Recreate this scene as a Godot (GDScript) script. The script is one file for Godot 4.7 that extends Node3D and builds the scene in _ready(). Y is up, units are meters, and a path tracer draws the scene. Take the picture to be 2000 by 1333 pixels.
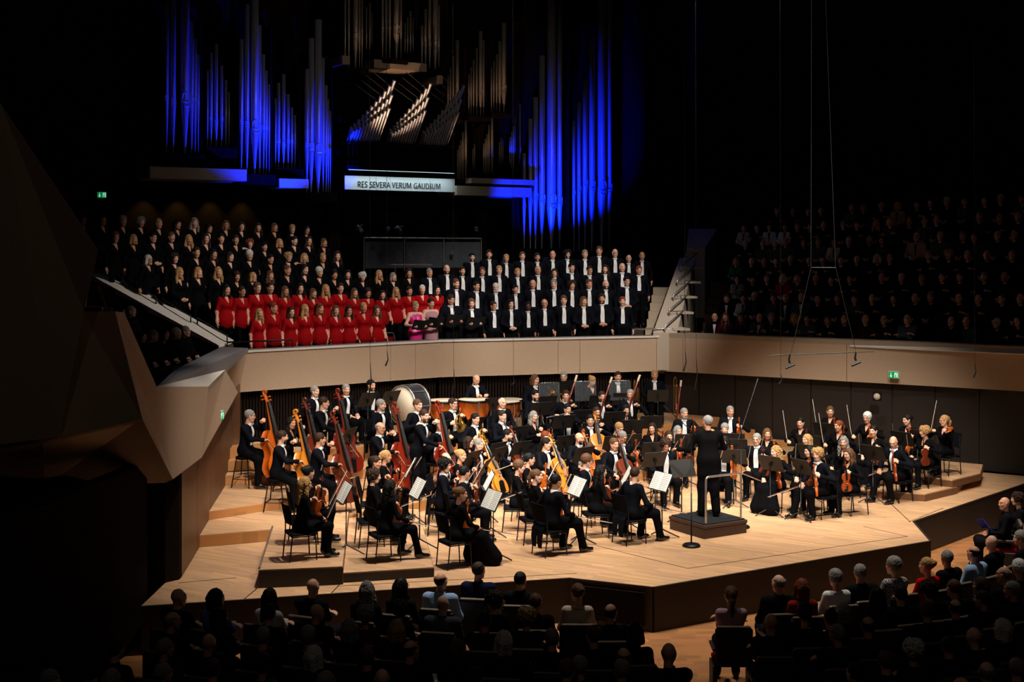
extends Node3D
# A concert hall: orchestra and choir on the lit stage, the organ behind in blue light, the audience in the dark.
# Plan coordinates are (x to the right, depth away from the photographer); y is up; the stage floor is y = 0.

const AXIS := 0.5498            # the hall's long axis is turned by this much against the line of sight
const EDGES := [[0, 1], [2, 3], [4, 5], [6, 7], [0, 2], [1, 3], [4, 6], [5, 7], [0, 4], [1, 5], [2, 6], [3, 7]]
const CORNER := [Vector3(0, 0, 0), Vector3(1, 0, 0), Vector3(0, 1, 0), Vector3(1, 1, 0), Vector3(0, 0, 1), Vector3(1, 0, 1), Vector3(0, 1, 1), Vector3(1, 1, 1)]
const PODIUM := Vector2(3.48, 22.74)

var M := {}
var taken := {}
var small := {}
var poses := {}
var skins := {}
var body_meshes := {}
var heads := []
var hands := []
var hairs := {}
var noise := FastNoiseLite.new()
var rng := RandomNumberGenerator.new()
var lock := Mutex.new()
var grain := -99.0

func _ready() -> void:
	rng.seed = 11
	noise.seed = 5
	noise.frequency = 1.0
	set_camera()
	set_lights()
	make_materials()
	build_shell()
	build_stage()
	build_balconies()
	build_organ()
	make_figures()
	make_small()
	make_winds()
	small.fiddle = fiddle_meshes(false)
	small.bassy = fiddle_meshes(true)
	place_orchestra()
	place_choir()
	place_audience()
	place_details()

func set_camera() -> void:
	var cam := Camera3D.new()
	cam.name = "camera"
	cam.projection = Camera3D.PROJECTION_FRUSTUM
	cam.near = 0.1
	cam.far = 200.0
	cam.size = 1333.0 / 2500.0 * 0.1
	cam.frustum_offset = Vector2(0.0, -178.5 / 2500.0 * 0.1)
	cam.position = Vector3(0, 5, 0)
	add_child(cam)
	cam.current = true
	var env := Environment.new()
	env.background_mode = Environment.BG_COLOR
	env.background_color = Color(0, 0, 0)
	env.tonemap_mode = Environment.TONE_MAPPER_LINEAR
	env.tonemap_exposure = 1.22
	env.sdfgi_enabled = true
	env.ssao_enabled = true
	env.ssil_enabled = true
	var we := WorldEnvironment.new()
	we.name = "environment"
	we.environment = env
	add_child(we)

# stage lamps hang from bars under the ceiling; each is a can with a glowing lens and its light just in front of it
# [place, aim, energy, half angle, colour, lens radius]
const STAGE_LAMPS := [
	[[-1.2, 12.2, 19.6], [-1.9, 0.2, 21.0], 86.0, 24.0],
	[[1.2, 12.2, 19.4], [1.0, 0.0, 21.4], 78.0, 30.0],
	[[4.8, 12.2, 20.4], [4.8, 0.0, 22.2], 78.0, 30.0],
	[[7.6, 12.2, 22.0], [7.4, 0.3, 24.8], 62.0, 25.0],
	[[-2.6, 12.4, 24.0], [-2.6, 0.7, 25.4], 75.0, 25.0],
	[[1.2, 12.4, 25.0], [1.0, 0.7, 26.6], 78.0, 25.0],
	[[4.8, 12.4, 24.4], [4.6, 0.4, 26.2], 70.0, 25.0],
	[[-0.6, 12.8, 11.5], [-2.2, 1.2, 24.8], 235.0, 14.0],
	[[2.6, 12.8, 11.5], [1.8, 1.2, 25.8], 235.0, 14.5],
	[[5.4, 12.8, 12.5], [6.4, 0.9, 26.0], 225.0, 14.0],
	[[4.6, 12.4, 21.4], [7.4, 0.9, 28.6], 48.0, 15.0],
]
const CHOIR_LAMPS := [
	[[4.6, 13.2, 22.5], [-4.2, 3.4, 30.6], 118.0, 19.0],
	[[6.6, 13.3, 22.4], [1.4, 3.4, 34.0], 165.0, 16.0],
]
const BLUE_LAMPS := [
	[[-3.2, 5.6, 35.4], [-6.3, 9.0, 36.3], 75.0, 24.0],
	[[-4.2, 5.6, 34.6], [-8.2, 9.2, 35.4], 70.0, 26.0],
	[[-0.2, 4.7, 36.8], [1.0, 7.6, 40.4], 95.0, 26.0],
	[[1.0, 4.7, 37.6], [2.2, 7.8, 41.4], 95.0, 22.0],
]
const WARM_LAMPS := [
	[[-1.0, 5.6, 36.0], [-0.9, 9.4, 39.2], 9.0, 17.0],
	[[-3.4, 5.6, 35.2], [-2.9, 12.4, 37.8], 16.0, 17.0],
]

func lamp(called: String, label: String, group: String, place: Array, aim: Array, energy: float, angle: float, c: Color, r: float, soft: float, glow: float) -> void:
	var p := at(place[0], place[1], place[2])
	var d := (at(aim[0], aim[1], aim[2]) - p).normalized()
	var n := thing(called, label, "spotlight", Vector3.ZERO, 0.0, group)
	n.transform = Transform3D(along(d, Vector3.UP if absf(d.y) < 0.9 else Vector3.FORWARD), p)
	put("housing", lathe_mesh([Vector2(0, -r * 3.2), Vector2(r * 0.9, -r * 3.0), Vector2(r * 1.15, -r * 2.2), Vector2(r * 1.15, 0.02), Vector2(r * 1.02, 0.02), Vector2(r * 1.02, -r * 0.2)], 14), paint(Color(0.03, 0.03, 0.03), 0.6), n)
	var e := paint(c, 0.5, 0.0, {"emission_enabled": true, "emission": c, "emission_energy_multiplier": glow})
	put("lens", lathe_mesh([Vector2(r, -0.02), Vector2(r * 0.6, -0.005), Vector2(0, 0.0)], 14), e, n)
	put("yoke", tube_mesh([Vector3(-r * 1.3, -r, 0), Vector3(-r * 1.3, -r, r * 2.0), Vector3(r * 1.3, -r, r * 2.0), Vector3(r * 1.3, -r, 0)], [0.012], 6), paint(Color(0.03, 0.03, 0.03), 0.6), n)
	var s := SpotLight3D.new()
	s.name = "light"
	s.light_color = c
	s.light_energy = energy
	s.light_size = soft
	s.spot_angle = angle
	s.spot_angle_attenuation = 0.7
	s.spot_range = 60.0
	s.spot_attenuation = 2.0
	s.shadow_enabled = true
	n.add_child(s)
	s.position = Vector3(0, 0.05, 0)
	s.rotation.x = PI / 2

func set_lights() -> void:
	for l in STAGE_LAMPS: lamp("stage_spotlight", "black stage spotlight hanging over the orchestra", "spotlights over the stage", l[0], l[1], l[2], l[3], Color(1.0, 0.96, 0.905), 0.22, 0.35, 3.0)
	for l in CHOIR_LAMPS: lamp("choir_spotlight", "black ceiling spotlight aimed at the choir", "spotlights for the choir", l[0], l[1], l[2], l[3], Color(1.0, 0.96, 0.92), 0.18, 0.15, 3.0)
	lamp("organ_spotlight", "black ceiling spotlight aimed at the organ", "spotlights for the organ", [3.0, 13.6, 27.0], [-3.4, 8.6, 38.0], 6.0, 30.0, Color(1.0, 0.97, 0.93), 0.15, 0.1, 2.0)
	for l in BLUE_LAMPS: lamp("blue_floodlight", "small black floodlight with a blue lens below the organ", "blue floodlights of the organ", l[0], l[1], l[2], l[3], Color(0.02, 0.12, 1.0), 0.07, 0.05, 1.5)
	for l in WARM_LAMPS: lamp("warm_organ_lamp", "small warm lamp inside the organ case", "warm lamps in the organ", l[0], l[1], l[2], l[3], Color(1.0, 0.80, 0.64), 0.04, 0.05, 1.5)
	for x in [-3.0, 4.0]: lamp("added_fill_light", "added dim fill light under the ceiling over the stalls", "added fill lights", [x, 14.2, 4.0], [x * 0.6, 0.0, 12.0], 1.3, 62.0, Color(1.0, 0.93, 0.85), 0.2, 0.2, 0.4)  # two weak fill lamps, added to lift the dark hall and audience
	# four small downlights under the left organ ledge
	var ou := Vector2(cos(AXIS), sin(AXIS))
	for i in 4:
		var q := Vector2(-3.57, 38.0) + ou * (-6.9 + 0.95 * i) + Vector2(-ou.y, ou.x) * 1.25
		lamp("ledge_downlight", "tiny warm downlight under the left organ ledge", "downlights under the organ ledge", [q.x, 6.78, q.y], [q.x - 0.1, 5.0, q.y + 0.15], 0.5, 40.0, Color(1.0, 0.85, 0.5), 0.03, 0.03, 2.0)
	# the white strip over the lettered board
	var u := Vector2(cos(AXIS), sin(AXIS))
	var c := Vector2(-3.57, 38.0)
	var a := c + u * -0.1 + Vector2(u.y, -u.x) * 0.92
	var n := thing("strip_light", "thin white strip light above the lettered board", "strip light", at(a.x, 7.26, a.y), AXIS)
	put("housing", box_mesh(Vector3(3.5, 0.03, 0.06), 0.0, Vector3(0, 0.03, 0)), paint(Color(0.05, 0.05, 0.05), 0.6), n)
	put("diffuser", box_mesh(Vector3(3.4, 0.012, 0.03), 0.0, Vector3(0, 0.01, 0)), paint(Color(0.9, 1, 1), 0.5, 0.0, {"emission_enabled": true, "emission": Color(0.85, 0.97, 1.0), "emission_energy_multiplier": 0.8}), n)
	var s := AreaLight3D.new()
	s.name = "light"
	s.area_size = Vector2(3.4, 0.03)
	s.light_color = Color(0.85, 0.97, 1.0)
	s.light_energy = 2.2
	s.area_range = 20.0
	s.shadow_enabled = true
	n.add_child(s)
	s.position = Vector3(0, -0.005, 0)
	s.rotation.x = -PI / 2 - 0.35

func wood_texture(base: Color, spread: float, seed_: int, plank_px: int, run: int) -> ImageTexture:
	var n := 1024
	var img := Image.create(n, n, true, Image.FORMAT_RGB8)
	var r := RandomNumberGenerator.new()
	r.seed = seed_
	for row in n / plank_px:
		var x := -r.randi_range(0, run)
		while x < n:
			var w := r.randi_range(run / 2, run)
			var v := 1.0 + r.randf_range(-spread, spread) + (spread * 1.2 if r.randf() < 0.06 else 0.0)
			var c := Color(base.r * v, base.g * v * r.randf_range(0.98, 1.01), base.b * v * r.randf_range(0.95, 1.02))
			img.fill_rect(Rect2i(maxi(x, 0), row * plank_px, mini(w, n - maxi(x, 0)), plank_px), c)
			img.fill_rect(Rect2i(maxi(x, 0), row * plank_px, mini(w, n - maxi(x, 0)), 1), c.darkened(0.12))
			for k in 5:
				var yy := row * plank_px + r.randi_range(1, plank_px - 1)
				img.fill_rect(Rect2i(maxi(x, 0), yy, mini(w, n - maxi(x, 0)), 1), c.darkened(r.randf_range(0.0, 0.06)))
			x += w
	img.generate_mipmaps()
	return ImageTexture.create_from_image(img)

func speckle(base: Color, spread: float, seed_: int) -> ImageTexture:
	var n := 512
	var img := Image.create(n, n, true, Image.FORMAT_RGB8)
	var r := RandomNumberGenerator.new()
	r.seed = seed_
	for y in n:
		for x in n:
			var v := 1.0 + r.randf_range(-spread, spread)
			img.set_pixel(x, y, Color(base.r * v, base.g * v, base.b * v))
	img.generate_mipmaps()
	return ImageTexture.create_from_image(img)

func score_texture() -> ImageTexture:
	var img := Image.create(460, 310, true, Image.FORMAT_RGB8)
	img.fill(Color(0.93, 0.93, 0.90))
	var r := RandomNumberGenerator.new()
	r.seed = 3
	for page in 2:
		for system in 9:
			var y := 18 + system * 32
			for l in 5: img.fill_rect(Rect2i(page * 230 + 16, y + l * 3, 198, 1), Color(0.55, 0.55, 0.55))
			for k in 44:
				var x := page * 230 + 20 + k * 4 + r.randi_range(0, 2)
				var dy := r.randi_range(-2, 13)
				img.fill_rect(Rect2i(x, y + dy, 3, 2), Color(0.15, 0.15, 0.15))
				img.fill_rect(Rect2i(x + 2, y + dy - 7, 1, 7), Color(0.25, 0.25, 0.25))
	img.fill_rect(Rect2i(229, 0, 2, 310), Color(0.7, 0.7, 0.68))
	img.generate_mipmaps()
	return ImageTexture.create_from_image(img)

func make_materials() -> void:
	M.parquet = paint(Color.WHITE, 0.42, 0.0, {"albedo_texture": wood_texture(Color(0.765, 0.605, 0.46), 0.07, 4, 32, 420), "uv1_scale": Vector3(0.45, 0.45, 0.45)})
	M.step_wood = paint(Color.WHITE, 0.5, 0.0, {"albedo_texture": wood_texture(Color(0.72, 0.50, 0.30), 0.05, 9, 128, 1000), "uv1_scale": Vector3(0.5, 0.5, 0.5)})
	M.hall_floor = paint(Color.WHITE, 0.42, 0.0, {"albedo_texture": wood_texture(Color(0.62, 0.42, 0.26), 0.09, 6, 64, 300), "uv1_scale": Vector3(0.5, 0.5, 0.5)})
	M.dark_wood = paint(Color.WHITE, 0.55, 0.0, {"albedo_texture": wood_texture(Color(0.13, 0.095, 0.075), 0.08, 12, 256, 1000), "uv1_scale": Vector3(0.4, 0.4, 0.4)})
	M.panel_wood = paint(Color.WHITE, 0.5, 0.0, {"albedo_texture": wood_texture(Color(0.40, 0.26, 0.16), 0.06, 13, 128, 1000), "uv1_scale": Vector3(0.5, 0.5, 0.5)})
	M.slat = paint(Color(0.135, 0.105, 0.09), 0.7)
	var beige := speckle(Color(0.70, 0.60, 0.50), 0.07, 2)
	M.beige = paint(Color.WHITE, 0.85, 0.0, {"albedo_texture": beige, "uv1_triplanar": true, "uv1_world_triplanar": true, "uv1_scale": Vector3(0.35, 0.35, 0.35)})
	M.pale = paint(Color(0.82, 0.79, 0.75), 0.8)
	M.ledge = paint(Color(0.42, 0.42, 0.42), 0.5)
	M.stone = paint(Color(0.60, 0.53, 0.45), 0.75)
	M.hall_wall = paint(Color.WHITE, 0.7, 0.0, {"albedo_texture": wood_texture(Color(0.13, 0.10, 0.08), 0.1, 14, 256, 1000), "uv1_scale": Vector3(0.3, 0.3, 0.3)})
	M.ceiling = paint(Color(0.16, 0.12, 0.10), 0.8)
	M.black_wool = paint(Color(0.05, 0.05, 0.06), 0.85)
	M.tailcoat = paint(Color(0.06, 0.066, 0.09), 0.8)
	M.satin = paint(Color(0.04, 0.042, 0.055), 0.5)
	M.black_dress = paint(Color(0.05, 0.048, 0.054), 0.85)
	M.red_blouse = paint(Color(0.60, 0.055, 0.075), 0.7)
	M.pink_satin = paint(Color(0.86, 0.18, 0.52), 0.35)
	M.mauve_tulle = paint(Color(0.68, 0.50, 0.54), 0.7)
	M.shirt = paint(Color(0.90, 0.90, 0.90), 0.7)
	M.shoe = paint(Color(0.05, 0.05, 0.055), 0.22)
	M.black_cloth = paint(Color(0.07, 0.07, 0.08), 0.85)
	M.black_metal = paint(Color(0.06, 0.06, 0.065), 0.4, 0.3)
	M.stand_desk = paint(Color(0.10, 0.09, 0.085), 0.6, 0.0)
	M.pages = paint(Color.WHITE, 0.8, 0.0, {"albedo_texture": score_texture()})
	M.ebony = paint(Color(0.06, 0.055, 0.055), 0.3)
	M.maple = paint(Color(0.80, 0.62, 0.40), 0.5)
	M.wire = paint(Color(0.12, 0.12, 0.12), 0.5, 0.3)
	M.steel = paint(Color(0.75, 0.75, 0.75), 0.3, 0.8)
	M.chrome = paint(Color(0.80, 0.78, 0.75), 0.25, 0.85)
	M.bow_wood = paint(Color(0.42, 0.22, 0.12), 0.4)
	M.bow_hair = paint(Color(0.90, 0.86, 0.78), 0.6)
	M.brass = paint(Color(0.90, 0.68, 0.32), 0.25, 0.85)
	M.silver = paint(Color(0.82, 0.82, 0.82), 0.25, 0.85)
	M.copper = paint(Color(0.90, 0.50, 0.22), 0.25, 0.8)
	M.ivory = paint(Color(0.88, 0.82, 0.70), 0.4)
	M.drum_skin = paint(Color(0.80, 0.74, 0.66), 0.6)
	M.red_varnish = paint(Color(0.42, 0.07, 0.04), 0.25, 0.0, {"clearcoat_enabled": true, "clearcoat": 0.6})
	for v in [["varnish_orange", Color(0.78, 0.36, 0.08)], ["varnish_amber", Color(0.80, 0.48, 0.14)], ["varnish_red", Color(0.48, 0.115, 0.05)], ["varnish_brown", Color(0.40, 0.15, 0.07)], ["varnish_violin", Color(0.62, 0.25, 0.08)]]:
		M[v[0]] = paint(v[1], 0.32, 0.0, {"clearcoat_enabled": true, "clearcoat": 0.6, "clearcoat_roughness": 0.15})
	for v in [["skin1", Color(0.87, 0.66, 0.55)], ["skin2", Color(0.83, 0.60, 0.48)], ["skin3", Color(0.90, 0.70, 0.60)], ["skin4", Color(0.34, 0.21, 0.16)]]:
		M[v[0]] = paint(v[1], 0.55, 0.0, {"vertex_color_use_as_albedo": true})
	for v in [["k", Color(0.075, 0.065, 0.06)], ["b", Color(0.19, 0.125, 0.09)], ["m", Color(0.36, 0.25, 0.17)], ["l", Color(0.68, 0.52, 0.33)], ["g", Color(0.52, 0.50, 0.48)], ["w", Color(0.78, 0.77, 0.75)], ["r", Color(0.46, 0.22, 0.12)]]:
		M["hair_" + v[0]] = paint(v[1], 0.6)
	M.pipe = paint(Color(0.70, 0.70, 0.72), 0.36, 0.45)
	M.pipe_warm = paint(Color(0.66, 0.60, 0.54), 0.36, 0.45)
	M.case_wood = paint(Color(0.09, 0.07, 0.06), 0.7)
	M.board = paint(Color(0.86, 0.86, 0.86), 0.7)
	M.letters = paint(Color(0.04, 0.06, 0.08), 0.6)
	M.seat_red = paint(Color(0.45, 0.04, 0.06), 0.85)
	M.seat_dark = paint(Color(0.09, 0.07, 0.065), 0.55)
	M.seat_rail = paint(Color(0.46, 0.40, 0.33), 0.4, 0.2)
	M.carpet = paint(Color(0.15, 0.155, 0.165), 0.95)
	M.glass = paint(Color(0.9, 0.95, 1.0, 0.035), 0.0, 0.0, {"transparency": BaseMaterial3D.TRANSPARENCY_ALPHA})
	M.folder = paint(Color(0.05, 0.05, 0.055), 0.4)
	for v in [["dark", Color(0.075, 0.075, 0.085)], ["dark suit", Color(0.09, 0.09, 0.105)], ["black", Color(0.06, 0.06, 0.065)], ["navy", Color(0.08, 0.10, 0.18)], ["dark blue", Color(0.08, 0.10, 0.18)], ["grey", Color(0.30, 0.31, 0.34)], ["dark brown", Color(0.14, 0.10, 0.08)], ["green", Color(0.05, 0.48, 0.28)], ["red", Color(0.72, 0.05, 0.06)], ["dark red", Color(0.38, 0.05, 0.06)], ["cream", Color(0.80, 0.74, 0.66)], ["white", Color(0.86, 0.86, 0.86)], ["beige", Color(0.70, 0.58, 0.47)], ["maroon", Color(0.32, 0.06, 0.08)], ["pink", Color(0.74, 0.60, 0.64)], ["rust red", Color(0.55, 0.16, 0.10)], ["pale blue", Color(0.55, 0.66, 0.80)], ["pale blue shirt", Color(0.36, 0.52, 0.78)]]:
		M["cloth_" + v[0]] = paint(v[1], 0.85)
	var pat := Image.create(128, 128, true, Image.FORMAT_RGB8)
	for y in 128:
		for x in 128: pat.set_pixel(x, y, Color(0.85, 0.85, 0.85) if noise.get_noise_2d(x * 0.13, y * 0.13) > 0.02 else Color(0.06, 0.06, 0.06))
	pat.generate_mipmaps()
	M["cloth_black and white"] = paint(Color.WHITE, 0.85, 0.0, {"albedo_texture": ImageTexture.create_from_image(pat), "uv1_triplanar": true, "uv1_scale": Vector3(2.5, 2.5, 2.5)})
	M.dark_wood_flat = paint(Color(0.23, 0.15, 0.11), 0.55)
	M.panel_wood_flat = paint(Color(0.34, 0.22, 0.14), 0.55)
	M.pale_step = paint(Color(0.72, 0.65, 0.56), 0.7)
	M.pale_stone = paint(Color(0.74, 0.68, 0.61), 0.75)
	M.beige_dark = paint(Color.WHITE, 0.85, 0.0, {"albedo_texture": beige, "uv1_triplanar": true, "uv1_world_triplanar": true, "uv1_scale": Vector3(0.35, 0.35, 0.35)})
	M.drum_shell = paint(Color(0.16, 0.16, 0.18), 0.3)
	M.seat_rail_dark = paint(Color(0.16, 0.12, 0.10), 0.5)
	M.exit_green = paint(Color(0.05, 0.55, 0.30), 0.5, 0.0, {"emission_enabled": true, "emission": Color(0.03, 0.50, 0.27), "emission_energy_multiplier": 0.5})
	M.exit_white = paint(Color(0.8, 0.95, 0.88), 0.5, 0.0, {"emission_enabled": true, "emission": Color(0.7, 0.95, 0.85), "emission_energy_multiplier": 0.6})
	M.blue_print = paint(Color(0.08, 0.14, 0.62), 0.5)
	# wool and velvet hardly shine
	for k in M:
		if k.begins_with("cloth_") or k in ["black_wool", "tailcoat", "black_dress", "red_blouse", "black_cloth", "shirt", "mauve_tulle", "seat_red", "carpet", "satin"]: M[k].metallic_specular = 0.12
		if k in ["case_wood", "hall_wall", "slat", "ceiling"]: M[k].metallic_specular = 0.05
		if k.begins_with("hair_"): M[k].metallic_specular = 0.3
# ---------------------------------------------------------------- helpers
func at(x: float, y: float, depth: float) -> Vector3:
	return Vector3(x, y, -depth)

func numbered(called: String) -> String:
	var n: int = taken.get(called, 0)
	taken[called] = n + 1
	return called if n == 0 else "%s_%03d" % [called, n]

func tag(o: Node, label: String, category: String, group := "", kind := "") -> void:
	o.set_meta("label", label)
	o.set_meta("category", category)
	if group != "": o.set_meta("group", group)
	if kind != "": o.set_meta("kind", kind)

func thing(called: String, label: String, category: String, where := Vector3.ZERO, turn := 0.0, group := "") -> Node3D:
	var o := Node3D.new()
	o.name = numbered(called)
	add_child(o)
	o.position = where
	o.rotation.y = turn
	tag(o, label, category, group)
	return o

func put(called: String, mesh: Mesh, mat: Material, parent: Node, xf := Transform3D.IDENTITY) -> MeshInstance3D:
	var o := MeshInstance3D.new()
	o.name = called if parent != self else numbered(called)
	o.mesh = mesh
	if mat: o.material_override = mat
	o.transform = xf
	parent.add_child(o, true)
	return o

func struct(called: String, mesh: Mesh, mat: Material, parent: Node = self) -> MeshInstance3D:
	var o := put(called, mesh, mat, parent)
	if parent == self: o.set_meta("kind", "structure")
	return o

func paint(c: Color, rough := 0.8, metal := 0.0, extra := {}) -> StandardMaterial3D:
	var m := StandardMaterial3D.new()
	m.albedo_color = c
	m.roughness = rough
	m.metallic = metal
	m.metallic_specular = 0.5
	for k in extra: m.set(k, extra[k])
	return m

func st_new() -> SurfaceTool:
	var st := SurfaceTool.new()
	st.begin(Mesh.PRIMITIVE_TRIANGLES)
	return st

func flat(st: SurfaceTool) -> ArrayMesh:
	st.generate_normals()
	return st.commit()

# counter-clockwise quad or triangle (seen from outside), written clockwise for Godot
func tri(st: SurfaceTool, a: Vector3, b: Vector3, c: Vector3, smooth := -1) -> void:
	var n := Vector3.ZERO
	if grain > -90.0: n = (b - a).cross(c - a).normalized()
	for p in [a, c, b]:
		if grain > -90.0:
			var w := Vector2(p.x, p.z).rotated(grain)
			st.set_uv(w if absf(n.y) > 0.5 else Vector2(p.x * n.z - p.z * n.x, p.y))
		st.set_smooth_group(smooth)
		st.add_vertex(p)

func quad(st: SurfaceTool, a: Vector3, b: Vector3, c: Vector3, d: Vector3, smooth := -1) -> void:
	tri(st, a, b, c, smooth)
	tri(st, a, c, d, smooth)

# a face whose outside is turned away from the point inside
func face_out(st: SurfaceTool, pts: Array, inside: Vector3) -> void:
	for i in range(1, pts.size() - 1):
		var a: Vector3 = pts[0]
		var b: Vector3 = pts[i]
		var c: Vector3 = pts[i + 1]
		if (b - a).cross(c - a).dot((a + b + c) / 3.0 - inside) >= 0.0: tri(st, a, b, c)
		else: tri(st, a, c, b)

func hull8(st: SurfaceTool, p: Array) -> void:
	# p: bottom four then top four, same order
	var mid := Vector3.ZERO
	for q in p: mid += q / 8.0
	face_out(st, [p[0], p[1], p[2], p[3]], mid)
	face_out(st, [p[4], p[5], p[6], p[7]], mid)
	for i in 4:
		var j := (i + 1) % 4
		face_out(st, [p[i], p[j], p[j + 4], p[i + 4]], mid)

func box(st: SurfaceTool, c: Vector3, s: Vector3, b := Basis.IDENTITY, bevel := 0.0) -> void:
	var h := s / 2.0
	if bevel <= 0.0:
		var p := []
		for y in [-h.y, h.y]:
			p.append(c + b * Vector3(-h.x, y, -h.z)); p.append(c + b * Vector3(h.x, y, -h.z))
			p.append(c + b * Vector3(h.x, y, h.z)); p.append(c + b * Vector3(-h.x, y, h.z))
		hull8(st, p)
		return
	# rounded: every face shrunk by the bevel, joined by chamfers
	var e := minf(bevel, minf(h.x, minf(h.y, h.z)) * 0.95)
	var ring := func(y: float, ix: float) -> Array:
		var o := []
		for q in [[-1, -1], [1, -1], [1, 1], [-1, 1]]:
			var x: float = q[0] * (h.x - ix)
			var z: float = q[1] * (h.z - ix)
			var f: bool = q[0] * q[1] > 0
			var p1 := Vector3(x - q[0] * e, y, z)
			var p2 := Vector3(x, y, z - q[1] * e)
			o.append(c + b * (p2 if f else p1))
			o.append(c + b * (p1 if f else p2))
		return o
	var rings := [ring.call(-h.y, e), ring.call(-h.y + e, 0.0), ring.call(h.y - e, 0.0), ring.call(h.y, e)]
	for k in 3:
		for i in 8:
			var j := (i + 1) % 8
			face_out(st, [rings[k][i], rings[k][j], rings[k + 1][j], rings[k + 1][i]], c)
	face_out(st, rings[0], c)
	face_out(st, rings[3], c)

func box_mesh(s: Vector3, bevel := 0.0, c := Vector3.ZERO) -> ArrayMesh:
	var st := st_new()
	box(st, c, s, Basis.IDENTITY, bevel)
	return flat(st)

# a tube along a path with one radius per point
func tube(st: SurfaceTool, pts: Array, radii: Array, sides := 8, caps := true, flatten := 1.0) -> void:
	var rings := []
	var last := Vector3.ZERO
	for i in pts.size():
		var d: Vector3 = (pts[mini(i + 1, pts.size() - 1)] - pts[maxi(i - 1, 0)]).normalized()
		var u := last - d * last.dot(d) if last != Vector3.ZERO else d.cross(Vector3.UP if absf(d.y) < 0.9 else Vector3.RIGHT)
		u = u.normalized()
		last = u
		var v := d.cross(u)
		var r: float = radii[mini(i, radii.size() - 1)]
		var ring := []
		for s in sides:
			var a := TAU * s / sides
			ring.append(pts[i] + (u * cos(a) + v * sin(a) * flatten) * r)
		rings.append(ring)
	for i in rings.size() - 1:
		for s in sides:
			var t := (s + 1) % sides
			quad(st, rings[i][s], rings[i][t], rings[i + 1][t], rings[i + 1][s], 1)
	if caps:
		for s in range(1, sides - 1):
			tri(st, rings[0][0], rings[0][s + 1], rings[0][s])
			tri(st, rings[-1][0], rings[-1][s], rings[-1][s + 1])

func tube_mesh(pts: Array, radii: Array, sides := 8, caps := true, flatten := 1.0) -> ArrayMesh:
	var st := st_new()
	tube(st, pts, radii, sides, caps, flatten)
	return flat(st)

# profile: Vector2(radius, height) turned about the y axis
func lathe(st: SurfaceTool, profile: Array, sides := 16, c := Vector3.ZERO, b := Basis.IDENTITY) -> void:
	for i in profile.size() - 1:
		var p: Vector2 = profile[i]
		var q: Vector2 = profile[i + 1]
		for s in sides:
			var a0 := TAU * s / sides
			var a1 := TAU * (s + 1) / sides
			var f := func(r: Vector2, a: float) -> Vector3: return c + b * Vector3(cos(a) * r.x, r.y, -sin(a) * r.x)
			if q.x > 1e-5: tri(st, f.call(p, a0), f.call(q, a1), f.call(q, a0), 1)
			if p.x > 1e-5: tri(st, f.call(p, a0), f.call(p, a1), f.call(q, a1), 1)

func lathe_mesh(profile: Array, sides := 16) -> ArrayMesh:
	var st := st_new()
	lathe(st, profile, sides)
	return flat(st)

# a plan outline (x, depth) raised from y0 to y1
func prism(st: SurfaceTool, plan: Array, y0: float, y1: float) -> void:
	var poly := PackedVector2Array(plan)
	if Geometry2D.is_polygon_clockwise(poly): poly.reverse()
	var ids := Geometry2D.triangulate_polygon(poly)
	for i in range(0, ids.size(), 3):
		var q := [poly[ids[i]], poly[ids[i + 1]], poly[ids[i + 2]]]
		var below := at(q[0].x, y0 - 9.0, q[0].y)
		var above := at(q[0].x, y1 + 9.0, q[0].y)
		face_out(st, [at(q[0].x, y1, q[0].y), at(q[1].x, y1, q[1].y), at(q[2].x, y1, q[2].y)], below)
		face_out(st, [at(q[0].x, y0, q[0].y), at(q[1].x, y0, q[1].y), at(q[2].x, y0, q[2].y)], above)
	for i in poly.size():
		var a := poly[i]
		var b := poly[(i + 1) % poly.size()]
		# outline runs counter-clockwise in (x, depth): outside is on its right
		var n := Vector2(b.y - a.y, a.x - b.x).normalized()
		var inn := (a + b) / 2.0 - n
		face_out(st, [at(a.x, y0, a.y), at(b.x, y0, b.y), at(b.x, y1, b.y), at(a.x, y1, a.y)], at(inn.x, (y0 + y1) / 2.0, inn.y))

func prism_mesh(plan: Array, y0: float, y1: float) -> ArrayMesh:
	var st := st_new()
	prism(st, plan, y0, y1)
	return flat(st)

# an upright slab between two plan points, with thickness to its left (away from the hall)
func slab(st: SurfaceTool, a: Vector2, b: Vector2, y0: float, y1: float, thick: float) -> void:
	var n := Vector2(-(b.y - a.y), b.x - a.x).normalized() * thick
	prism(st, [a, b, b + n, a + n], y0, y1)

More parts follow.
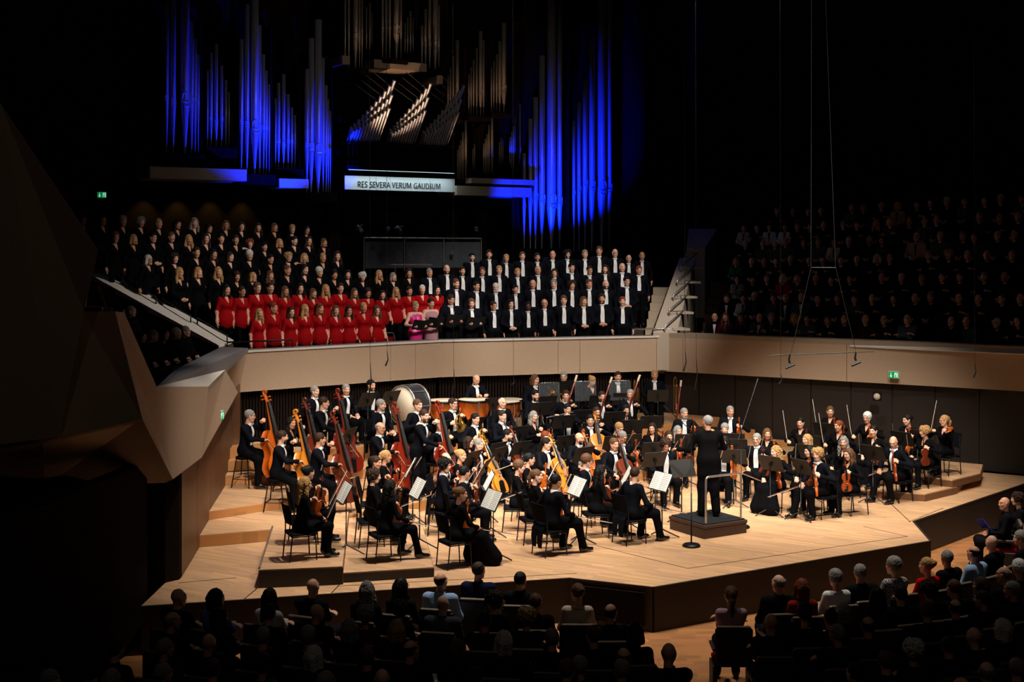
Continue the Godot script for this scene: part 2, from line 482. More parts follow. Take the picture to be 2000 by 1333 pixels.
# ---------------------------------------------------------------- soft bodies: a field of tapered capsules meshed as surface nets
# bone: [from, to, radius at from, radius at to, label, (stretch)]
func field(bones: Array, cuts: Array, cell: float, k: float, rough := 0.0, rough_scale := 30.0) -> Dictionary:
	var lo := Vector3(1e9, 1e9, 1e9)
	var hi := -lo
	for b in bones:
		var s: Vector3 = b[5] if b.size() > 5 else Vector3.ONE
		var r: float = maxf(b[2], b[3])
		var rr := Vector3(r / s.x, r / s.y, r / s.z) + Vector3.ONE * (0.02 + 0.7 / k)
		lo = lo.min(Vector3(b[0]) - rr).min(Vector3(b[1]) - rr)
		hi = hi.max(Vector3(b[0]) + rr).max(Vector3(b[1]) + rr)
	var nx := int(ceil((hi.x - lo.x) / cell)) + 3
	var ny := int(ceil((hi.y - lo.y) / cell)) + 3
	var nz := int(ceil((hi.z - lo.z) / cell)) + 3
	lo -= Vector3.ONE * cell
	var f := PackedFloat32Array(); f.resize(nx * ny * nz)
	var best := PackedFloat32Array(); best.resize(nx * ny * nz)
	var lab := PackedByteArray(); lab.resize(nx * ny * nz)
	var count := 0
	for b in bones + cuts:
		var cutting := count >= bones.size()
		count += 1
		var s: Vector3 = b[5] if b.size() > 5 else Vector3.ONE
		var ra: float = b[2]
		var rd: float = b[3] - b[2]
		var pad: float = maxf(b[2], b[3]) + 3.2 / k
		var mn: Vector3 = (Vector3(b[0]).min(b[1]) - lo) / cell
		var mx: Vector3 = (Vector3(b[0]).max(b[1]) - lo) / cell
		var x0 := maxi(0, int(mn.x - pad / s.x / cell)); var x1 := mini(nx - 1, int(mx.x + pad / s.x / cell) + 1)
		var y0 := maxi(0, int(mn.y - pad / s.y / cell)); var y1 := mini(ny - 1, int(mx.y + pad / s.y / cell) + 1)
		var z0 := maxi(0, int(mn.z - pad / s.z / cell)); var z1 := mini(nz - 1, int(mx.z + pad / s.z / cell) + 1)
		var ax: float = b[0].x * s.x; var ay: float = b[0].y * s.y; var az: float = b[0].z * s.z
		var bx: float = b[1].x * s.x - ax; var by: float = b[1].y * s.y - ay; var bz: float = b[1].z * s.z - az
		var inv := bx * bx + by * by + bz * bz
		inv = 1.0 / inv if inv > 1e-9 else 0.0
		var label: int = b[4]
		var lim := 3.2 / k
		for iz in range(z0, z1 + 1):
			var pz := (lo.z + iz * cell) * s.z - az
			for iy in range(y0, y1 + 1):
				var py := (lo.y + iy * cell) * s.y - ay
				var row := (iz * ny + iy) * nx
				var dyz := py * by + pz * bz
				for ix in range(x0, x1 + 1):
					var px := (lo.x + ix * cell) * s.x - ax
					var t := clampf((px * bx + dyz) * inv, 0.0, 1.0)
					var ex := px - t * bx
					var ey := py - t * by
					var ez := pz - t * bz
					var d := sqrt(ex * ex + ey * ey + ez * ez) - ra - t * rd
					if d < lim:
						var i := row + ix
						if cutting:
							f[i] = minf(f[i], exp(k * d))
						else:
							var e := exp(-k * d)
							f[i] += e
							if e > best[i]:
								best[i] = e
								lab[i] = label
	if rough > 0.0:
		for i in f.size():
			if f[i] > 0.02 and f[i] < 60.0:
				var ix := i % nx
				var iy := (i / nx) % ny
				var iz := i / (nx * ny)
				f[i] *= exp(k * rough * noise.get_noise_3d((lo.x + ix * cell) * rough_scale, (lo.y + iy * cell) * rough_scale, (lo.z + iz * cell) * rough_scale))
	return {"f": f, "lab": lab, "nx": nx, "ny": ny, "nz": nz, "lo": lo, "cell": cell}

# label -> [positions, normals, indices]
func nets(fd: Dictionary) -> Dictionary:
	var f: PackedFloat32Array = fd.f
	var lab: PackedByteArray = fd.lab
	var nx: int = fd.nx
	var ny: int = fd.ny
	var nz: int = fd.nz
	var lo: Vector3 = fd.lo
	var cell: float = fd.cell
	var sy := nx
	var sz := nx * ny
	var vid := PackedInt32Array(); vid.resize(f.size()); vid.fill(-1)
	var pos := PackedVector3Array()
	var nor := PackedVector3Array()
	var vl := PackedByteArray()
	var quads := PackedInt32Array()
	for z in range(1, nz - 1):
		for y in range(1, ny - 1):
			var row := (z * ny + y) * nx
			for x in range(1, nx - 1):
				var i := row + x
				var a := f[i] > 1.0
				if a != (f[i + 1] > 1.0):
					if a: quads.append_array([i - sy - sz, i - sz, i, i - sy])
					else: quads.append_array([i - sy - sz, i - sy, i, i - sz])
				if a != (f[i + sy] > 1.0):
					if a: quads.append_array([i - sz - 1, i - 1, i, i - sz])
					else: quads.append_array([i - sz - 1, i - sz, i, i - 1])
				if a != (f[i + sz] > 1.0):
					if a: quads.append_array([i - 1 - sy, i - sy, i, i - 1])
					else: quads.append_array([i - 1 - sy, i - 1, i, i - sy])
	var step := [0, 1, sy, sy + 1, sz, sz + 1, sz + sy, sz + sy + 1]
	var v := PackedFloat32Array(); v.resize(8)
	for q in quads.size():
		var c := quads[q]
		if vid[c] >= 0:
			continue
		var top := -1.0
		var l := 0
		for j in 8:
			var fv := f[c + step[j]]
			if fv > top:
				top = fv
				l = lab[c + step[j]]
			v[j] = -log(maxf(fv, 0.02))
		var sum := Vector3.ZERO
		var n := 0
		for e in EDGES:
			var p := v[e[0]]
			var r := v[e[1]]
			if (p < 0.0) != (r < 0.0):
				var t := p / (p - r)
				sum += Vector3(CORNER[e[0]]).lerp(CORNER[e[1]], t)
				n += 1
		sum /= maxf(n, 1)
		vid[c] = pos.size()
		pos.append(lo + (Vector3(c % nx, (c / nx) % ny, c / sz) + sum) * cell)
		nor.append(Vector3(v[1] + v[3] + v[5] + v[7] - v[0] - v[2] - v[4] - v[6], v[2] + v[3] + v[6] + v[7] - v[0] - v[1] - v[4] - v[5], v[4] + v[5] + v[6] + v[7] - v[0] - v[1] - v[2] - v[3]).normalized())
		vl.append(l)
	var out := {}
	var maps := {}
	for q in range(0, quads.size(), 4):
		var ids := [vid[quads[q]], vid[quads[q + 1]], vid[quads[q + 2]], vid[quads[q + 3]]]
		var l := vl[ids[0]]
		if vl[ids[2]] == vl[ids[1]]: l = vl[ids[1]]
		if not out.has(l):
			out[l] = [PackedVector3Array(), PackedVector3Array(), PackedInt32Array()]
			var mm := PackedInt32Array(); mm.resize(pos.size()); mm.fill(-1)
			maps[l] = mm
		var o: Array = out[l]
		var m: PackedInt32Array = maps[l]
		var w := [0, 0, 0, 0]
		for j in 4:
			var g: int = ids[j]
			if m[g] < 0:
				m[g] = o[0].size()
				o[0].append(pos[g])
				o[1].append(nor[g])
			w[j] = m[g]
		maps[l] = m
		o[2].append_array([w[0], w[2], w[1], w[0], w[3], w[2]])
	return out

func arr_mesh(a: Array, cols := PackedColorArray()) -> ArrayMesh:
	var arrays := []
	arrays.resize(Mesh.ARRAY_MAX)
	arrays[Mesh.ARRAY_VERTEX] = a[0]
	arrays[Mesh.ARRAY_NORMAL] = a[1]
	arrays[Mesh.ARRAY_INDEX] = a[2]
	if cols.size(): arrays[Mesh.ARRAY_COLOR] = cols
	var m := ArrayMesh.new()
	m.add_surface_from_arrays(Mesh.PRIMITIVE_TRIANGLES, arrays)
	return m

func whole(fd: Dictionary) -> Array:
	var n := nets(fd)
	return n.values()[0] if n.size() else [PackedVector3Array(), PackedVector3Array(), PackedInt32Array()]

# arrays b, moved by xf, added to a (a = [pos, nor, idx, col])
func join(a: Array, b: Array, xf: Transform3D) -> void:
	var base: int = a[0].size()
	var flip: bool = xf.basis.determinant() < 0.0
	for i in b[0].size():
		a[0].append(xf * b[0][i])
		a[1].append((xf.basis * b[1][i]).normalized())
	a[3].append_array(b[3])
	for i in range(0, b[2].size(), 3):
		a[2].append(base + b[2][i])
		a[2].append(base + b[2][i + (2 if flip else 1)])
		a[2].append(base + b[2][i + (1 if flip else 2)])

func tinted(a: Array, c := Color.WHITE) -> Array:
	var cols := PackedColorArray(); cols.resize(a[0].size()); cols.fill(c)
	return [a[0], a[1], a[2], cols]
# ---------------------------------------------------------------- people
const SKIN := 0
const TOP := 1
const LEGS := 2
const SHOE_L := 3
const SHOE_R := 4
const HEAD_UP := 0.16

func v3(a) -> Vector3:
	return Vector3(a[0], a[1], a[2])

func elbow(sh: Vector3, wr: Vector3, hint: Vector3, up := 0.285, fore := 0.26) -> Vector3:
	var d := wr - sh
	var l := clampf(d.length(), 0.05, up + fore - 0.005)
	var n := d.normalized()
	var c := (up * up + l * l - fore * fore) / (2.0 * l)
	var h := sqrt(maxf(up * up - c * c, 0.0))
	var side := (hint - n * hint.dot(n)).normalized()
	return sh + n * c + side * h

# what each pose is: pelvis, lean of the trunk, knees, ankles and wrists; the person faces +z, the right hand is at -x
func pose_def(kind: String) -> Dictionary:
	var d := {"pelvis": Vector3(0, 0.515, 0), "lean": 0.04, "kl": Vector3(0.11, 0.5, 0.43), "kr": Vector3(-0.11, 0.5, 0.43),
		"al": Vector3(0.12, 0.09, 0.42), "ar": Vector3(-0.12, 0.09, 0.40), "wl": Vector3(0.12, 0.62, 0.30), "wr": Vector3(-0.12, 0.62, 0.30),
		"hl": Vector3(0.7, -0.6, -0.3), "hr": Vector3(-0.7, -0.6, -0.3), "nl": Vector3(0, -1, 0), "nr": Vector3(0, -1, 0), "gl": 0, "gr": 0, "fl": null, "fr": null}
	match kind:
		"vrest":
			d.merge({"wl": Vector3(0.25, 0.86, 0.25), "wr": Vector3(-0.14, 0.64, 0.30), "nl": Vector3(-1, 0, 0.3), "gl": 1, "gr": 1, "fl": Vector3(-0.5, 0.5, 0.7)}, true)
		"vrest2":
			d.merge({"wl": Vector3(0.25, 0.82, 0.25), "wr": Vector3(-0.15, 0.63, 0.34), "nl": Vector3(-1, 0, 0.3), "gl": 1, "gr": 1, "fl": Vector3(-0.5, 0.5, 0.7), "lean": 0.08,
				"kr": Vector3(-0.16, 0.49, 0.43), "ar": Vector3(-0.17, 0.09, 0.52), "kl": Vector3(0.14, 0.5, 0.42), "al": Vector3(0.14, 0.09, 0.34)}, true)
		"bowup":
			d.merge({"wl": Vector3(0.25, 0.86, 0.25), "wr": Vector3(-0.2, 0.78, 0.32), "nl": Vector3(-1, 0, 0.3), "gl": 1, "gr": 1, "fl": Vector3(-0.5, 0.5, 0.7)}, true)
		"vplay":
			d.merge({"wl": Vector3(0.30, 0.98, 0.40), "wr": Vector3(-0.08, 0.96, 0.36), "nl": Vector3(-1, 0.3, 0), "gl": 1, "gr": 1, "hl": Vector3(0.4, -1, 0.1), "kr": Vector3(-0.02, 0.56, 0.42), "ar": Vector3(0.1, 0.16, 0.55)}, true)
		"cello":
			d.merge({"kl": Vector3(0.25, 0.5, 0.38), "kr": Vector3(-0.25, 0.5, 0.38), "al": Vector3(0.27, 0.09, 0.33), "ar": Vector3(-0.27, 0.09, 0.33), "wl": Vector3(0.21, 0.96, 0.17), "wr": Vector3(-0.27, 0.68, 0.44),
				"hl": Vector3(1, -0.5, 0), "hr": Vector3(-1, -0.2, 0), "nl": Vector3(-1, 0, 0), "fl": Vector3(-0.7, 0.3, 0.2), "gl": 1, "gr": 1, "lean": 0.06}, true)
		"bass_stool":
			d.merge({"pelvis": Vector3(0, 0.70, 0), "kl": Vector3(0.2, 0.6, 0.38), "kr": Vector3(-0.14, 0.55, 0.36), "al": Vector3(0.22, 0.26, 0.30), "ar": Vector3(-0.16, 0.09, 0.36), "wl": Vector3(0.27, 1.22, 0.22), "wr": Vector3(-0.05, 0.92, 0.42),
				"hl": Vector3(1, -0.6, 0), "hr": Vector3(-1, -0.4, 0), "nl": Vector3(-0.2, 0, 1), "fl": Vector3(-0.6, 0.5, 0.5), "gl": 1, "gr": 1, "lean": 0.08}, true)
		"bass_stand":
			d.merge({"pelvis": Vector3(0, 0.92, 0), "kl": Vector3(0.11, 0.5, 0.06), "kr": Vector3(-0.11, 0.5, 0.02), "al": Vector3(0.14, 0.09, 0.02), "ar": Vector3(-0.13, 0.09, -0.04), "wl": Vector3(0.28, 1.42, 0.22), "wr": Vector3(-0.05, 1.05, 0.42),
				"hl": Vector3(1, -0.6, 0), "hr": Vector3(-1, -0.4, 0), "nl": Vector3(-0.2, 0, 1), "fl": Vector3(-0.6, 0.5, 0.5), "gl": 1, "gr": 1, "lean": 0.1}, true)
		"horn":
			d.merge({"wl": Vector3(0.09, 0.92, 0.30), "wr": Vector3(-0.22, 0.80, 0.22), "gl": 1, "gr": 1, "nl": Vector3(-1, 0, 0), "nr": Vector3(1, 0, 0)}, true)
		"clar":
			d.merge({"wl": Vector3(0.07, 0.92, 0.26), "wr": Vector3(-0.08, 0.80, 0.32), "gl": 1, "gr": 1, "nl": Vector3(-0.7, 0, 0.7), "nr": Vector3(0.7, 0, 0.7), "fl": Vector3(-0.5, 0.1, 0.8), "fr": Vector3(0.5, 0.1, 0.8)}, true)
		"flute":
			d.merge({"wl": Vector3(-0.06, 1.0, 0.27), "wr": Vector3(-0.34, 1.0, 0.17), "gl": 1, "gr": 1, "nl": Vector3(0, 0.3, -1), "nr": Vector3(0, -0.3, 1), "fl": Vector3(-0.5, 0.7, 0), "fr": Vector3(0.1, 0.9, 0.3), "hl": Vector3(0.8, -0.4, 0.5), "hr": Vector3(-0.8, -0.6, 0)}, true)
		"bassoon":
			d.merge({"wl": Vector3(0.15, 0.94, 0.24), "wr": Vector3(-0.19, 0.66, 0.22), "gl": 1, "gr": 1, "nl": Vector3(-0.8, 0, 0.6), "nr": Vector3(0.8, 0, 0.5)}, true)
		"timp":
			d.merge({"pelvis": Vector3(0, 0.57, 0), "kl": Vector3(0.14, 0.5, 0.36), "kr": Vector3(-0.14, 0.5, 0.36), "wl": Vector3(0.14, 0.88, 0.42), "wr": Vector3(-0.14, 0.88, 0.42), "gl": 1, "gr": 1, "lean": 0.14}, true)
		"conduct":
			d.merge({"pelvis": Vector3(0, 0.95, 0), "kl": Vector3(0.1, 0.51, 0.03), "kr": Vector3(-0.1, 0.51, 0.0), "al": Vector3(0.12, 0.09, 0.0), "ar": Vector3(-0.12, 0.09, -0.05), "wl": Vector3(0.46, 1.12, 0.28), "wr": Vector3(-0.22, 1.10, 0.38),
				"hl": Vector3(0.4, -1, -0.2), "gr": 1, "lean": 0.05}, true)
		"stand":
			d.merge({"pelvis": Vector3(0, 0.92, 0), "kl": Vector3(0.1, 0.5, 0.03), "kr": Vector3(-0.1, 0.5, 0.03), "al": Vector3(0.11, 0.09, 0.0), "ar": Vector3(-0.11, 0.09, 0.0), "wl": Vector3(0.27, 0.86, 0.05), "wr": Vector3(-0.27, 0.86, 0.05),
				"hl": Vector3(0.5, 0, -1), "hr": Vector3(-0.5, 0, -1), "nl": Vector3(-1, 0, 0), "nr": Vector3(1, 0, 0), "lean": 0.0}, true)
		"clasp":
			d.merge({"pelvis": Vector3(0, 0.92, 0), "kl": Vector3(0.1, 0.5, 0.03), "kr": Vector3(-0.1, 0.5, 0.03), "al": Vector3(0.11, 0.09, 0.0), "ar": Vector3(-0.11, 0.09, 0.0), "wl": Vector3(0.07, 0.97, 0.2), "wr": Vector3(-0.07, 0.98, 0.21),
				"hl": Vector3(1, -0.2, -0.5), "hr": Vector3(-1, -0.2, -0.5), "nl": Vector3(0, 0.3, -1), "nr": Vector3(0, 0.3, -1), "gl": 1, "gr": 1, "lean": 0.0, "fl": Vector3(-0.9, -0.2, 0.2), "fr": Vector3(0.9, -0.2, 0.2)}, true)
		"folder":
			d.merge({"pelvis": Vector3(0, 0.92, 0), "kl": Vector3(0.1, 0.5, 0.03), "kr": Vector3(-0.1, 0.5, 0.03), "al": Vector3(0.11, 0.09, 0.0), "ar": Vector3(-0.11, 0.09, 0.0), "wl": Vector3(0.15, 1.09, 0.27), "wr": Vector3(-0.15, 1.09, 0.27),
				"hl": Vector3(0.8, -1, 0), "hr": Vector3(-0.8, -1, 0), "nl": Vector3(0, 1, 0.2), "nr": Vector3(0, 1, 0.2), "gl": 1, "gr": 1, "lean": 0.0}, true)
		"sit":
			d.merge({"wl": Vector3(0.06, 0.66, 0.24), "wr": Vector3(-0.07, 0.66, 0.25), "fl": Vector3(-0.6, -0.2, 0.5), "fr": Vector3(0.6, -0.2, 0.5), "lean": -0.03}, true)
		"fold":
			d.merge({"wl": Vector3(-0.10, 0.82, 0.20), "wr": Vector3(0.10, 0.86, 0.19), "fl": Vector3(-1, 0, 0), "fr": Vector3(1, 0, 0), "hl": Vector3(1, -0.6, 0), "hr": Vector3(-1, -0.6, 0), "lean": -0.03}, true)
	return d

# sex "m" or "f"; wear: "coat", "black", "red" (short sleeves), "gown" (bare shoulders, long skirt), "skirt", "loose"
func pose_bones(kind: String, sex: String, wear: String) -> Dictionary:
	var d := pose_def(kind)
	var P: Vector3 = d.pelvis
	var lean: float = d.lean
	var f := sex == "f"
	var ch := P + Vector3(0, 0.34, lean * 0.8)
	var sh := P + Vector3(0, 0.455, lean)
	var neck := P + Vector3(0, 0.50, lean)
	var head := neck + Vector3(0, HEAD_UP, 0.035)
	var heavy := kind == "conduct"
	var wide := (0.188 if not f else 0.152) + (0.015 if heavy else 0.0)
	var B := []
	var hipr := 0.105 if not f else 0.112
	var top := TOP
	var lower := TOP if wear == "gown" else LEGS
	var hips := TOP if f and P.y > 0.8 else lower
	B.append([P + Vector3(-0.075, 0, 0), P + Vector3(0.075, 0, 0), hipr, hipr, hips])
	for s in [-1.0, 1.0]:
		B.append([P + Vector3(s * (0.066 if not f else 0.05), 0.05, 0.01), ch + Vector3(s * 0.07, -0.02, 0), (0.1 if not f else 0.078) + (0.025 if heavy else 0.0), 0.1 if not f else 0.08, top])
		if f: B.append([ch + Vector3(s * 0.065, -0.005, 0.06), ch + Vector3(s * 0.06, -0.03, 0.075), 0.055, 0.05, top])
	B.append([ch + Vector3(-0.085, 0.03, 0), ch + Vector3(0.085, 0.03, 0), 0.098 if not f else 0.078, 0.098 if not f else 0.078, top])
	var bare := wear == "gown"
	B.append([sh + Vector3(-wide + 0.02, 0, -0.01), sh + Vector3(wide - 0.02, 0, -0.01), 0.058 if not f else 0.048, 0.058 if not f else 0.048, SKIN if bare else top])
	if bare: B.append([neck + Vector3(0, -0.02, -0.005), neck + Vector3(0, 0.10, 0.01), 0.056 if not f else 0.045, 0.05 if not f else 0.042, SKIN])
	var ends := {}
	var core := [[neck + Vector3(0, 0.06, -0.01), P]]
	for s in [-1.0, 1.0]:
		var S: Vector3 = sh + Vector3(s * wide, -0.01, -0.01)
		var W: Vector3 = d.wl if s > 0 else d.wr
		var E := elbow(S, W, d.hl if s > 0 else d.hr, 0.29 if not f else 0.27, 0.26 if not f else 0.245)
		W = E + (W - E).limit_length(0.26 if not f else 0.245)
		var r := 0.98 if not f else 0.82
		var sleeve := SKIN if bare else top
		B.append([S, E, 0.056 * r, 0.044 * r, sleeve])
		var cuff := E.lerp(W, 0.93)
		B.append([E, cuff, 0.042 * r, 0.036 * r if wear != "red" else 0.03, SKIN if wear in ["red", "gown"] else sleeve])
		B.append([cuff, W + (W - E).normalized() * 0.02, 0.026, 0.024, SKIN])
		core.append([neck + Vector3(0, 0.0, -0.01), S, E, W])
		var fw = d.fl if s > 0 else d.fr
		var dir: Vector3 = (W - E).normalized() if fw == null else Vector3(fw).normalized()
		ends[s] = [W, dir, d.nl if s > 0 else d.nr, d.gl if s > 0 else d.gr]
		var K: Vector3 = d.kl if s > 0 else d.kr
		var A: Vector3 = d.al if s > 0 else d.ar
		B.append([P + Vector3(s * 0.085, -0.02, 0.02), K, 0.09 if not f else 0.082, (0.086 if heavy else 0.074) if not f else 0.064, lower])
		B.append([K, A + Vector3(0, 0.03, 0), (0.084 if heavy else 0.072) if not f else 0.062, (0.076 if heavy else 0.064) if not f else 0.056, lower])
		core.append([P, P + Vector3(s * 0.085, -0.02, 0.02), K, A])
		var toe := A + Vector3(s * 0.02, -0.045, 0.17)
		B.append([A + Vector3(0, -0.035, -0.02), toe, 0.042, 0.032, SHOE_L if s > 0 else SHOE_R])
	if wear == "skirt":
		B.append([P + Vector3(0, -0.02, 0.08), (d.kl + d.kr) / 2.0 + Vector3(0, -0.03, 0.0), 0.12, 0.13, LEGS])
		B.append([(d.kl + d.kr) / 2.0 + Vector3(0, -0.05, 0.0), (d.al + d.ar) / 2.0 + Vector3(0, 0.06, 0.06), 0.12, 0.18, LEGS])
		for s in [-1.0, 1.0]:
			B.append([(d.kl if s > 0 else d.kr) + Vector3(0, -0.04, 0.0), (d.al if s > 0 else d.ar) + Vector3(s * 0.05, 0.03, 0.08), 0.1, 0.15, LEGS])
	if wear == "gown":
		B.append([P, Vector3(0, 0.14, 0.0), 0.13, 0.21, TOP])
	if (wear == "coat" or heavy) and P.y > 0.8:
		B.append([P + Vector3(-0.06, 0.03, 0.0), P + Vector3(-0.07, -0.20 if heavy else -0.08, -0.02 if not heavy else 0.0), 0.11 if not heavy else 0.122, 0.122 if heavy else 0.1, TOP])
		B.append([P + Vector3(0.06, 0.03, 0.0), P + Vector3(0.07, -0.20 if heavy else -0.08, -0.02 if not heavy else 0.0), 0.11 if not heavy else 0.122, 0.122 if heavy else 0.1, TOP])
	if f and wear in ["red", "black"] and P.y > 0.8:
		B.append([P + Vector3(-0.05, 0.06, 0.01), P + Vector3(-0.06, -0.07, 0.01), 0.11, 0.127, TOP])
		B.append([P + Vector3(0.05, 0.06, 0.01), P + Vector3(0.06, -0.07, 0.01), 0.11, 0.127, TOP])
	return {"bones": B, "ends": ends, "head": head, "neck": neck, "ch": ch, "P": P, "core": core}

# a thin patch lying on the front of the trunk; half(t) gives its half width from the lower end (0) to the neck (1)
func patch(fd: Dictionary, y0: float, y1: float, half: Callable, lift: float, xmid := 0.0) -> ArrayMesh:
	var f: PackedFloat32Array = fd.f
	var nx: int = fd.nx
	var ny: int = fd.ny
	var nz: int = fd.nz
	var lo: Vector3 = fd.lo
	var c: float = fd.cell
	var rows := 9
	var colsn := 6
	var grid := []
	for r in rows + 1:
		var t := float(r) / rows
		var y := lerpf(y0, y1, t)
		var line := []
		for q in colsn + 1:
			var x: float = xmid + half.call(t) * (2.0 * q / colsn - 1.0)
			# bilinear in x and y, marching back from the front
			var gx := clampf((x - lo.x) / c, 0, nx - 2)
			var gy := clampf((y - lo.y) / c, 0, ny - 2)
			var ix := int(gx)
			var iy := int(gy)
			var fx := gx - ix
			var fy := gy - iy
			var z := 0.0
			var prev := 0.0
			for iz in range(nz - 1, 0, -1):
				var o := (iz * ny + iy) * nx + ix
				var val := lerpf(lerpf(f[o], f[o + 1], fx), lerpf(f[o + nx], f[o + nx + 1], fx), fy)
				if val > 1.0 and lo.z + iz * c < 0.24:
					var a := -log(maxf(prev, 0.02))
					var b := -log(val)
					z = lo.z + (iz + (clampf(-b / maxf(a - b, 1e-4), 0.0, 1.0))) * c
					break
				prev = val
			line.append(Vector3(x, y, z + lift))
		grid.append(line)
	var st := st_new()
	var back := Vector3(0, 0, -0.012)
	for r in rows:
		for q in colsn:
			quad(st, grid[r][q], grid[r][q + 1], grid[r + 1][q + 1], grid[r + 1][q], 1)
	for r in rows:
		quad(st, grid[r][0] + back, grid[r][0], grid[r + 1][0], grid[r + 1][0] + back)
		quad(st, grid[r][colsn], grid[r][colsn] + back, grid[r + 1][colsn] + back, grid[r + 1][colsn])
	return flat(st)

func build_pose(key: String) -> void:
	var q := key.split("|")
	var pb := pose_bones(q[0], q[1], q[2])
	var fd := field(pb.bones, [], 0.014 if q[2] == "gown" else (0.021 if q[0] not in ["sit", "fold"] else 0.026), 44.0)
	var parts := nets(fd)
	var out := {"head": pb.head, "neck": pb.neck, "ends": pb.ends, "core": pb.core, "parts": {}, "skin": parts.get(SKIN, [PackedVector3Array(), PackedVector3Array(), PackedInt32Array()])}
	for l in parts:
		if l != SKIN: out.parts[l] = parts[l]
	var P: Vector3 = pb.P
	var top: float = pb.neck.y
	if q[2] == "coat":
		out.front = patch(fd, P.y + 0.10, top + 0.005, func(t): return lerpf(0.045, 0.062, t) if t < 0.75 else lerpf(0.062, 0.04, (t - 0.75) * 4.0), 0.006)
		out.lapel = [patch(fd, P.y + 0.16, top - 0.02, func(t): return 0.006 + 0.02 * t, 0.008, 0.062), patch(fd, P.y + 0.16, top - 0.02, func(t): return 0.006 + 0.02 * t, 0.008, -0.062)]
	elif q[1] == "f" and q[2] in ["black", "red", "skirt"]:
		out.front = patch(fd, top - 0.135, top + 0.01, func(t): return 0.004 + 0.052 * t, 0.004)
	elif q[2] == "loose":
		out.front = patch(fd, P.y + 0.18, top + 0.0, func(t): return 0.008 + 0.035 * t, 0.005)
	lock.lock()
	poses[key] = out
	lock.unlock()

func make_head(f: bool) -> Array:
	var B := [
		[Vector3(0, 0.026, -0.014), Vector3(0, 0.026, -0.014), 0.083, 0.083, 0, Vector3(1.17, 0.97, 0.97)],
		[Vector3(0, -0.028, 0.022), Vector3(0, -0.028, 0.022), 0.06, 0.06, 0, Vector3(1.16, 0.78, 1.1)],
		[Vector3(-0.016, -0.09, 0.052), Vector3(0.016, -0.09, 0.052), 0.019 if not f else 0.015, 0.019 if not f else 0.015, 0],
		[Vector3(-0.052, -0.05, 0.005), Vector3(-0.02, -0.085, 0.045), 0.016, 0.016, 0],
		[Vector3(0.052, -0.05, 0.005), Vector3(0.02, -0.085, 0.045), 0.016, 0.016, 0],
		[Vector3(-0.04, -0.018, 0.055), Vector3(-0.034, -0.022, 0.06), 0.018, 0.018, 0],
		[Vector3(0.04, -0.018, 0.055), Vector3(0.034, -0.022, 0.06), 0.018, 0.018, 0],
		[Vector3(-0.035, 0.031, 0.072), Vector3(0.035, 0.031, 0.072), 0.010, 0.010, 0],
		[Vector3(0, 0.016, 0.082), Vector3(0, -0.02, 0.099), 0.004, 0.0065, 0],
		[Vector3(-0.008, -0.025, 0.088), Vector3(0.008, -0.025, 0.088), 0.0045, 0.0045, 0],
		[Vector3(-0.016, -0.058, 0.078), Vector3(0.016, -0.058, 0.078), 0.0045, 0.0045, 0],
		[Vector3(-0.076, 0.008, -0.008), Vector3(-0.073, -0.02, -0.002), 0.017, 0.012, 0, Vector3(1.9, 1, 1)],
		[Vector3(0.076, 0.008, -0.008), Vector3(0.073, -0.02, -0.002), 0.017, 0.012, 0, Vector3(1.9, 1, 1)],
		[Vector3(0, -0.06, -0.018), Vector3(0, -0.19, -0.035), 0.049 if not f else 0.041, 0.052 if not f else 0.044, 0],
	]
	var cuts := [[Vector3(-0.031, 0.009, 0.098), Vector3(-0.031, 0.009, 0.098), 0.0175, 0.0175, 0], [Vector3(0.031, 0.009, 0.098), Vector3(0.031, 0.009, 0.098), 0.0175, 0.0175, 0]]
	var a := whole(field(B, cuts, 0.0088, 90.0))
	var cols := PackedColorArray()
	for p in a[0]:
		var c := Color(1, 1, 1)
		if p.z > 0.06 and absf(p.y + 0.059) < 0.009 and absf(p.x) < 0.024: c = Color(0.80, 0.42, 0.40) if f else Color(0.82, 0.52, 0.48)
		elif p.z > 0.05 and absf(p.y - 0.032) < 0.008 and absf(p.x) > 0.012 and absf(p.x) < 0.052: c = Color(0.62, 0.52, 0.46) if f else Color(0.48, 0.40, 0.35)
		cols.append(c)
	var h := [a[0], a[1], a[2], cols]
	for s in [-1.0, 1.0]:
		for e in [[Vector3(s * 0.031, 0.009, 0.0755), 0.0115, Color(1.15, 1.2, 1.25)], [Vector3(s * 0.031, 0.009, 0.0845), 0.0058, Color(0.05, 0.04, 0.035)]]:
			var sp := SphereMesh.new()
			sp.radius = e[1]; sp.height = e[1] * 2.0; sp.radial_segments = 8; sp.rings = 4
			var ar := sp.get_mesh_arrays()
			join(h, tinted([ar[Mesh.ARRAY_VERTEX], ar[Mesh.ARRAY_NORMAL], ar[Mesh.ARRAY_INDEX]], e[2]), Transform3D(Basis.IDENTITY, e[0]))
	return h

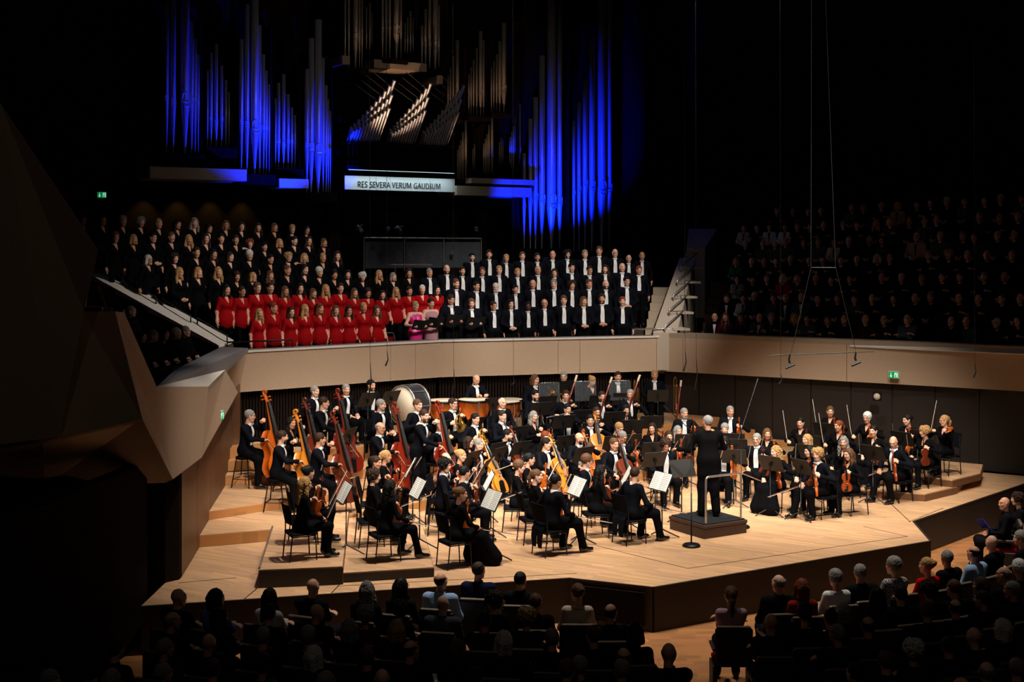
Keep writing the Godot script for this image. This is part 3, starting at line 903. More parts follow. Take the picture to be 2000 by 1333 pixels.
# right hand: wrist at the origin, fingers +z, palm -y, thumb +x
func make_hand(curl: float) -> Array:
	var B := [[Vector3(0, 0, -0.02), Vector3(0, 0, 0.03), 0.021, 0.022, 0]]
	for x in [-0.026, -0.008, 0.01, 0.027]:
		B.append([Vector3(x * 0.8, 0, 0.02), Vector3(x, 0.002, 0.084), 0.012, 0.011, 0])
	var k := 0
	for g in [[-0.035, 0.056], [-0.0125, 0.071], [0.011, 0.077], [0.033, 0.07]]:
		var p := Vector3(g[0], 0.002, 0.084)
		var ang := curl * (1.0 + 0.08 * (3 - k))
		var r := 0.0082
		for s in 3:
			var l: float = g[1] * [0.45, 0.32, 0.26][s]
			var q := p + Vector3((g[0]) * 0.06, -sin(ang), cos(ang)) * l
			B.append([p, q, r, r - 0.0006, 0])
			p = q
			r -= 0.0006
			ang += curl * 0.9
		k += 1
	B.append([Vector3(0.022, -0.006, 0.02), Vector3(0.05, -0.016, 0.055), 0.012, 0.010, 0])
	B.append([Vector3(0.05, -0.016, 0.055), Vector3(0.052 - 0.02 * curl, -0.03 - 0.012 * curl, 0.088), 0.0095, 0.0085, 0])
	return tinted(whole(field(B, [], 0.0078, 170.0)))

func hair_mesh(style: String) -> ArrayMesh:
	var Z := Vector3.ZERO
	var cap := [Vector3(0, 0.034, -0.022), Vector3(0, 0.034, -0.022), 0.092, 0.092, 0, Vector3(1.10, 0.97, 0.94)]
	var face := [Vector3(0, -0.045, 0.10), Vector3(0, -0.04, 0.10), 0.085, 0.085, 0, Vector3(1.02, 0.80, 0.96)]
	var under := [Vector3(0, -0.16, 0.03), Vector3(0, -0.16, 0.03), 0.115, 0.115, 0, Vector3(0.9, 1.0, 0.9)]
	var ears := [Vector3(-0.12, -0.03, 0.012), Vector3(0.12, -0.03, 0.012), 0.03, 0.03, 0]
	var B := [cap]
	var C := [face]
	var rough := 0.012
	match style:
		"s": C += [under, ears]
		"t":
			B = [[Vector3(0, 0.03, -0.022), Vector3(0, 0.03, -0.022), 0.087, 0.087, 0, Vector3(1.11, 0.97, 0.95)]]
			C += [under, ears, [Vector3(-0.1, 0.04, 0.085), Vector3(0.1, 0.04, 0.085), 0.06, 0.06, 0], [Vector3(0, 0.12, 0.10), Vector3(0, 0.125, -0.055), 0.10, 0.085, 0]]
		"f":
			B.append([Vector3(0, 0.05, -0.02), Vector3(0, 0.05, -0.02), 0.093, 0.093, 0, Vector3(1.06, 1.0, 0.92)])
			C += [under]
		"u":
			B.append([Vector3(0, 0.055, -0.118), Vector3(0, 0.06, -0.125), 0.042, 0.036, 0])
			C += [under, ears]
		"p":
			B.append([Vector3(0, 0.05, -0.11), Vector3(0, -0.05, -0.135), 0.03, 0.033, 0])
			B.append([Vector3(0, -0.05, -0.135), Vector3(0, -0.24, -0.11), 0.033, 0.014, 0])
			C += [under, ears]
		"l", "x", "y":
			for s in [-1.0, 1.0]:
				B.append([Vector3(s * 0.07, 0.02, -0.01), Vector3(s * 0.085, -0.13, 0.0), 0.028, 0.034, 0])
				B.append([Vector3(s * 0.085, -0.13, 0.0), Vector3(s * 0.095, -0.27, 0.035), 0.034, 0.022, 0])
				B.append([Vector3(s * 0.035, 0.0, -0.085), Vector3(s * 0.05, -0.29, -0.095), 0.045, 0.036, 0])
			if style == "x": C = [[Vector3(0, -0.075, 0.10), Vector3(0, -0.07, 0.10), 0.085, 0.085, 0, Vector3(1.02, 0.85, 0.96)]]
			if style == "y": rough = 0.04
		"o":
			for s in [-1.0, 1.0]:
				B.append([Vector3(s * 0.072, 0.02, -0.005), Vector3(s * 0.082, -0.10, 0.005), 0.03, 0.034, 0])
				B.append([Vector3(s * 0.035, 0.0, -0.085), Vector3(s * 0.045, -0.12, -0.07), 0.045, 0.04, 0])
		"c":
			for i in 26:
				var a := i * 2.4
				var y := 0.11 - 0.0058 * i
				var r := sqrt(maxf(0.0, 1.0 - pow((y - 0.03) / 0.098, 2.0))) * 0.09
				B.append([Vector3(cos(a) * r, y, sin(a) * r - 0.022), Vector3(cos(a) * r, y, sin(a) * r - 0.022), 0.027, 0.027, 0])
			C += [under]
			rough = 0.03
		"beard":
			B = [[Vector3(-0.034, -0.095, 0.048), Vector3(0.034, -0.095, 0.048), 0.021, 0.021, 0], [Vector3(-0.028, -0.048, 0.082), Vector3(0.028, -0.048, 0.082), 0.0065, 0.0065, 0],
				[Vector3(-0.056, -0.012, 0.018), Vector3(-0.036, -0.082, 0.05), 0.011, 0.021, 0], [Vector3(0.056, -0.012, 0.018), Vector3(0.036, -0.082, 0.05), 0.011, 0.021, 0]]
			C = [[Vector3(-0.012, -0.062, 0.10), Vector3(0.012, -0.062, 0.10), 0.013, 0.013, 0]]
			rough = 0.006
	return arr_mesh(whole(field(B, C, 0.0108, 75.0, rough, 34.0 if style != "l" else 22.0)))

func glasses_mesh() -> ArrayMesh:
	var st := st_new()
	for s in [-1.0, 1.0]:
		var ring := []
		for i in 11: ring.append(Vector3(s * 0.032 + cos(i * TAU / 10) * 0.023, 0.006 + sin(i * TAU / 10) * 0.018, 0.093))
		tube(st, ring, [0.0022], 5, false)
		tube(st, [Vector3(s * 0.055, 0.012, 0.092), Vector3(s * 0.078, 0.01, 0.0)], [0.002], 5)
	tube(st, [Vector3(-0.009, 0.01, 0.094), Vector3(0.009, 0.01, 0.094)], [0.0022], 5)
	return flat(st)

func bow_tie_mesh() -> ArrayMesh:
	var st := st_new()
	for s in [-1.0, 1.0]:
		hull8(st, [Vector3(s * 0.004, -0.006, 0.0), Vector3(s * 0.045, -0.02, -0.004), Vector3(s * 0.045, -0.02, 0.01), Vector3(s * 0.004, -0.006, 0.012), Vector3(s * 0.004, 0.006, 0.0), Vector3(s * 0.045, 0.02, -0.004), Vector3(s * 0.045, 0.02, 0.01), Vector3(s * 0.004, 0.006, 0.012)])
	box(st, Vector3(0, 0, 0.008), Vector3(0.016, 0.018, 0.014))
	return flat(st)

func tail_mesh() -> ArrayMesh:
	var st := st_new()
	var path := [Vector3(0, 0.64, -0.13), Vector3(0, 0.54, -0.17), Vector3(0, 0.44, -0.245), Vector3(0, 0.3, -0.265), Vector3(0, 0.15, -0.26)]
	var half := [0.085, 0.085, 0.08, 0.068, 0.045]
	var nrm := [Vector3(0, 0.3, -1), Vector3(0, 0.6, -1), Vector3(0, 0.4, -1), Vector3(0, 0, -1), Vector3(0, 0, -1)]
	for i in 4:
		var p := []
		for j in [i, i + 1]:
			var n: Vector3 = nrm[j].normalized() * 0.009
			p += [path[j] + Vector3(-half[j], 0, 0) - n, path[j] + Vector3(half[j], 0, 0) - n, path[j] + Vector3(half[j], 0, 0) + n, path[j] + Vector3(-half[j], 0, 0) + n]
		hull8(st, p)
	return flat(st)

# the skin of one figure: neck and wrists from the body field, the head turned, both hands
func skin_mesh(key: String, f: bool, yaw: int, nod: int) -> ArrayMesh:
	var id := "%s/%d/%d" % [key, yaw, nod]
	if skins.has(id): return skins[id]
	var p: Dictionary = poses[key]
	var a := [PackedVector3Array(), PackedVector3Array(), PackedInt32Array(), PackedColorArray()]
	join(a, tinted(p.skin), Transform3D.IDENTITY)
	# the body goes on under the clothes, from the neck to wrists and ankles
	for c in p.core:
		var ar := tube_mesh(c, [0.024], 5).surface_get_arrays(0)
		var ids := PackedInt32Array()
		if ar[Mesh.ARRAY_INDEX]: ids = ar[Mesh.ARRAY_INDEX]
		else:
			for i in ar[Mesh.ARRAY_VERTEX].size(): ids.append(i)
		join(a, tinted([ar[Mesh.ARRAY_VERTEX], ar[Mesh.ARRAY_NORMAL], ids]), Transform3D.IDENTITY)
	join(a, heads[1 if f else 0], Transform3D(head_basis(yaw, nod), p.head))
	for s in p.ends:
		var e: Array = p.ends[s]
		var z: Vector3 = e[1]
		var y: Vector3 = -(Vector3(e[2]) - z * z.dot(e[2]))
		if y.length() < 0.05: y = Vector3.UP - z * z.y
		y = y.normalized()
		var x := y.cross(z)
		var b := Basis(x, y, z)
		if s > 0.0: b = Basis(-x, y, z)
		if f: b = b.scaled_local(Vector3.ONE * 0.9)
		join(a, hands[e[3]], Transform3D(b, e[0]))
	var m := arr_mesh([a[0], a[1], a[2]], a[3])
	skins[id] = m
	return m

func head_basis(yaw: int, nod: int) -> Basis:
	return Basis(Vector3.UP, deg_to_rad(yaw)) * Basis(Vector3.RIGHT, deg_to_rad(nod))

# o: pose, sex, wear, hair, hair colour, skin tone, beard, glasses, yaw, nod, scale, colours of top and legs
func person(label: String, category: String, group: String, where: Vector3, turn: float, o: Dictionary) -> Node3D:
	var key: String = "%s|%s|%s" % [o.pose, o.sex, o.wear]
	var p: Dictionary = poses[key]
	var f: bool = o.sex == "f"
	var yaw := int(round(o.get("yaw", 0.0) / 12.0)) * 12
	var nod := int(o.get("nod", 0))
	var n := thing("person", label, category, where, turn, group)
	n.scale = Vector3.ONE * o.get("scale", 1.0)
	put("body", skin_mesh(key, f, yaw, nod), M[o.get("skin", "skin1")], n)
	var names := {TOP: "jacket" if o.wear in ["coat", "loose"] else ("gown" if o.wear == "gown" else "blouse"), LEGS: "skirt" if o.wear == "skirt" else "trousers", SHOE_L: "shoe", SHOE_R: "shoe"}
	for l in p.parts:
		if not body_meshes.has([key, l]): body_meshes[[key, l]] = arr_mesh(p.parts[l])
		put(names[l], body_meshes[[key, l]], o.top if l == TOP else (o.get("legs", M.black_wool) if l == LEGS else M.shoe), n)
	if p.has("front"):
		if o.wear == "coat": put("shirt_front", p.front, M.shirt, n)
		elif o.wear == "loose":
			if o.has("shirt"): put("shirt_front", p.front, o.shirt, n)
		else: put("neckline", p.front, M[o.get("skin", "skin1")], n)
	if o.wear == "coat":
		if o.pose not in ["sit", "fold"]:
			for l in p.lapel: put("lapel", l, M.satin, n)
			put("bow_tie", small.bow_tie, M.shirt, n, Transform3D(Basis.IDENTITY, p.neck + Vector3(0, 0.012, 0.074)))
		if o.get("tails", false):
			for s in [-1.0, 1.0]: put("coat_tail", small.tail, o.top, n, Transform3D(Basis.IDENTITY, Vector3(s * 0.085, 0, 0)))
	if f and o.wear != "gown": put("neckband", small.neckband, o.top, n, Transform3D(Basis.IDENTITY, p.neck))
	if not f: put("collar", small.collar, M.shirt if o.wear == "coat" else o.top, n, Transform3D(Basis.IDENTITY, p.neck))
	var hx := Transform3D(head_basis(yaw, nod), p.head)
	if o.hair != "n": put("hair", hairs[o.hair], M[o.haircol], n, hx)
	if o.get("beard", false): put("beard", hairs.beard, M[o.haircol], n, hx)
	if o.get("glasses", false): put("glasses", small.glasses, M.black_metal, n, hx)
	return n
# ---------------------------------------------------------------- chairs, stands, instruments
func make_small() -> void:
	small.bow_tie = bow_tie_mesh()
	small.tail = tail_mesh()
	var arc := []
	for i in 13: arc.append(Vector3(sin(deg_to_rad(40.0 + 280.0 * i / 12.0)) * 0.068, -0.004 - 0.03 * absf(i - 6) / 6.0, cos(deg_to_rad(40.0 + 280.0 * i / 12.0)) * 0.066 + 0.0))
	small.neckband = tube_mesh(arc, [0.012, 0.016, 0.02, 0.021, 0.021, 0.021, 0.021, 0.021, 0.021, 0.021, 0.02, 0.016, 0.012], 7)
	small.collar = lathe_mesh([Vector2(0.074, -0.03), Vector2(0.068, 0.0), Vector2(0.061, 0.032), Vector2(0.056, 0.032), Vector2(0.056, 0.01)], 16)
	small.glasses = glasses_mesh()
	# orchestra chair: facing +z
	small.chair_seat = box_mesh(Vector3(0.43, 0.035, 0.42), 0.015, Vector3(0, 0.405, 0.0))
	var st := st_new()
	for i in 6:
		var a0 := lerpf(-0.5, 0.5, i / 6.0)
		var a1 := lerpf(-0.5, 0.5, (i + 1) / 6.0)
		var p := []
		for y in [[0.56, -0.205], [0.86, -0.27]]:
			for q in [[a0, 0.0], [a1, 0.0], [a1, -0.025], [a0, -0.025]]:
				p.append(Vector3(q[0] * 0.4, y[0], y[1] + 0.12 * q[0] * q[0] * 1.0 + q[1]))
		hull8(st, p)
	small.chair_back = flat(st)
	small.chair_leg_f = tube_mesh([Vector3(0.2, 0.0, 0.19), Vector3(0.2, 0.385, 0.17), Vector3(0.19, 0.395, 0.1)], [0.011], 6)
	small.chair_leg_b = tube_mesh([Vector3(0.2, 0.0, -0.23), Vector3(0.2, 0.39, -0.19), Vector3(0.2, 0.6, -0.19), Vector3(0.17, 0.8, -0.235)], [0.011], 6)
	st = st_new()
	tube(st, [Vector3(-0.2, 0.375, 0.17), Vector3(-0.2, 0.375, -0.19), Vector3(0.2, 0.375, -0.19), Vector3(0.2, 0.375, 0.17), Vector3(-0.2, 0.375, 0.17)], [0.010], 6)
	small.chair_frame = flat(st)
	# stool of the bassists
	small.stool_seat = lathe_mesh([Vector2(0, 0.55), Vector2(0.17, 0.55), Vector2(0.18, 0.565), Vector2(0.18, 0.585), Vector2(0.165, 0.6), Vector2(0, 0.6)], 18)
	small.stool_leg = tube_mesh([Vector3(0.12, 0.55, 0.12), Vector3(0.19, 0.0, 0.19)], [0.012], 6)
	st = st_new()
	var ring := []
	for i in 5: ring.append(Vector3(cos(i * TAU / 4 + PI / 4), 0, sin(i * TAU / 4 + PI / 4)) * 0.243 + Vector3(0, 0.17, 0))
	tube(st, ring, [0.009], 6)
	small.stool_ring = flat(st)
	# music stand: desk faces +z, pole at the origin
	var tilt := Basis(Vector3.RIGHT, deg_to_rad(-28.0))
	st = st_new()
	box(st, Vector3.ZERO, Vector3(0.5, 0.34, 0.006))
	box(st, Vector3(0, -0.165, 0.03), Vector3(0.5, 0.006, 0.06))
	box(st, Vector3(0, 0.168, -0.004), Vector3(0.5, 0.006, 0.012))
	small.desk = flat(st)
	small.desk_xf = Transform3D(tilt, Vector3(0, 0.98, 0.03))
	st = st_new()
	tube(st, [Vector3(0, 0.14, 0), Vector3(0, 0.5, 0), Vector3(0, 0.5, 0), Vector3(0, 0.97, 0)], [0.013, 0.013, 0.009, 0.009], 7)
	box(st, Vector3(0, 0.96, 0.0), Vector3(0.05, 0.06, 0.04))
	small.pole = flat(st)
	small.stand_leg = tube_mesh([Vector3(0, 0.16, 0), Vector3(0, 0.13, 0.05), Vector3(0, 0.012, 0.3)], [0.011, 0.012, 0.011], 6)
	# an open score: two slightly bowed leaves
	st = st_new()
	for s in [-1.0, 1.0]:
		for i in 4:
			var x0: float = 0.23 * i / 4.0
			var x1: float = 0.23 * (i + 1) / 4.0
			var z0 := 0.016 * sin(PI * x0 / 0.23) + 0.004
			var z1 := 0.016 * sin(PI * x1 / 0.23) + 0.004
			var q := [[s * x0, z0], [s * x1, z1]]
			if s < 0: q.reverse()
			var P := func(w: int, y: float) -> void:
				st.set_uv(Vector2(q[w][0] / 0.46 + 0.5, 0.5 - y / 0.31))
				st.set_smooth_group(-1)
				st.add_vertex(Vector3(q[w][0], y, q[w][1]))
			P.call(0, -0.155); P.call(1, 0.155); P.call(1, -0.155)
			P.call(0, -0.155); P.call(0, 0.155); P.call(1, 0.155)
			var lip := Vector3(0, 0, -0.008)
			for y in [-0.155, 0.155]:
				st.set_uv(Vector2(0.02, 0.02))
				face_out(st, [Vector3(q[0][0], y, q[0][1]), Vector3(q[1][0], y, q[1][1]), Vector3(q[1][0], y, q[1][1]) + lip, Vector3(q[0][0], y, q[0][1]) + lip], Vector3(0, 0, 0))
	small.score = flat(st)
	small.score_xf = small.desk_xf * Transform3D(Basis.IDENTITY, Vector3(0, 0.005, 0.005))
	# bow: frog at the origin, stick along +y, hair towards +z
	small.bow_stick = tube_mesh([Vector3(0, -0.03, 0), Vector3(0, 0.3, -0.004), Vector3(0, 0.55, 0.002), Vector3(0, 0.70, 0.012)], [0.0055, 0.005, 0.0045, 0.004], 6)
	small.bow_hair = box_mesh(Vector3(0.008, 0.66, 0.0025), 0.0, Vector3(0, 0.36, 0.02))
	small.bow_frog = box_mesh(Vector3(0.012, 0.04, 0.022), 0.003, Vector3(0, 0.015, 0.012))

func chair(label: String, group: String, where: Vector3, turn: float) -> void:
	var c := thing("orchestra_chair", label, "chair", where, turn, group)
	put("seat", small.chair_seat, M.black_cloth, c)
	put("backrest", small.chair_back, M.black_cloth, c)
	put("frame", small.chair_frame, M.black_metal, c)
	for l in [small.chair_leg_f, small.chair_leg_b]:
		put("leg", l, M.black_metal, c)
		put("leg", l, M.black_metal, c, Transform3D(Basis.from_scale(Vector3(-1, 1, 1)), Vector3.ZERO))

func stool(label: String, where: Vector3, turn: float) -> void:
	var c := thing("bass_stool", label, "stool", where, turn, "tall stools of the bassists")
	put("seat", small.stool_seat, M.black_cloth, c)
	put("foot_ring", small.stool_ring, M.black_metal, c)
	for i in 4: put("leg", small.stool_leg, M.black_metal, c, Transform3D(Basis(Vector3.UP, i * PI / 2), Vector3.ZERO))

func music_stand(label: String, group: String, where: Vector3, turn: float, pages: bool, low := 0.0, page_label := "") -> void:
	var c := thing("music_stand", label, "music stand", where, turn, group)
	var drop := Transform3D(Basis.IDENTITY, Vector3(0, -low, 0))
	put("desk", small.desk, M.stand_desk, c, drop * small.desk_xf)
	put("pole", small.pole, M.black_metal, c, Transform3D(Basis.from_scale(Vector3(1, (0.98 - low) / 0.98, 1)), Vector3.ZERO))
	for i in 3: put("leg", small.stand_leg, M.black_metal, c, Transform3D(Basis(Vector3.UP, i * TAU / 3 + 0.5), Vector3.ZERO))
	if pages:
		var s := put("sheet_music", small.score, M.pages, self, c.transform * drop * small.score_xf)
		tag(s, page_label, "sheet music", "open scores on the music stands")

# ---- the violin family: bottom of the body at the origin, neck along +y, belly facing +z
func fiddle_meshes(bass: bool) -> Dictionary:
	var prof := [[0.0, 0.0], [0.006, 0.05], [0.03, 0.078], [0.09, 0.094], [0.2, 0.104], [0.31, 0.100], [0.40, 0.084], [0.455, 0.066], [0.5, 0.058], [0.57, 0.0555], [0.63, 0.062], [0.68, 0.074], [0.76, 0.083], [0.84, 0.083], [0.91, 0.074], [0.965, 0.055], [0.99, 0.03], [1.0, 0.0]]
	if bass: prof = [[0.0, 0.0], [0.006, 0.05], [0.03, 0.08], [0.09, 0.1], [0.2, 0.112], [0.31, 0.106], [0.40, 0.086], [0.455, 0.07], [0.5, 0.064], [0.57, 0.062], [0.63, 0.068], [0.68, 0.077], [0.74, 0.08], [0.82, 0.070], [0.89, 0.055], [0.95, 0.038], [0.985, 0.024], [1.0, 0.0]]
	var L := 0.356
	var rib := 0.017 if not bass else 0.03
	var line := []
	for p in prof: line.append(Vector2(p[1], p[0] * L))
	for i in range(prof.size() - 2, 0, -1): line.append(Vector2(-prof[i][1], prof[i][0] * L))
	var mid := Vector2(0, 0.47 * L)
	var body := st_new()
	var n := line.size()
	var ring := func(k: float, z: float) -> Array:
		var o := []
		for q in line:
			var r: Vector2 = mid + (q - mid) * k
			o.append(Vector3(r.x, r.y, z))
		return o
	var stack := [ring.call(0.02, -rib - 0.014), ring.call(0.45, -rib - 0.012), ring.call(0.8, -rib - 0.006), ring.call(1.0, -rib - 0.002), ring.call(1.0, -rib + 0.002), ring.call(0.975, -rib + 0.003), ring.call(0.975, rib - 0.003), ring.call(1.0, rib - 0.002), ring.call(1.0, rib + 0.002), ring.call(0.8, rib + 0.007), ring.call(0.45, rib + 0.014), ring.call(0.02, rib + 0.016)]
	for k in stack.size() - 1:
		for i in n:
			var j := (i + 1) % n
			quad(body, stack[k][i], stack[k][j], stack[k + 1][j], stack[k + 1][i], 1 if k in [0, 1, 2, 8, 9, 10] else 2)
	var out := {"body": flat(body)}
	var neck := st_new()
	var nl := 0.135 if not bass else 0.2
	tube(neck, [Vector3(0, L - 0.01, rib - 0.004), Vector3(0, L + nl, rib + 0.004), Vector3(0, L + nl + 0.06, rib - 0.006)], [0.014, 0.011, 0.013], 8)
	for i in 9:
		var a := i * 0.62
		var r := 0.021 - 0.0016 * i
		var c := Vector3(0, L + nl + 0.075, rib + 0.004)
		var c0 := c + Vector3(0, sin(-0.6 + a) * r, -cos(-0.6 + a) * r)
		var c1 := c + Vector3(0, sin(-0.6 + a + 0.62) * (r - 0.0016), -cos(-0.6 + a + 0.62) * (r - 0.0016))
		tube(neck, [c0, c1], [0.009, 0.0085], 6)
	for i in 4:
		var s := 1.0 if i % 2 == 0 else -1.0
		tube(neck, [Vector3(0, L + nl + 0.012 + 0.013 * i, rib), Vector3(s * 0.03, L + nl + 0.012 + 0.013 * i, rib), Vector3(s * 0.042, L + nl + 0.012 + 0.013 * i, rib)], [0.003, 0.0035, 0.008], 6)
	out.neck = flat(neck)
	var fb := st_new()
	hull8(fb, [Vector3(-0.021, L * 0.66, rib + 0.024), Vector3(0.021, L * 0.66, rib + 0.024), Vector3(0.021, L * 0.66, rib + 0.031), Vector3(-0.021, L * 0.66, rib + 0.031), Vector3(-0.0125, L + nl, rib + 0.012), Vector3(0.0125, L + nl, rib + 0.012), Vector3(0.0125, L + nl, rib + 0.02), Vector3(-0.0125, L + nl, rib + 0.02)])
	out.fingerboard = flat(fb)
	var tp := st_new()
	hull8(tp, [Vector3(-0.011, 0.004, rib + 0.008), Vector3(0.011, 0.004, rib + 0.008), Vector3(0.011, 0.004, rib + 0.018), Vector3(-0.011, 0.004, rib + 0.018), Vector3(-0.021, 0.115, rib + 0.022), Vector3(0.021, 0.115, rib + 0.022), Vector3(0.021, 0.115, rib + 0.03), Vector3(-0.021, 0.115, rib + 0.03)])
	out.tailpiece = flat(tp)
	var br := st_new()
	box(br, Vector3(0, 0.165, rib + 0.026), Vector3(0.04, 0.004, 0.024))
	box(br, Vector3(-0.014, 0.165, rib + 0.013), Vector3(0.01, 0.005, 0.006))
	box(br, Vector3(0.014, 0.165, rib + 0.013), Vector3(0.01, 0.005, 0.006))
	out.bridge = flat(br)
	var hole := st_new()
	tube(hole, [Vector3(0.031, 0.195, rib + 0.0125), Vector3(0.033, 0.18, rib + 0.0125), Vector3(0.041, 0.155, rib + 0.0115), Vector3(0.044, 0.138, rib + 0.0105)], [0.004, 0.0022, 0.0022, 0.004], 5, true)
	out.hole = flat(hole)
	out.string = []
	for i in 4:
		var x := (i - 1.5)
		out.string.append(tube_mesh([Vector3(x * 0.009, 0.1, rib + 0.03), Vector3(x * 0.010, 0.165, rib + 0.04), Vector3(x * 0.0055, L + nl, rib + 0.023)], [0.0007], 4, false))
	out.rest = lathe_mesh([Vector2(0, 0.0), Vector2(0.03, 0.0), Vector2(0.034, 0.006), Vector2(0.025, 0.009), Vector2(0, 0.004)], 10)
	out.pin = tube_mesh([Vector3(0, 0.0, 0), Vector3(0, -0.155, 0)], [0.003, 0.002], 6)
	return out

func fiddle(kind: String, label: String, xf: Transform3D, varnish: Material) -> Node3D:
	var size: float = {"violin": 1.0, "viola": 1.13, "cello": 2.1, "double_bass": 2.6}[kind]
	var f: Dictionary = small.bassy if kind == "double_bass" else small.fiddle
	var words: String = kind.replace("_", " ")
	var n := thing(kind, label, words, Vector3.ZERO, 0.0, {"violin": "violins and violas of the orchestra", "viola": "violins and violas of the orchestra", "cello": "cellos of the orchestra", "double_bass": "double basses of the orchestra"}[kind])
	n.transform = xf * Transform3D(Basis.from_scale(Vector3.ONE * size if kind != "double_bass" else Vector3(3.0, 2.6, 2.7)), Vector3.ZERO)
	put("body", f.body, varnish, n)
	put("neck", f.neck, varnish, n)
	put("fingerboard", f.fingerboard, M.ebony, n)
	put("tailpiece", f.tailpiece, M.ebony, n)
	put("bridge", f.bridge, M.maple, n)
	for s in [1.0, -1.0]: put("sound_hole", f.hole, M.ebony, n, Transform3D(Basis.from_scale(Vector3(s, 1, 1)), Vector3.ZERO))
	if size > 2.0:
		for s in f.string: put("string", s, M.steel, n)
		put("endpin", f.pin, M.steel, n, Transform3D(Basis.from_scale(Vector3(1, 1.0 if kind == "cello" else 0.45, 1)), Vector3.ZERO))
	else:
		put("chin_rest", f.rest, M.ebony, n, Transform3D(Basis(Vector3.RIGHT, PI / 2), Vector3(-0.035, 0.03, 0.03)))
	return n

func bow(label: String, xf: Transform3D) -> void:
	var n := thing("bow", label, "bow", Vector3.ZERO, 0.0, "bows of the string players")
	n.transform = xf
	put("stick", small.bow_stick, M.bow_wood, n)
	put("hair_ribbon", small.bow_hair, M.bow_hair, n)
	put("frog", small.bow_frog, M.ebony, n)

# basis with y along dir and z as near as can be to face
func along(dir: Vector3, face: Vector3) -> Basis:
	var y := dir.normalized()
	var z := (face - y * y.dot(face)).normalized()
	return Basis(y.cross(z), y, z)

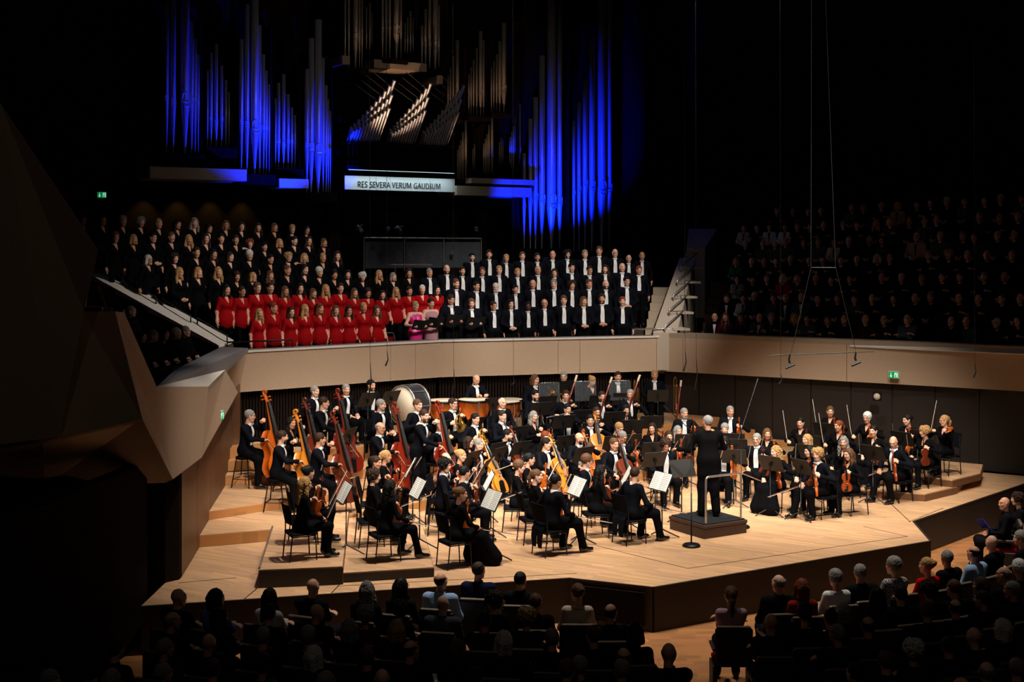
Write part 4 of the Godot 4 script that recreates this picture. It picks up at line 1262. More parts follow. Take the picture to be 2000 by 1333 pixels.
func make_winds() -> void:
	var st := st_new()
	# horn: two and a half turns of tubing and a flared bell
	var coil := []
	for i in 41:
		var a := TAU * i / 16.0
		coil.append(Vector3(cos(a) * (0.135 - 0.001 * i), sin(a) * (0.135 - 0.001 * i), 0.012 * sin(i * 0.5)))
	tube(st, coil, [0.009], 7)
	tube(st, [Vector3(0.06, -0.08, 0.01), Vector3(0.02, 0.02, 0.03), Vector3(0.0, 0.10, 0.02), Vector3(0.06, 0.24, 0.0)], [0.006, 0.006, 0.006, 0.008], 7)
	for i in 3: tube(st, [Vector3(-0.03 + 0.03 * i, -0.04, 0.03), Vector3(-0.03 + 0.03 * i, 0.05, 0.03)], [0.014], 8)
	small.horn_tube = flat(st)
	var rings := [Vector2(0.012, 0.0), Vector2(0.02, 0.1), Vector2(0.035, 0.18), Vector2(0.06, 0.23), Vector2(0.1, 0.265), Vector2(0.15, 0.28), Vector2(0.15, 0.284), Vector2(0.1, 0.272), Vector2(0.05, 0.235)]
	small.horn_bell = lathe_mesh(rings, 20)
	small.flute_tube = tube_mesh([Vector3(0, -0.07, 0), Vector3(0, 0.6, 0)], [0.0095], 8)
	st = st_new()
	for i in 11: box(st, Vector3(0, 0.12 + 0.04 * i, 0.011), Vector3(0.013, 0.013, 0.006))
	small.keys = flat(st)
	small.clar_tube = lathe_mesh([Vector2(0, 0), Vector2(0.034, 0), Vector2(0.036, 0.006), Vector2(0.022, 0.05), Vector2(0.014, 0.1), Vector2(0.013, 0.3), Vector2(0.015, 0.31), Vector2(0.012, 0.33), Vector2(0.012, 0.56), Vector2(0.008, 0.62), Vector2(0.004, 0.66), Vector2(0, 0.66)], 10)
	small.bsn_tube = lathe_mesh([Vector2(0, 0), Vector2(0.03, 0.0), Vector2(0.034, 0.02), Vector2(0.034, 0.35), Vector2(0.026, 0.38), Vector2(0.022, 0.8), Vector2(0.026, 0.81), Vector2(0.026, 0.84), Vector2(0.02, 0.86), Vector2(0.018, 1.2), Vector2(0, 1.2)], 10)
	small.bsn_bell = lathe_mesh([Vector2(0.02, 1.2), Vector2(0.025, 1.22), Vector2(0.025, 1.3), Vector2(0.022, 1.32), Vector2(0.028, 1.345), Vector2(0.026, 1.35), Vector2(0.012, 1.33)], 10)
	small.bsn_crook = tube_mesh([Vector3(0, 0.6, 0.0), Vector3(-0.03, 0.67, -0.03), Vector3(-0.02, 0.76, -0.08), Vector3(0.005, 0.79, -0.115)], [0.004], 6)
	# trumpet: bell at +y end
	st = st_new()
	tube(st, [Vector3(0, -0.2, 0), Vector3(0, 0.15, 0), Vector3(0.03, 0.19, 0), Vector3(0.06, 0.15, 0), Vector3(0.06, -0.1, 0), Vector3(0.03, -0.14, 0), Vector3(0.0, -0.1, 0)], [0.006], 7)
	for i in 3: tube(st, [Vector3(0.03, -0.02 + 0.03 * i, -0.05), Vector3(0.03, -0.02 + 0.03 * i, 0.07)], [0.011], 8)
	small.trumpet_tube = flat(st)
	small.trumpet_bell = lathe_mesh([Vector2(0.007, 0.0), Vector2(0.01, 0.12), Vector2(0.018, 0.18), Vector2(0.035, 0.215), Vector2(0.06, 0.23), Vector2(0.058, 0.232), Vector2(0.03, 0.215)], 16)
	# trombone standing on its bell
	st = st_new()
	tube(st, [Vector3(-0.035, 0.2, 0.0), Vector3(-0.035, 1.12, 0.0), Vector3(0.0, 1.18, 0.0), Vector3(0.035, 1.12, 0), Vector3(0.035, 0.35, 0)], [0.008], 7)
	tube(st, [Vector3(-0.035, 0.5, 0), Vector3(0.035, 0.5, 0)], [0.006], 6)
	tube(st, [Vector3(-0.035, 0.95, 0), Vector3(0.035, 0.95, 0)], [0.006], 6)
	tube(st, [Vector3(-0.035, 0.3, 0), Vector3(-0.035, 0.3, 0.1), Vector3(-0.035, 0.9, 0.1), Vector3(0.0, 1.0, 0.1), Vector3(0.03, 0.9, 0.1), Vector3(0.03, 0.45, 0.1)], [0.008], 7)
	small.trombone_slide = flat(st)
	small.trombone_bell = lathe_mesh([Vector2(0.01, 0.0), Vector2(0.013, -0.2), Vector2(0.03, -0.36), Vector2(0.06, -0.42), Vector2(0.11, -0.45)], 16)
	# kettledrum
	small.kettle_bowl = lathe_mesh([Vector2(0, 0.28), Vector2(0.12, 0.30), Vector2(0.23, 0.37), Vector2(0.30, 0.48), Vector2(0.335, 0.62), Vector2(0.345, 0.76)], 28)
	small.kettle_rim = lathe_mesh([Vector2(0.345, 0.755), Vector2(0.375, 0.755), Vector2(0.38, 0.775), Vector2(0.37, 0.795), Vector2(0.345, 0.795)], 28)
	small.kettle_skin = lathe_mesh([Vector2(0.35, 0.79), Vector2(0.34, 0.797), Vector2(0, 0.799)], 28)
	small.kettle_leg = tube_mesh([Vector3(0.375, 0.77, 0), Vector3(0.375, 0.45, 0), Vector3(0.28, 0.12, 0), Vector3(0.34, 0.0, 0)], [0.012], 6)
	small.kettle_foot = lathe_mesh([Vector2(0, 0.06), Vector2(0.2, 0.06), Vector2(0.2, 0.1), Vector2(0.05, 0.13), Vector2(0.05, 0.3), Vector2(0, 0.3)], 14)

func wind(kind: String, called: String, label: String, xf: Transform3D) -> void:
	var n := thing(called, label, called.replace("_", " "), Vector3.ZERO, 0.0, "wind instruments of the orchestra")
	n.transform = xf
	match kind:
		"horn":
			put("tubing", small.horn_tube, M.brass, n)
			put("bell", small.horn_bell, M.brass, n, Transform3D(Basis(Vector3.FORWARD, 2.0) * Basis(Vector3.RIGHT, -0.3), Vector3(-0.02, -0.06, -0.02)))
		"flute":
			put("tube", small.flute_tube, M.silver, n)
			put("keywork", small.keys, M.silver, n)
		"clar":
			put("tube", small.clar_tube, M.ebony, n)
			put("keywork", small.keys, M.silver, n)
		"bassoon":
			put("tube", small.bsn_tube, M.red_varnish, n)
			put("bell", small.bsn_bell, M.ivory, n)
			put("crook", small.bsn_crook, M.silver, n)
		"trumpet":
			put("tubing", small.trumpet_tube, M.brass, n)
			put("bell", small.trumpet_bell, M.brass, n, Transform3D(Basis.IDENTITY, Vector3(0, 0.12, 0)))
		"trombone":
			put("slide", small.trombone_slide, M.brass, n)
			put("bell", small.trombone_bell, M.brass, n, Transform3D(Basis.IDENTITY, Vector3(0.03, 0.47, 0.1)))
# ---------------------------------------------------------------- the hall
const WALL := [Vector2(-6.0, 28.05), Vector2(-1.74, 31.4), Vector2(3.83, 33.0), Vector2(11.3, 28.25)]

func plan(list: Array) -> Array:
	var o := []
	for p in list: o.append(Vector2(p[0], p[1]))
	return o

func off(a: Vector2, b: Vector2, d: float) -> Array:
	var n := Vector2(-(b.y - a.y), b.x - a.x).normalized() * d
	return [a + n, b + n]

func meet(a: Vector2, b: Vector2, c: Vector2, d: Vector2) -> Vector2:
	var r = Geometry2D.line_intersects_line(a, b - a, c, d - c)
	return r if r != null else b

func build_shell() -> void:
	grain = 0.0
	var st := st_new()
	prism(st, [Vector2(-17, -4), Vector2(20, -4), Vector2(20, 48), Vector2(-17, 48)], -0.97, -0.67)
	struct("floor", flat(st), M.hall_floor)
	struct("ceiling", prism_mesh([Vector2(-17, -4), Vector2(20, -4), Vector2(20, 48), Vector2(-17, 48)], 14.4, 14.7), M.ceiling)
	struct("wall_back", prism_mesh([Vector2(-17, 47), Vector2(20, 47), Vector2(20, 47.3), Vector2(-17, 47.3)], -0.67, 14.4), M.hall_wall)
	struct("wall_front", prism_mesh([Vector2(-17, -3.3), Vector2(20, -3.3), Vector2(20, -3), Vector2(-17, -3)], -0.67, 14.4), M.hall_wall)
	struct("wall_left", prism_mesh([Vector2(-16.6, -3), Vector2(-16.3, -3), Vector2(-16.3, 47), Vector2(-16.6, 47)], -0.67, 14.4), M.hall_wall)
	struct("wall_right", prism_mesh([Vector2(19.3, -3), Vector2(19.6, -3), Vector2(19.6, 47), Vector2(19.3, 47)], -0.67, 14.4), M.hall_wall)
	# the panelled wall behind the right balcony, folded in broad upright panels
	var w := struct("wall_side", prism_mesh([Vector2(4.2, 43.8), Vector2(19.2, 36.6), Vector2(19.2, 37.0), Vector2(4.4, 44.2)], -0.67, 14.4), M.hall_wall)
	for i in 14:
		var a := Vector2(4.2, 43.8).lerp(Vector2(19.2, 36.6), i / 14.0)
		var b := Vector2(4.2, 43.8).lerp(Vector2(19.2, 36.6), (i + 0.94) / 14.0)
		var n := Vector2(-0.433, -0.901)
		put("panel", prism_mesh([a + n * 0.01, b + n * 0.01, b + n * 0.10, a + n * (0.34 if i % 2 else 0.22)], -0.6, 14.3), M.hall_wall, w)
	# organ wall behind the pipes
	var u := Vector2(cos(AXIS), sin(AXIS))
	var v := Vector2(-u.y, u.x)
	var c := Vector2(-3.57, 38.0) + v * 1.6
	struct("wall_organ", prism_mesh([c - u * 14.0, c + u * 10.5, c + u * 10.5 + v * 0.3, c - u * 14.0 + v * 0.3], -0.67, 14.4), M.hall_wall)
	grain = -99.0

func build_stage() -> void:
	grain = -0.534
	var base := plan([[-5.2, 17.95], [0.88, 19.5], [2.09, 18.97], [7.16, 21.97], [7.36, 23.55], [10.94, 27.35], [11.3, 28.25], [3.83, 33.0], [-1.74, 31.4], [-6.0, 28.05], [-5.2, 19.4]])
	var floor_ := struct("floor_stage", prism_mesh(base, -0.67, 0.0), M.parquet)
	grain = 0.0
	# dark fascia boards on the stage front
	var front := [base[0], base[1], base[2], base[3], base[4], base[5]]
	for i in front.size() - 1:
		var o := off(front[i], front[i + 1], -0.03)
		put("fascia_board", prism_mesh([front[i], front[i + 1], o[1], o[0]], -0.665, -0.022), M.dark_wood, floor_)
		put("fascia_trim", prism_mesh([front[i], front[i + 1], off(front[i], front[i + 1], -0.04)[1], off(front[i], front[i + 1], -0.04)[0]], -0.022, 0.003), M.dark_wood, floor_)
	# ventilation grille in the short chamfer
	var st := st_new()
	var ga := Vector2(0.98, 19.42)
	var gb := Vector2(1.98, 18.98)
	for i in 34:
		var p := ga.lerp(gb, i / 34.0)
		var q := ga.lerp(gb, (i + 0.5) / 34.0)
		var n := Vector2(-(gb - ga).y, (gb - ga).x).normalized() * -1.0
		prism(st, [p + n * 0.03, q + n * 0.03, q + n * 0.055, p + n * 0.055], -0.56, -0.12)
	var g := put("grille", flat(st), M.slat, floor_)
	g.set_meta("kind", "stuff")
	st = st_new()
	var gn := Vector2(-(gb - ga).y, (gb - ga).x).normalized() * -1.0
	for y in [-0.58, -0.10]: prism(st, [ga + gn * 0.03, gb + gn * 0.03, gb + gn * 0.05, ga + gn * 0.05], y, y + 0.015)
	put("grille_frame", flat(st), M.slat, floor_)
	# joints between the lifting sections of the floor: dark strips let in flush
	grain = -99.0
	for j in [[[1.42, 21.6], [2.75, 20.05]], [[2.75, 20.05], [6.9, 22.3]], [[6.9, 22.3], [6.35, 23.1]], [[-2.6, 19.0], [1.0, 19.75]], [[7.46, 25.4], [7.3, 23.5]], [[7.3, 23.5], [8.35, 24.75]], [[-4.2, 19.5], [-5.0, 19.2]], [[-2.62, 18.62], [-2.55, 19.2]], [[-3.82, 18.3], [-3.75, 18.9]]]:
		var a := Vector2(j[0][0], j[0][1])
		var b := Vector2(j[1][0], j[1][1])
		var o := off(a, b, 0.016)
		put("joint", prism_mesh([a, b, o[1], o[0]], -0.01, 0.002), M.slat, floor_)
	# tiers that climb to the back wall
	grain = -0.4
	var steps := [[EDGE_A, 0.2], [EDGE_B, 0.35], [EDGE_C, 0.55], [EDGE_D, 0.8]]
	for k in 4:
		var e := plan(steps[k][0])
		var poly := e.duplicate()
		poly.append_array([Vector2(3.83, 33.05), Vector2(-1.74, 31.45), Vector2(-5.98, 28.05)])
		var t := put("stage_tier", prism_mesh(poly, 0.0 if k == 0 else steps[k - 1][1], steps[k][1]), M.parquet, self)
		tag(t, "%s wooden tier of the orchestra risers, %d cm high" % [["lowest", "second", "third", "highest"][k], int(steps[k][1] * 100)], "riser")
		for i in e.size() - 1:
			var o := off(e[i], e[i + 1], -0.012)
			put("riser_board", prism_mesh([e[i], e[i + 1], o[1], o[0]], (0.0 if k == 0 else steps[k - 1][1]) + 0.004, steps[k][1] - 0.012), M.step_wood, t)
	for d in [[PLATFORM_A, 0.27, "raised wooden platform under the outer first violins"], [PLATFORM_B, 0.15, "low wooden platform next to the raised one, under first violins"], [RISER_A, 0.15, "low wooden platform under the second violins"], [RISER_B, 0.30, "upper wooden platform under the last second violins"]]:
		var e := plan(d[0])
		var t := put("stage_platform", prism_mesh(e, 0.0 if d[1] < 0.3 else 0.15, d[1]), M.parquet, self)
		tag(t, d[2], "platform")
		for i in e.size():
			var o := off(e[i], e[(i + 1) % e.size()], -0.012)
			put("edge_board", prism_mesh([e[i], e[(i + 1) % e.size()], o[1], o[0]], (0.0 if d[1] < 0.3 else 0.15) + 0.004, d[1] - 0.02), M.dark_wood if i == 0 and d[1] != 0.30 and d[0] != RISER_A else M.panel_wood, t)
	grain = 0.0
	# steel edge strip of the raised platform
	var strip := put("edge_strip", tube_mesh([at(-3.74, 0.28, 18.95), at(-4.08, 0.28, 21.8)], [0.018], 6), M.chrome, self)
	tag(strip, "steel edging strip along the raised violin platform", "edging")
	# left stage wall of brown panels, ending in a dark post
	var lw := struct("wall_stage_left", prism_mesh([Vector2(-5.06, 19.5), Vector2(-5.98, 28.05), Vector2(-6.2, 28.0), Vector2(-5.3, 19.4)], 0.0, 2.1), M.panel_wood)
	for i in 5:
		var a := Vector2(-5.06, 19.5).lerp(Vector2(-5.98, 28.05), i / 5.0)
		var b := Vector2(-5.06, 19.5).lerp(Vector2(-5.98, 28.05), (i + 0.985) / 5.0)
		put("panel", prism_mesh([a, b, b + Vector2(0.03, 0.0), a + Vector2(0.03, 0.0)], 0.02, 2.08), M.panel_wood, lw)
	struct("wall_stage_end", prism_mesh([Vector2(-5.04, 19.38), Vector2(-5.04, 19.5), Vector2(-5.4, 19.5), Vector2(-5.4, 19.2), Vector2(-5.2, 19.2)], 0.0, 1.75), M.slat)
	struct("wall_stalls_left", prism_mesh([Vector2(-5.42, 19.3), Vector2(-5.42, 19.6), Vector2(-16.2, 19.6), Vector2(-16.2, 19.3)], -0.67, 1.5), M.slat)
	struct("wall_under_box", prism_mesh([Vector2(-5.3, 18.6), Vector2(-5.75, 15.0), Vector2(-6.6, 10.0), Vector2(-6.8, 10.0), Vector2(-5.95, 15.0), Vector2(-5.5, 18.7)], -0.67, 1.9), M.slat)
	# steps beside the left wall
	for i in 3:
		var z := 25.3 + 0.35 * i
		var x := -5.7 - 0.03 * i
		var s := put("side_step", prism_mesh([Vector2(x, z), Vector2(x + 0.7, z + 0.25), Vector2(x + 0.6, z + 0.75), Vector2(x - 0.05, z + 0.5)], 0.35, [0.55, 0.75, 0.95][i]), M.step_wood, self)
		tag(s, "%s of three wooden steps rising along the left stage wall" % ["lowest", "middle", "top"][i], "step", "steps by the left stage wall")
	# slatted back wall under the balcony front
	for i in 3:
		var o := off(WALL[i], WALL[i + 1], 0.28)
		var q := off(WALL[i], WALL[i + 1], 0.5)
		var back := struct(["wall_stage_back", "wall_stage_rear", "wall_stage_right"][i], prism_mesh([o[0], o[1], q[1], q[0]], 0.0, 2.5), M.slat if i < 2 else M.dark_wood)
		var ln: float = (o[1] - o[0]).length()
		if i < 2:
			st = st_new()
			var count := int(ln / 0.075)
			for k in count:
				var a: Vector2 = o[0].lerp(o[1], float(k) / count)
				var b: Vector2 = o[0].lerp(o[1], (k + 0.55) / count)
				var n := Vector2(-(b - a).y, (b - a).x).normalized() * -0.09
				prism(st, [a, b, b + n, a + n], 0.0, 2.4)
			var s := put("slats", flat(st), M.slat, back)
			s.set_meta("kind", "stuff")
			s.name = "slat_work"
		else:
			for k in 9:
				var a: Vector2 = o[0].lerp(o[1], k / 9.0)
				var b: Vector2 = o[0].lerp(o[1], (k + 0.97) / 9.0)
				var n := Vector2(-(b - a).y, (b - a).x).normalized() * -0.04
				put("panel", prism_mesh([a, b, b + n, a + n], 0.0, 2.4), M.dark_wood, back)
	grain = -99.0
	# podium
	var turn := AXIS
	var p := thing("conductor_podium", "square brown conductor's podium with dark carpet top", "podium", at(PODIUM.x, 0, PODIUM.y), turn)
	put("base", box_mesh(Vector3(0.96, 0.17, 0.96), 0.006, Vector3(0, 0.085, 0)), M.dark_wood_flat, p)
	put("top_board", box_mesh(Vector3(0.985, 0.06, 0.985), 0.008, Vector3(0, 0.205, 0)), M.dark_wood_flat, p)
	put("carpet", box_mesh(Vector3(0.92, 0.02, 0.92), 0.005, Vector3(0, 0.245, 0)), M.carpet, p)
	var rail := thing("podium_rail", "steel hoop rail at the back of the podium", "rail", at(PODIUM.x, 0.255, PODIUM.y), turn)
	var zr := 0.42
	var path := []
	path.append(Vector3(-0.40, 0, zr)); path.append(Vector3(-0.40, 0.74, zr))
	for i in 5: path.append(Vector3(-0.40 + 0.06 - 0.06 * cos(i * PI / 8), 0.74 + 0.06 * sin(i * PI / 8), zr))
	for i in 5: path.append(Vector3(0.40 - 0.06 + 0.06 * sin(i * PI / 8), 0.74 + 0.06 * cos(i * PI / 8), zr))
	path.append(Vector3(0.40, 0, zr))
	put("hoop", tube_mesh(path, [0.019], 9), M.chrome, rail)

func build_balconies() -> void:
	# parapet in front of choir and balcony, in panels with narrow joints
	var cuts := [[0.0, 0.73, 0.86], [0.0, 0.52, 0.62, 0.98], [0.0, 0.07, 0.55]]
	for i in 3:
		var p := struct(["wall_parapet_left", "wall_parapet_choir", "wall_parapet_right"][i], prism_mesh([off(WALL[i], WALL[i + 1], 0.03)[0], off(WALL[i], WALL[i + 1], 0.03)[1], off(WALL[i], WALL[i + 1], 0.5)[1], off(WALL[i], WALL[i + 1], 0.5)[0]], 1.89, 2.72), M.slat)
		var c: Array = cuts[i] + [1.0]
		for k in c.size() - 1:
			var a: Vector2 = WALL[i].lerp(WALL[i + 1], c[k] + (0.0015 if k > 0 else 0.0))
			var b: Vector2 = WALL[i].lerp(WALL[i + 1], c[k + 1])
			if i == 2 and k == c.size() - 2: b = WALL[2].lerp(WALL[3], 1.45)
			put("panel", prism_mesh([a, b, off(a, b, 0.05)[1], off(a, b, 0.05)[0]], 1.87, 2.74), M.beige, p)
		var q: Vector2 = WALL[i + 1] if i < 2 else WALL[2].lerp(WALL[3], 1.45)
		if i < 2:
			put("ledge", prism_mesh([WALL[i] + Vector2(0, -0.02), q + Vector2(0, -0.02), off(WALL[i], q, 0.5)[1], off(WALL[i], q, 0.5)[0]], 2.74, 2.775), M.ledge, p)
			var a := off(WALL[i], q, -0.03)
			put("ledge_trim", prism_mesh([a[0], a[1], off(WALL[i], q, 0.02)[1], off(WALL[i], q, 0.02)[0]], 2.735, 2.785), M.pale, p)
		else:
			put("ledge", prism_mesh([WALL[2], q, off(WALL[2], q, 0.45)[1], off(WALL[2], q, 0.45)[0]], 2.74, 2.86), M.stone, p)
			# the slanting pale facet towards the right end
			var st := st_new()
			var a2 := WALL[2].lerp(WALL[3], 0.56)
			var n := Vector2(-(q - WALL[2]).y, (q - WALL[2]).x).normalized()
			var a3 := a2 - n * 0.04
			var q3: Vector2 = q - n * 0.22
			hull8(st, [at(a2.x, 2.70, a2.y), at(q.x, 2.66, q.y), at(q3.x, 2.66, q3.y), at(a3.x, 2.70, a3.y), at(a2.x, 2.74, a2.y), at(q.x, 2.86, q.y), at(q3.x, 2.70, q3.y), at(a3.x, 2.72, a3.y)])
			put("facet", flat(st), M.pale, p)
	# choir risers
	var left_a := Vector2(-6.3, 28.35)
	var left_b := Vector2(-10.9, 30.75)
	for r in 6:
		var d := 0.45 + 0.85 * r
		if r == 0: d = 0.5
		var A := off(WALL[0], WALL[1], d)
		var B := off(WALL[1], WALL[2], d)
		var lp := meet(A[0], A[1], left_a, left_b)
		var bend := meet(A[0], A[1], B[0], B[1])
		var rp: Vector2 = B[1] + (B[1] - B[0]).normalized() * (0.0 + 0.26 * r)
		var A2 := off(WALL[0], WALL[1], 6.2)
		var B2 := off(WALL[1], WALL[2], 6.2)
		var y := 2.0 + 0.41 * r
		var poly := [lp, bend, rp, B2[1] + (B2[1] - B2[0]).normalized() * 1.5, meet(A2[0], A2[1], B2[0], B2[1]), meet(A2[0], A2[1], left_a, left_b)]
		if r >= 4:
			# the two upper rows stop at the organ console
			var stop: Vector2 = A[0].lerp(A[1], 1.02)
			var stop2: Vector2 = A2[0].lerp(A2[1], 1.02)
			poly = [lp, stop, stop2, meet(A2[0], A2[1], left_a, left_b)]
		var t := put("choir_riser", prism_mesh(poly, y - 0.41, y), M.dark_wood_flat, self)
		tag(t, "%s dark step of the choir gallery counted from the parapet" % ["first", "second", "third", "fourth", "fifth", "sixth"][r], "riser")
	# stairs to the right of the choir
	var dir := Vector2(0.22, 0.976)
	var side := Vector2(0.976, -0.22)
	for i in 10:
		var c := Vector2(3.72, 33.45) + dir * 0.38 * i
		var y := 2.02 + 0.21 * i
		var t := put("stair_step", prism_mesh([c - side * 0.42, c + side * 0.42, c + side * 0.42 + dir * 0.46, c - side * 0.42 + dir * 0.46], y - 0.25, y), M.pale_step, self)
		tag(t, "pale stone step of the choir stairs, %s from the bottom" % ["first", "second", "third", "fourth", "fifth", "sixth", "seventh", "eighth", "ninth", "tenth"][i], "step", "steps of the choir stairs")
		var c2 := Vector2(5.25, 34.0) + Vector2(0.25, 0.97) * 0.42 * i
		var t2 := put("balcony_step", prism_mesh([c2 - side * 0.35, c2 + side * 0.35, c2 + side * 0.35 + dir * 0.5, c2 - side * 0.35 + dir * 0.5], y - 0.25, y + 0.1), M.panel_wood, self)
		tag(t2, "brown wooden step of the balcony stairs, %s from the bottom" % ["first", "second", "third", "fourth", "fifth", "sixth", "seventh", "eighth", "ninth", "tenth"][i], "step", "steps of the balcony stairs")
	# the pale ramped wall between choir stairs and balcony
	var st2 := st_new()
	hull8(st2, [at(3.64, 1.9, 33.02), at(4.22, 1.9, 32.8), at(5.33, 1.9, 37.3), at(4.9, 1.9, 37.4), at(3.64, 2.86, 33.02), at(4.22, 2.86, 32.8), at(5.33, 4.76, 37.3), at(4.9, 4.76, 37.4)])
	var ramp := struct("wall_ramp", flat(st2), M.pale_stone)
	st2 = st_new()
	hull8(st2, [at(5.12, 3.0, 37.6), at(5.65, 3.0, 37.5), at(6.35, 3.0, 39.6), at(5.5, 3.0, 39.8), at(5.12, 5.05, 37.6), at(5.65, 5.05, 37.5), at(6.35, 5.65, 39.6), at(5.5, 5.65, 39.8)])
	put("upper_block", flat(st2), M.pale_stone, ramp)
	# zigzag handrails on it
	for i in 5:
		var t0 := i / 5.0
		var a := Vector2(3.95, 32.95).lerp(Vector2(5.05, 37.3), t0)
		var b := Vector2(3.95, 32.95).lerp(Vector2(5.05, 37.3), t0 + 0.2)
		var y0 := 2.86 + 1.9 * t0
		var h := thing("handrail", "zigzag steel handrail on the pale ramped wall", "handrail", Vector3.ZERO, 0.0, "handrails on the ramped wall")
		put("bar", tube_mesh([at(a.x - 0.02, y0, a.y), at(a.x - 0.02, y0 + 0.16, a.y), at(b.x + 0.36, y0 + 0.52, b.y), at(b.x + 0.02, y0 + 0.50, b.y), at(b.x - 0.02, y0 + 0.36, b.y)], [0.02], 7), M.chrome, h)
		put("tread_plate", prism_mesh([a + Vector2(0.2, -0.02), a + Vector2(0.62, -0.1), b + Vector2(0.2, -0.1), b + Vector2(0.0, 0)], y0 + 0.06, y0 + 0.12), M.pale_stone, h)
	# seats rows of the right balcony: rising floor
	for r in 8:
		var o := off(WALL[2], WALL[3], 0.45 + 0.95 * r)
		var e: Vector2 = (o[1] - o[0]).normalized()
		var a: Vector2 = o[0] + e * (1.2 + 0.1 * r)
		var b: Vector2 = o[0] + e * 12.2
		var q := off(a, b, 8.2 - 0.95 * r)
		var t := put("balcony_riser", prism_mesh([a, b, q[1], q[0]], 2.12 + 0.49 * (r - 1), 2.12 + 0.49 * r), M.dark_wood_flat, self)
		tag(t, "%s dark step of the right balcony counted from the parapet" % ["first", "second", "third", "fourth", "fifth", "sixth", "seventh", "eighth"][r], "riser")
	# left: pale ramped wall along the edge of the choir
	st2 = st_new()
	var n0 := Vector2(-6.42, 28.2)
	var f0 := Vector2(-10.35, 31.0)
	hull8(st2, [at(n0.x, 1.6, n0.y), at(n0.x + 0.2, 1.6, n0.y + 0.4), at(f0.x + 0.2, 1.6, f0.y + 0.4), at(f0.x, 1.6, f0.y), at(n0.x, 2.86, n0.y), at(n0.x + 0.2, 2.88, n0.y + 0.4), at(f0.x + 0.2, 4.46, f0.y + 0.4), at(f0.x, 4.46, f0.y)])
	var lr := struct("wall_ramp_left", flat(st2), M.panel_wood_flat)
	for i in 4:
		var t0 := i / 4.0
		var a := n0.lerp(f0, t0)
		var b := n0.lerp(f0, t0 + 0.25)
		st2 = st_new()
		var ya := 2.86 + 1.6 * t0
		var yb := 2.86 + 1.6 * (t0 + 0.25)
		hull8(st2, [at(a.x - 0.02, ya - 0.02, a.y - 0.06), at(a.x + 0.2, ya + 0.06, a.y + 0.4), at(b.x + 0.2, yb + 0.06, b.y + 0.4), at(b.x - 0.02, yb - 0.10, b.y - 0.06), at(a.x - 0.02, ya + 0.03, a.y - 0.06), at(a.x + 0.2, ya + 0.12, a.y + 0.4), at(b.x + 0.2, yb + 0.12, b.y + 0.4), at(b.x - 0.02, yb + 0.03, b.y - 0.06)])
		put("coping_slab", flat(st2), M.pale, lr)
		var h := thing("coping_handrail", "dark steel handrail on the pale sloping coping beside the women of the choir", "handrail", Vector3.ZERO, 0.0, "handrails on the sloping coping")
		var mid := Vector2(0.1, 0.2)
		put("bar", tube_mesh([at(a.x + mid.x, ya + 0.03, a.y + mid.y), at(a.x + mid.x, ya + 0.24, a.y + mid.y), at(b.x + mid.x + 0.15, yb + 0.2, b.y + mid.y), at(b.x + mid.x + 0.15, yb + 0.0, b.y + mid.y)], [0.018], 7), M.black_metal, h)
	build_left_box()

func poly_slab(st: SurfaceTool, pts: Array, back: Vector3) -> void:
	# a facet with thickness: front outline pts, pushed back
	var mid := Vector3.ZERO
	for p in pts: mid += p / pts.size()
	mid += back * 0.5
	face_out(st, pts, mid)
	var rear := []
	for p in pts: rear.append(p + back)
	face_out(st, rear, mid)
	for i in pts.size():
		var j := (i + 1) % pts.size()
		face_out(st, [pts[i], pts[j], rear[j], rear[i]], mid)

# a point seen from the gallery at a picture place, at a given depth, worked out once and kept in metres
const BOX := {"a": [-5.08, 3.04, 18.3], "b": [-5.1, 2.70, 21.5], "tip": [-4.9, 1.68, 18.5], "c": [-5.48, 2.94, 21.5], "d": [-5.49, 2.70, 24.5], "e": [-5.77, 2.85, 28.0], "f": [-5.57, 2.09, 26.0],
	"g": [-4.97, 1.67, 20.5], "h": [-4.85, 2.77, 16.8], "i": [-5.3, 4.14, 17.5], "j": [-5.27, 4.18, 17.0], "k": [-5.77, 4.17, 17.2], "l": [-5.94, 2.56, 16.5], "m": [-7.2, 1.34, 20.0], "n": [-7.2, 4.17, 17.2], "o": [-7.0, 2.41, 16.5], "p": [-8.69, 1.25, 20.5], "q": [-6.41, 2.86, 28.2], "r": [-5.8, 2.93, 22.0], "s": [-6.0, 1.87, 28.05]}

func bp(k: String) -> Vector3:
	return at(BOX[k][0], BOX[k][1], BOX[k][2])

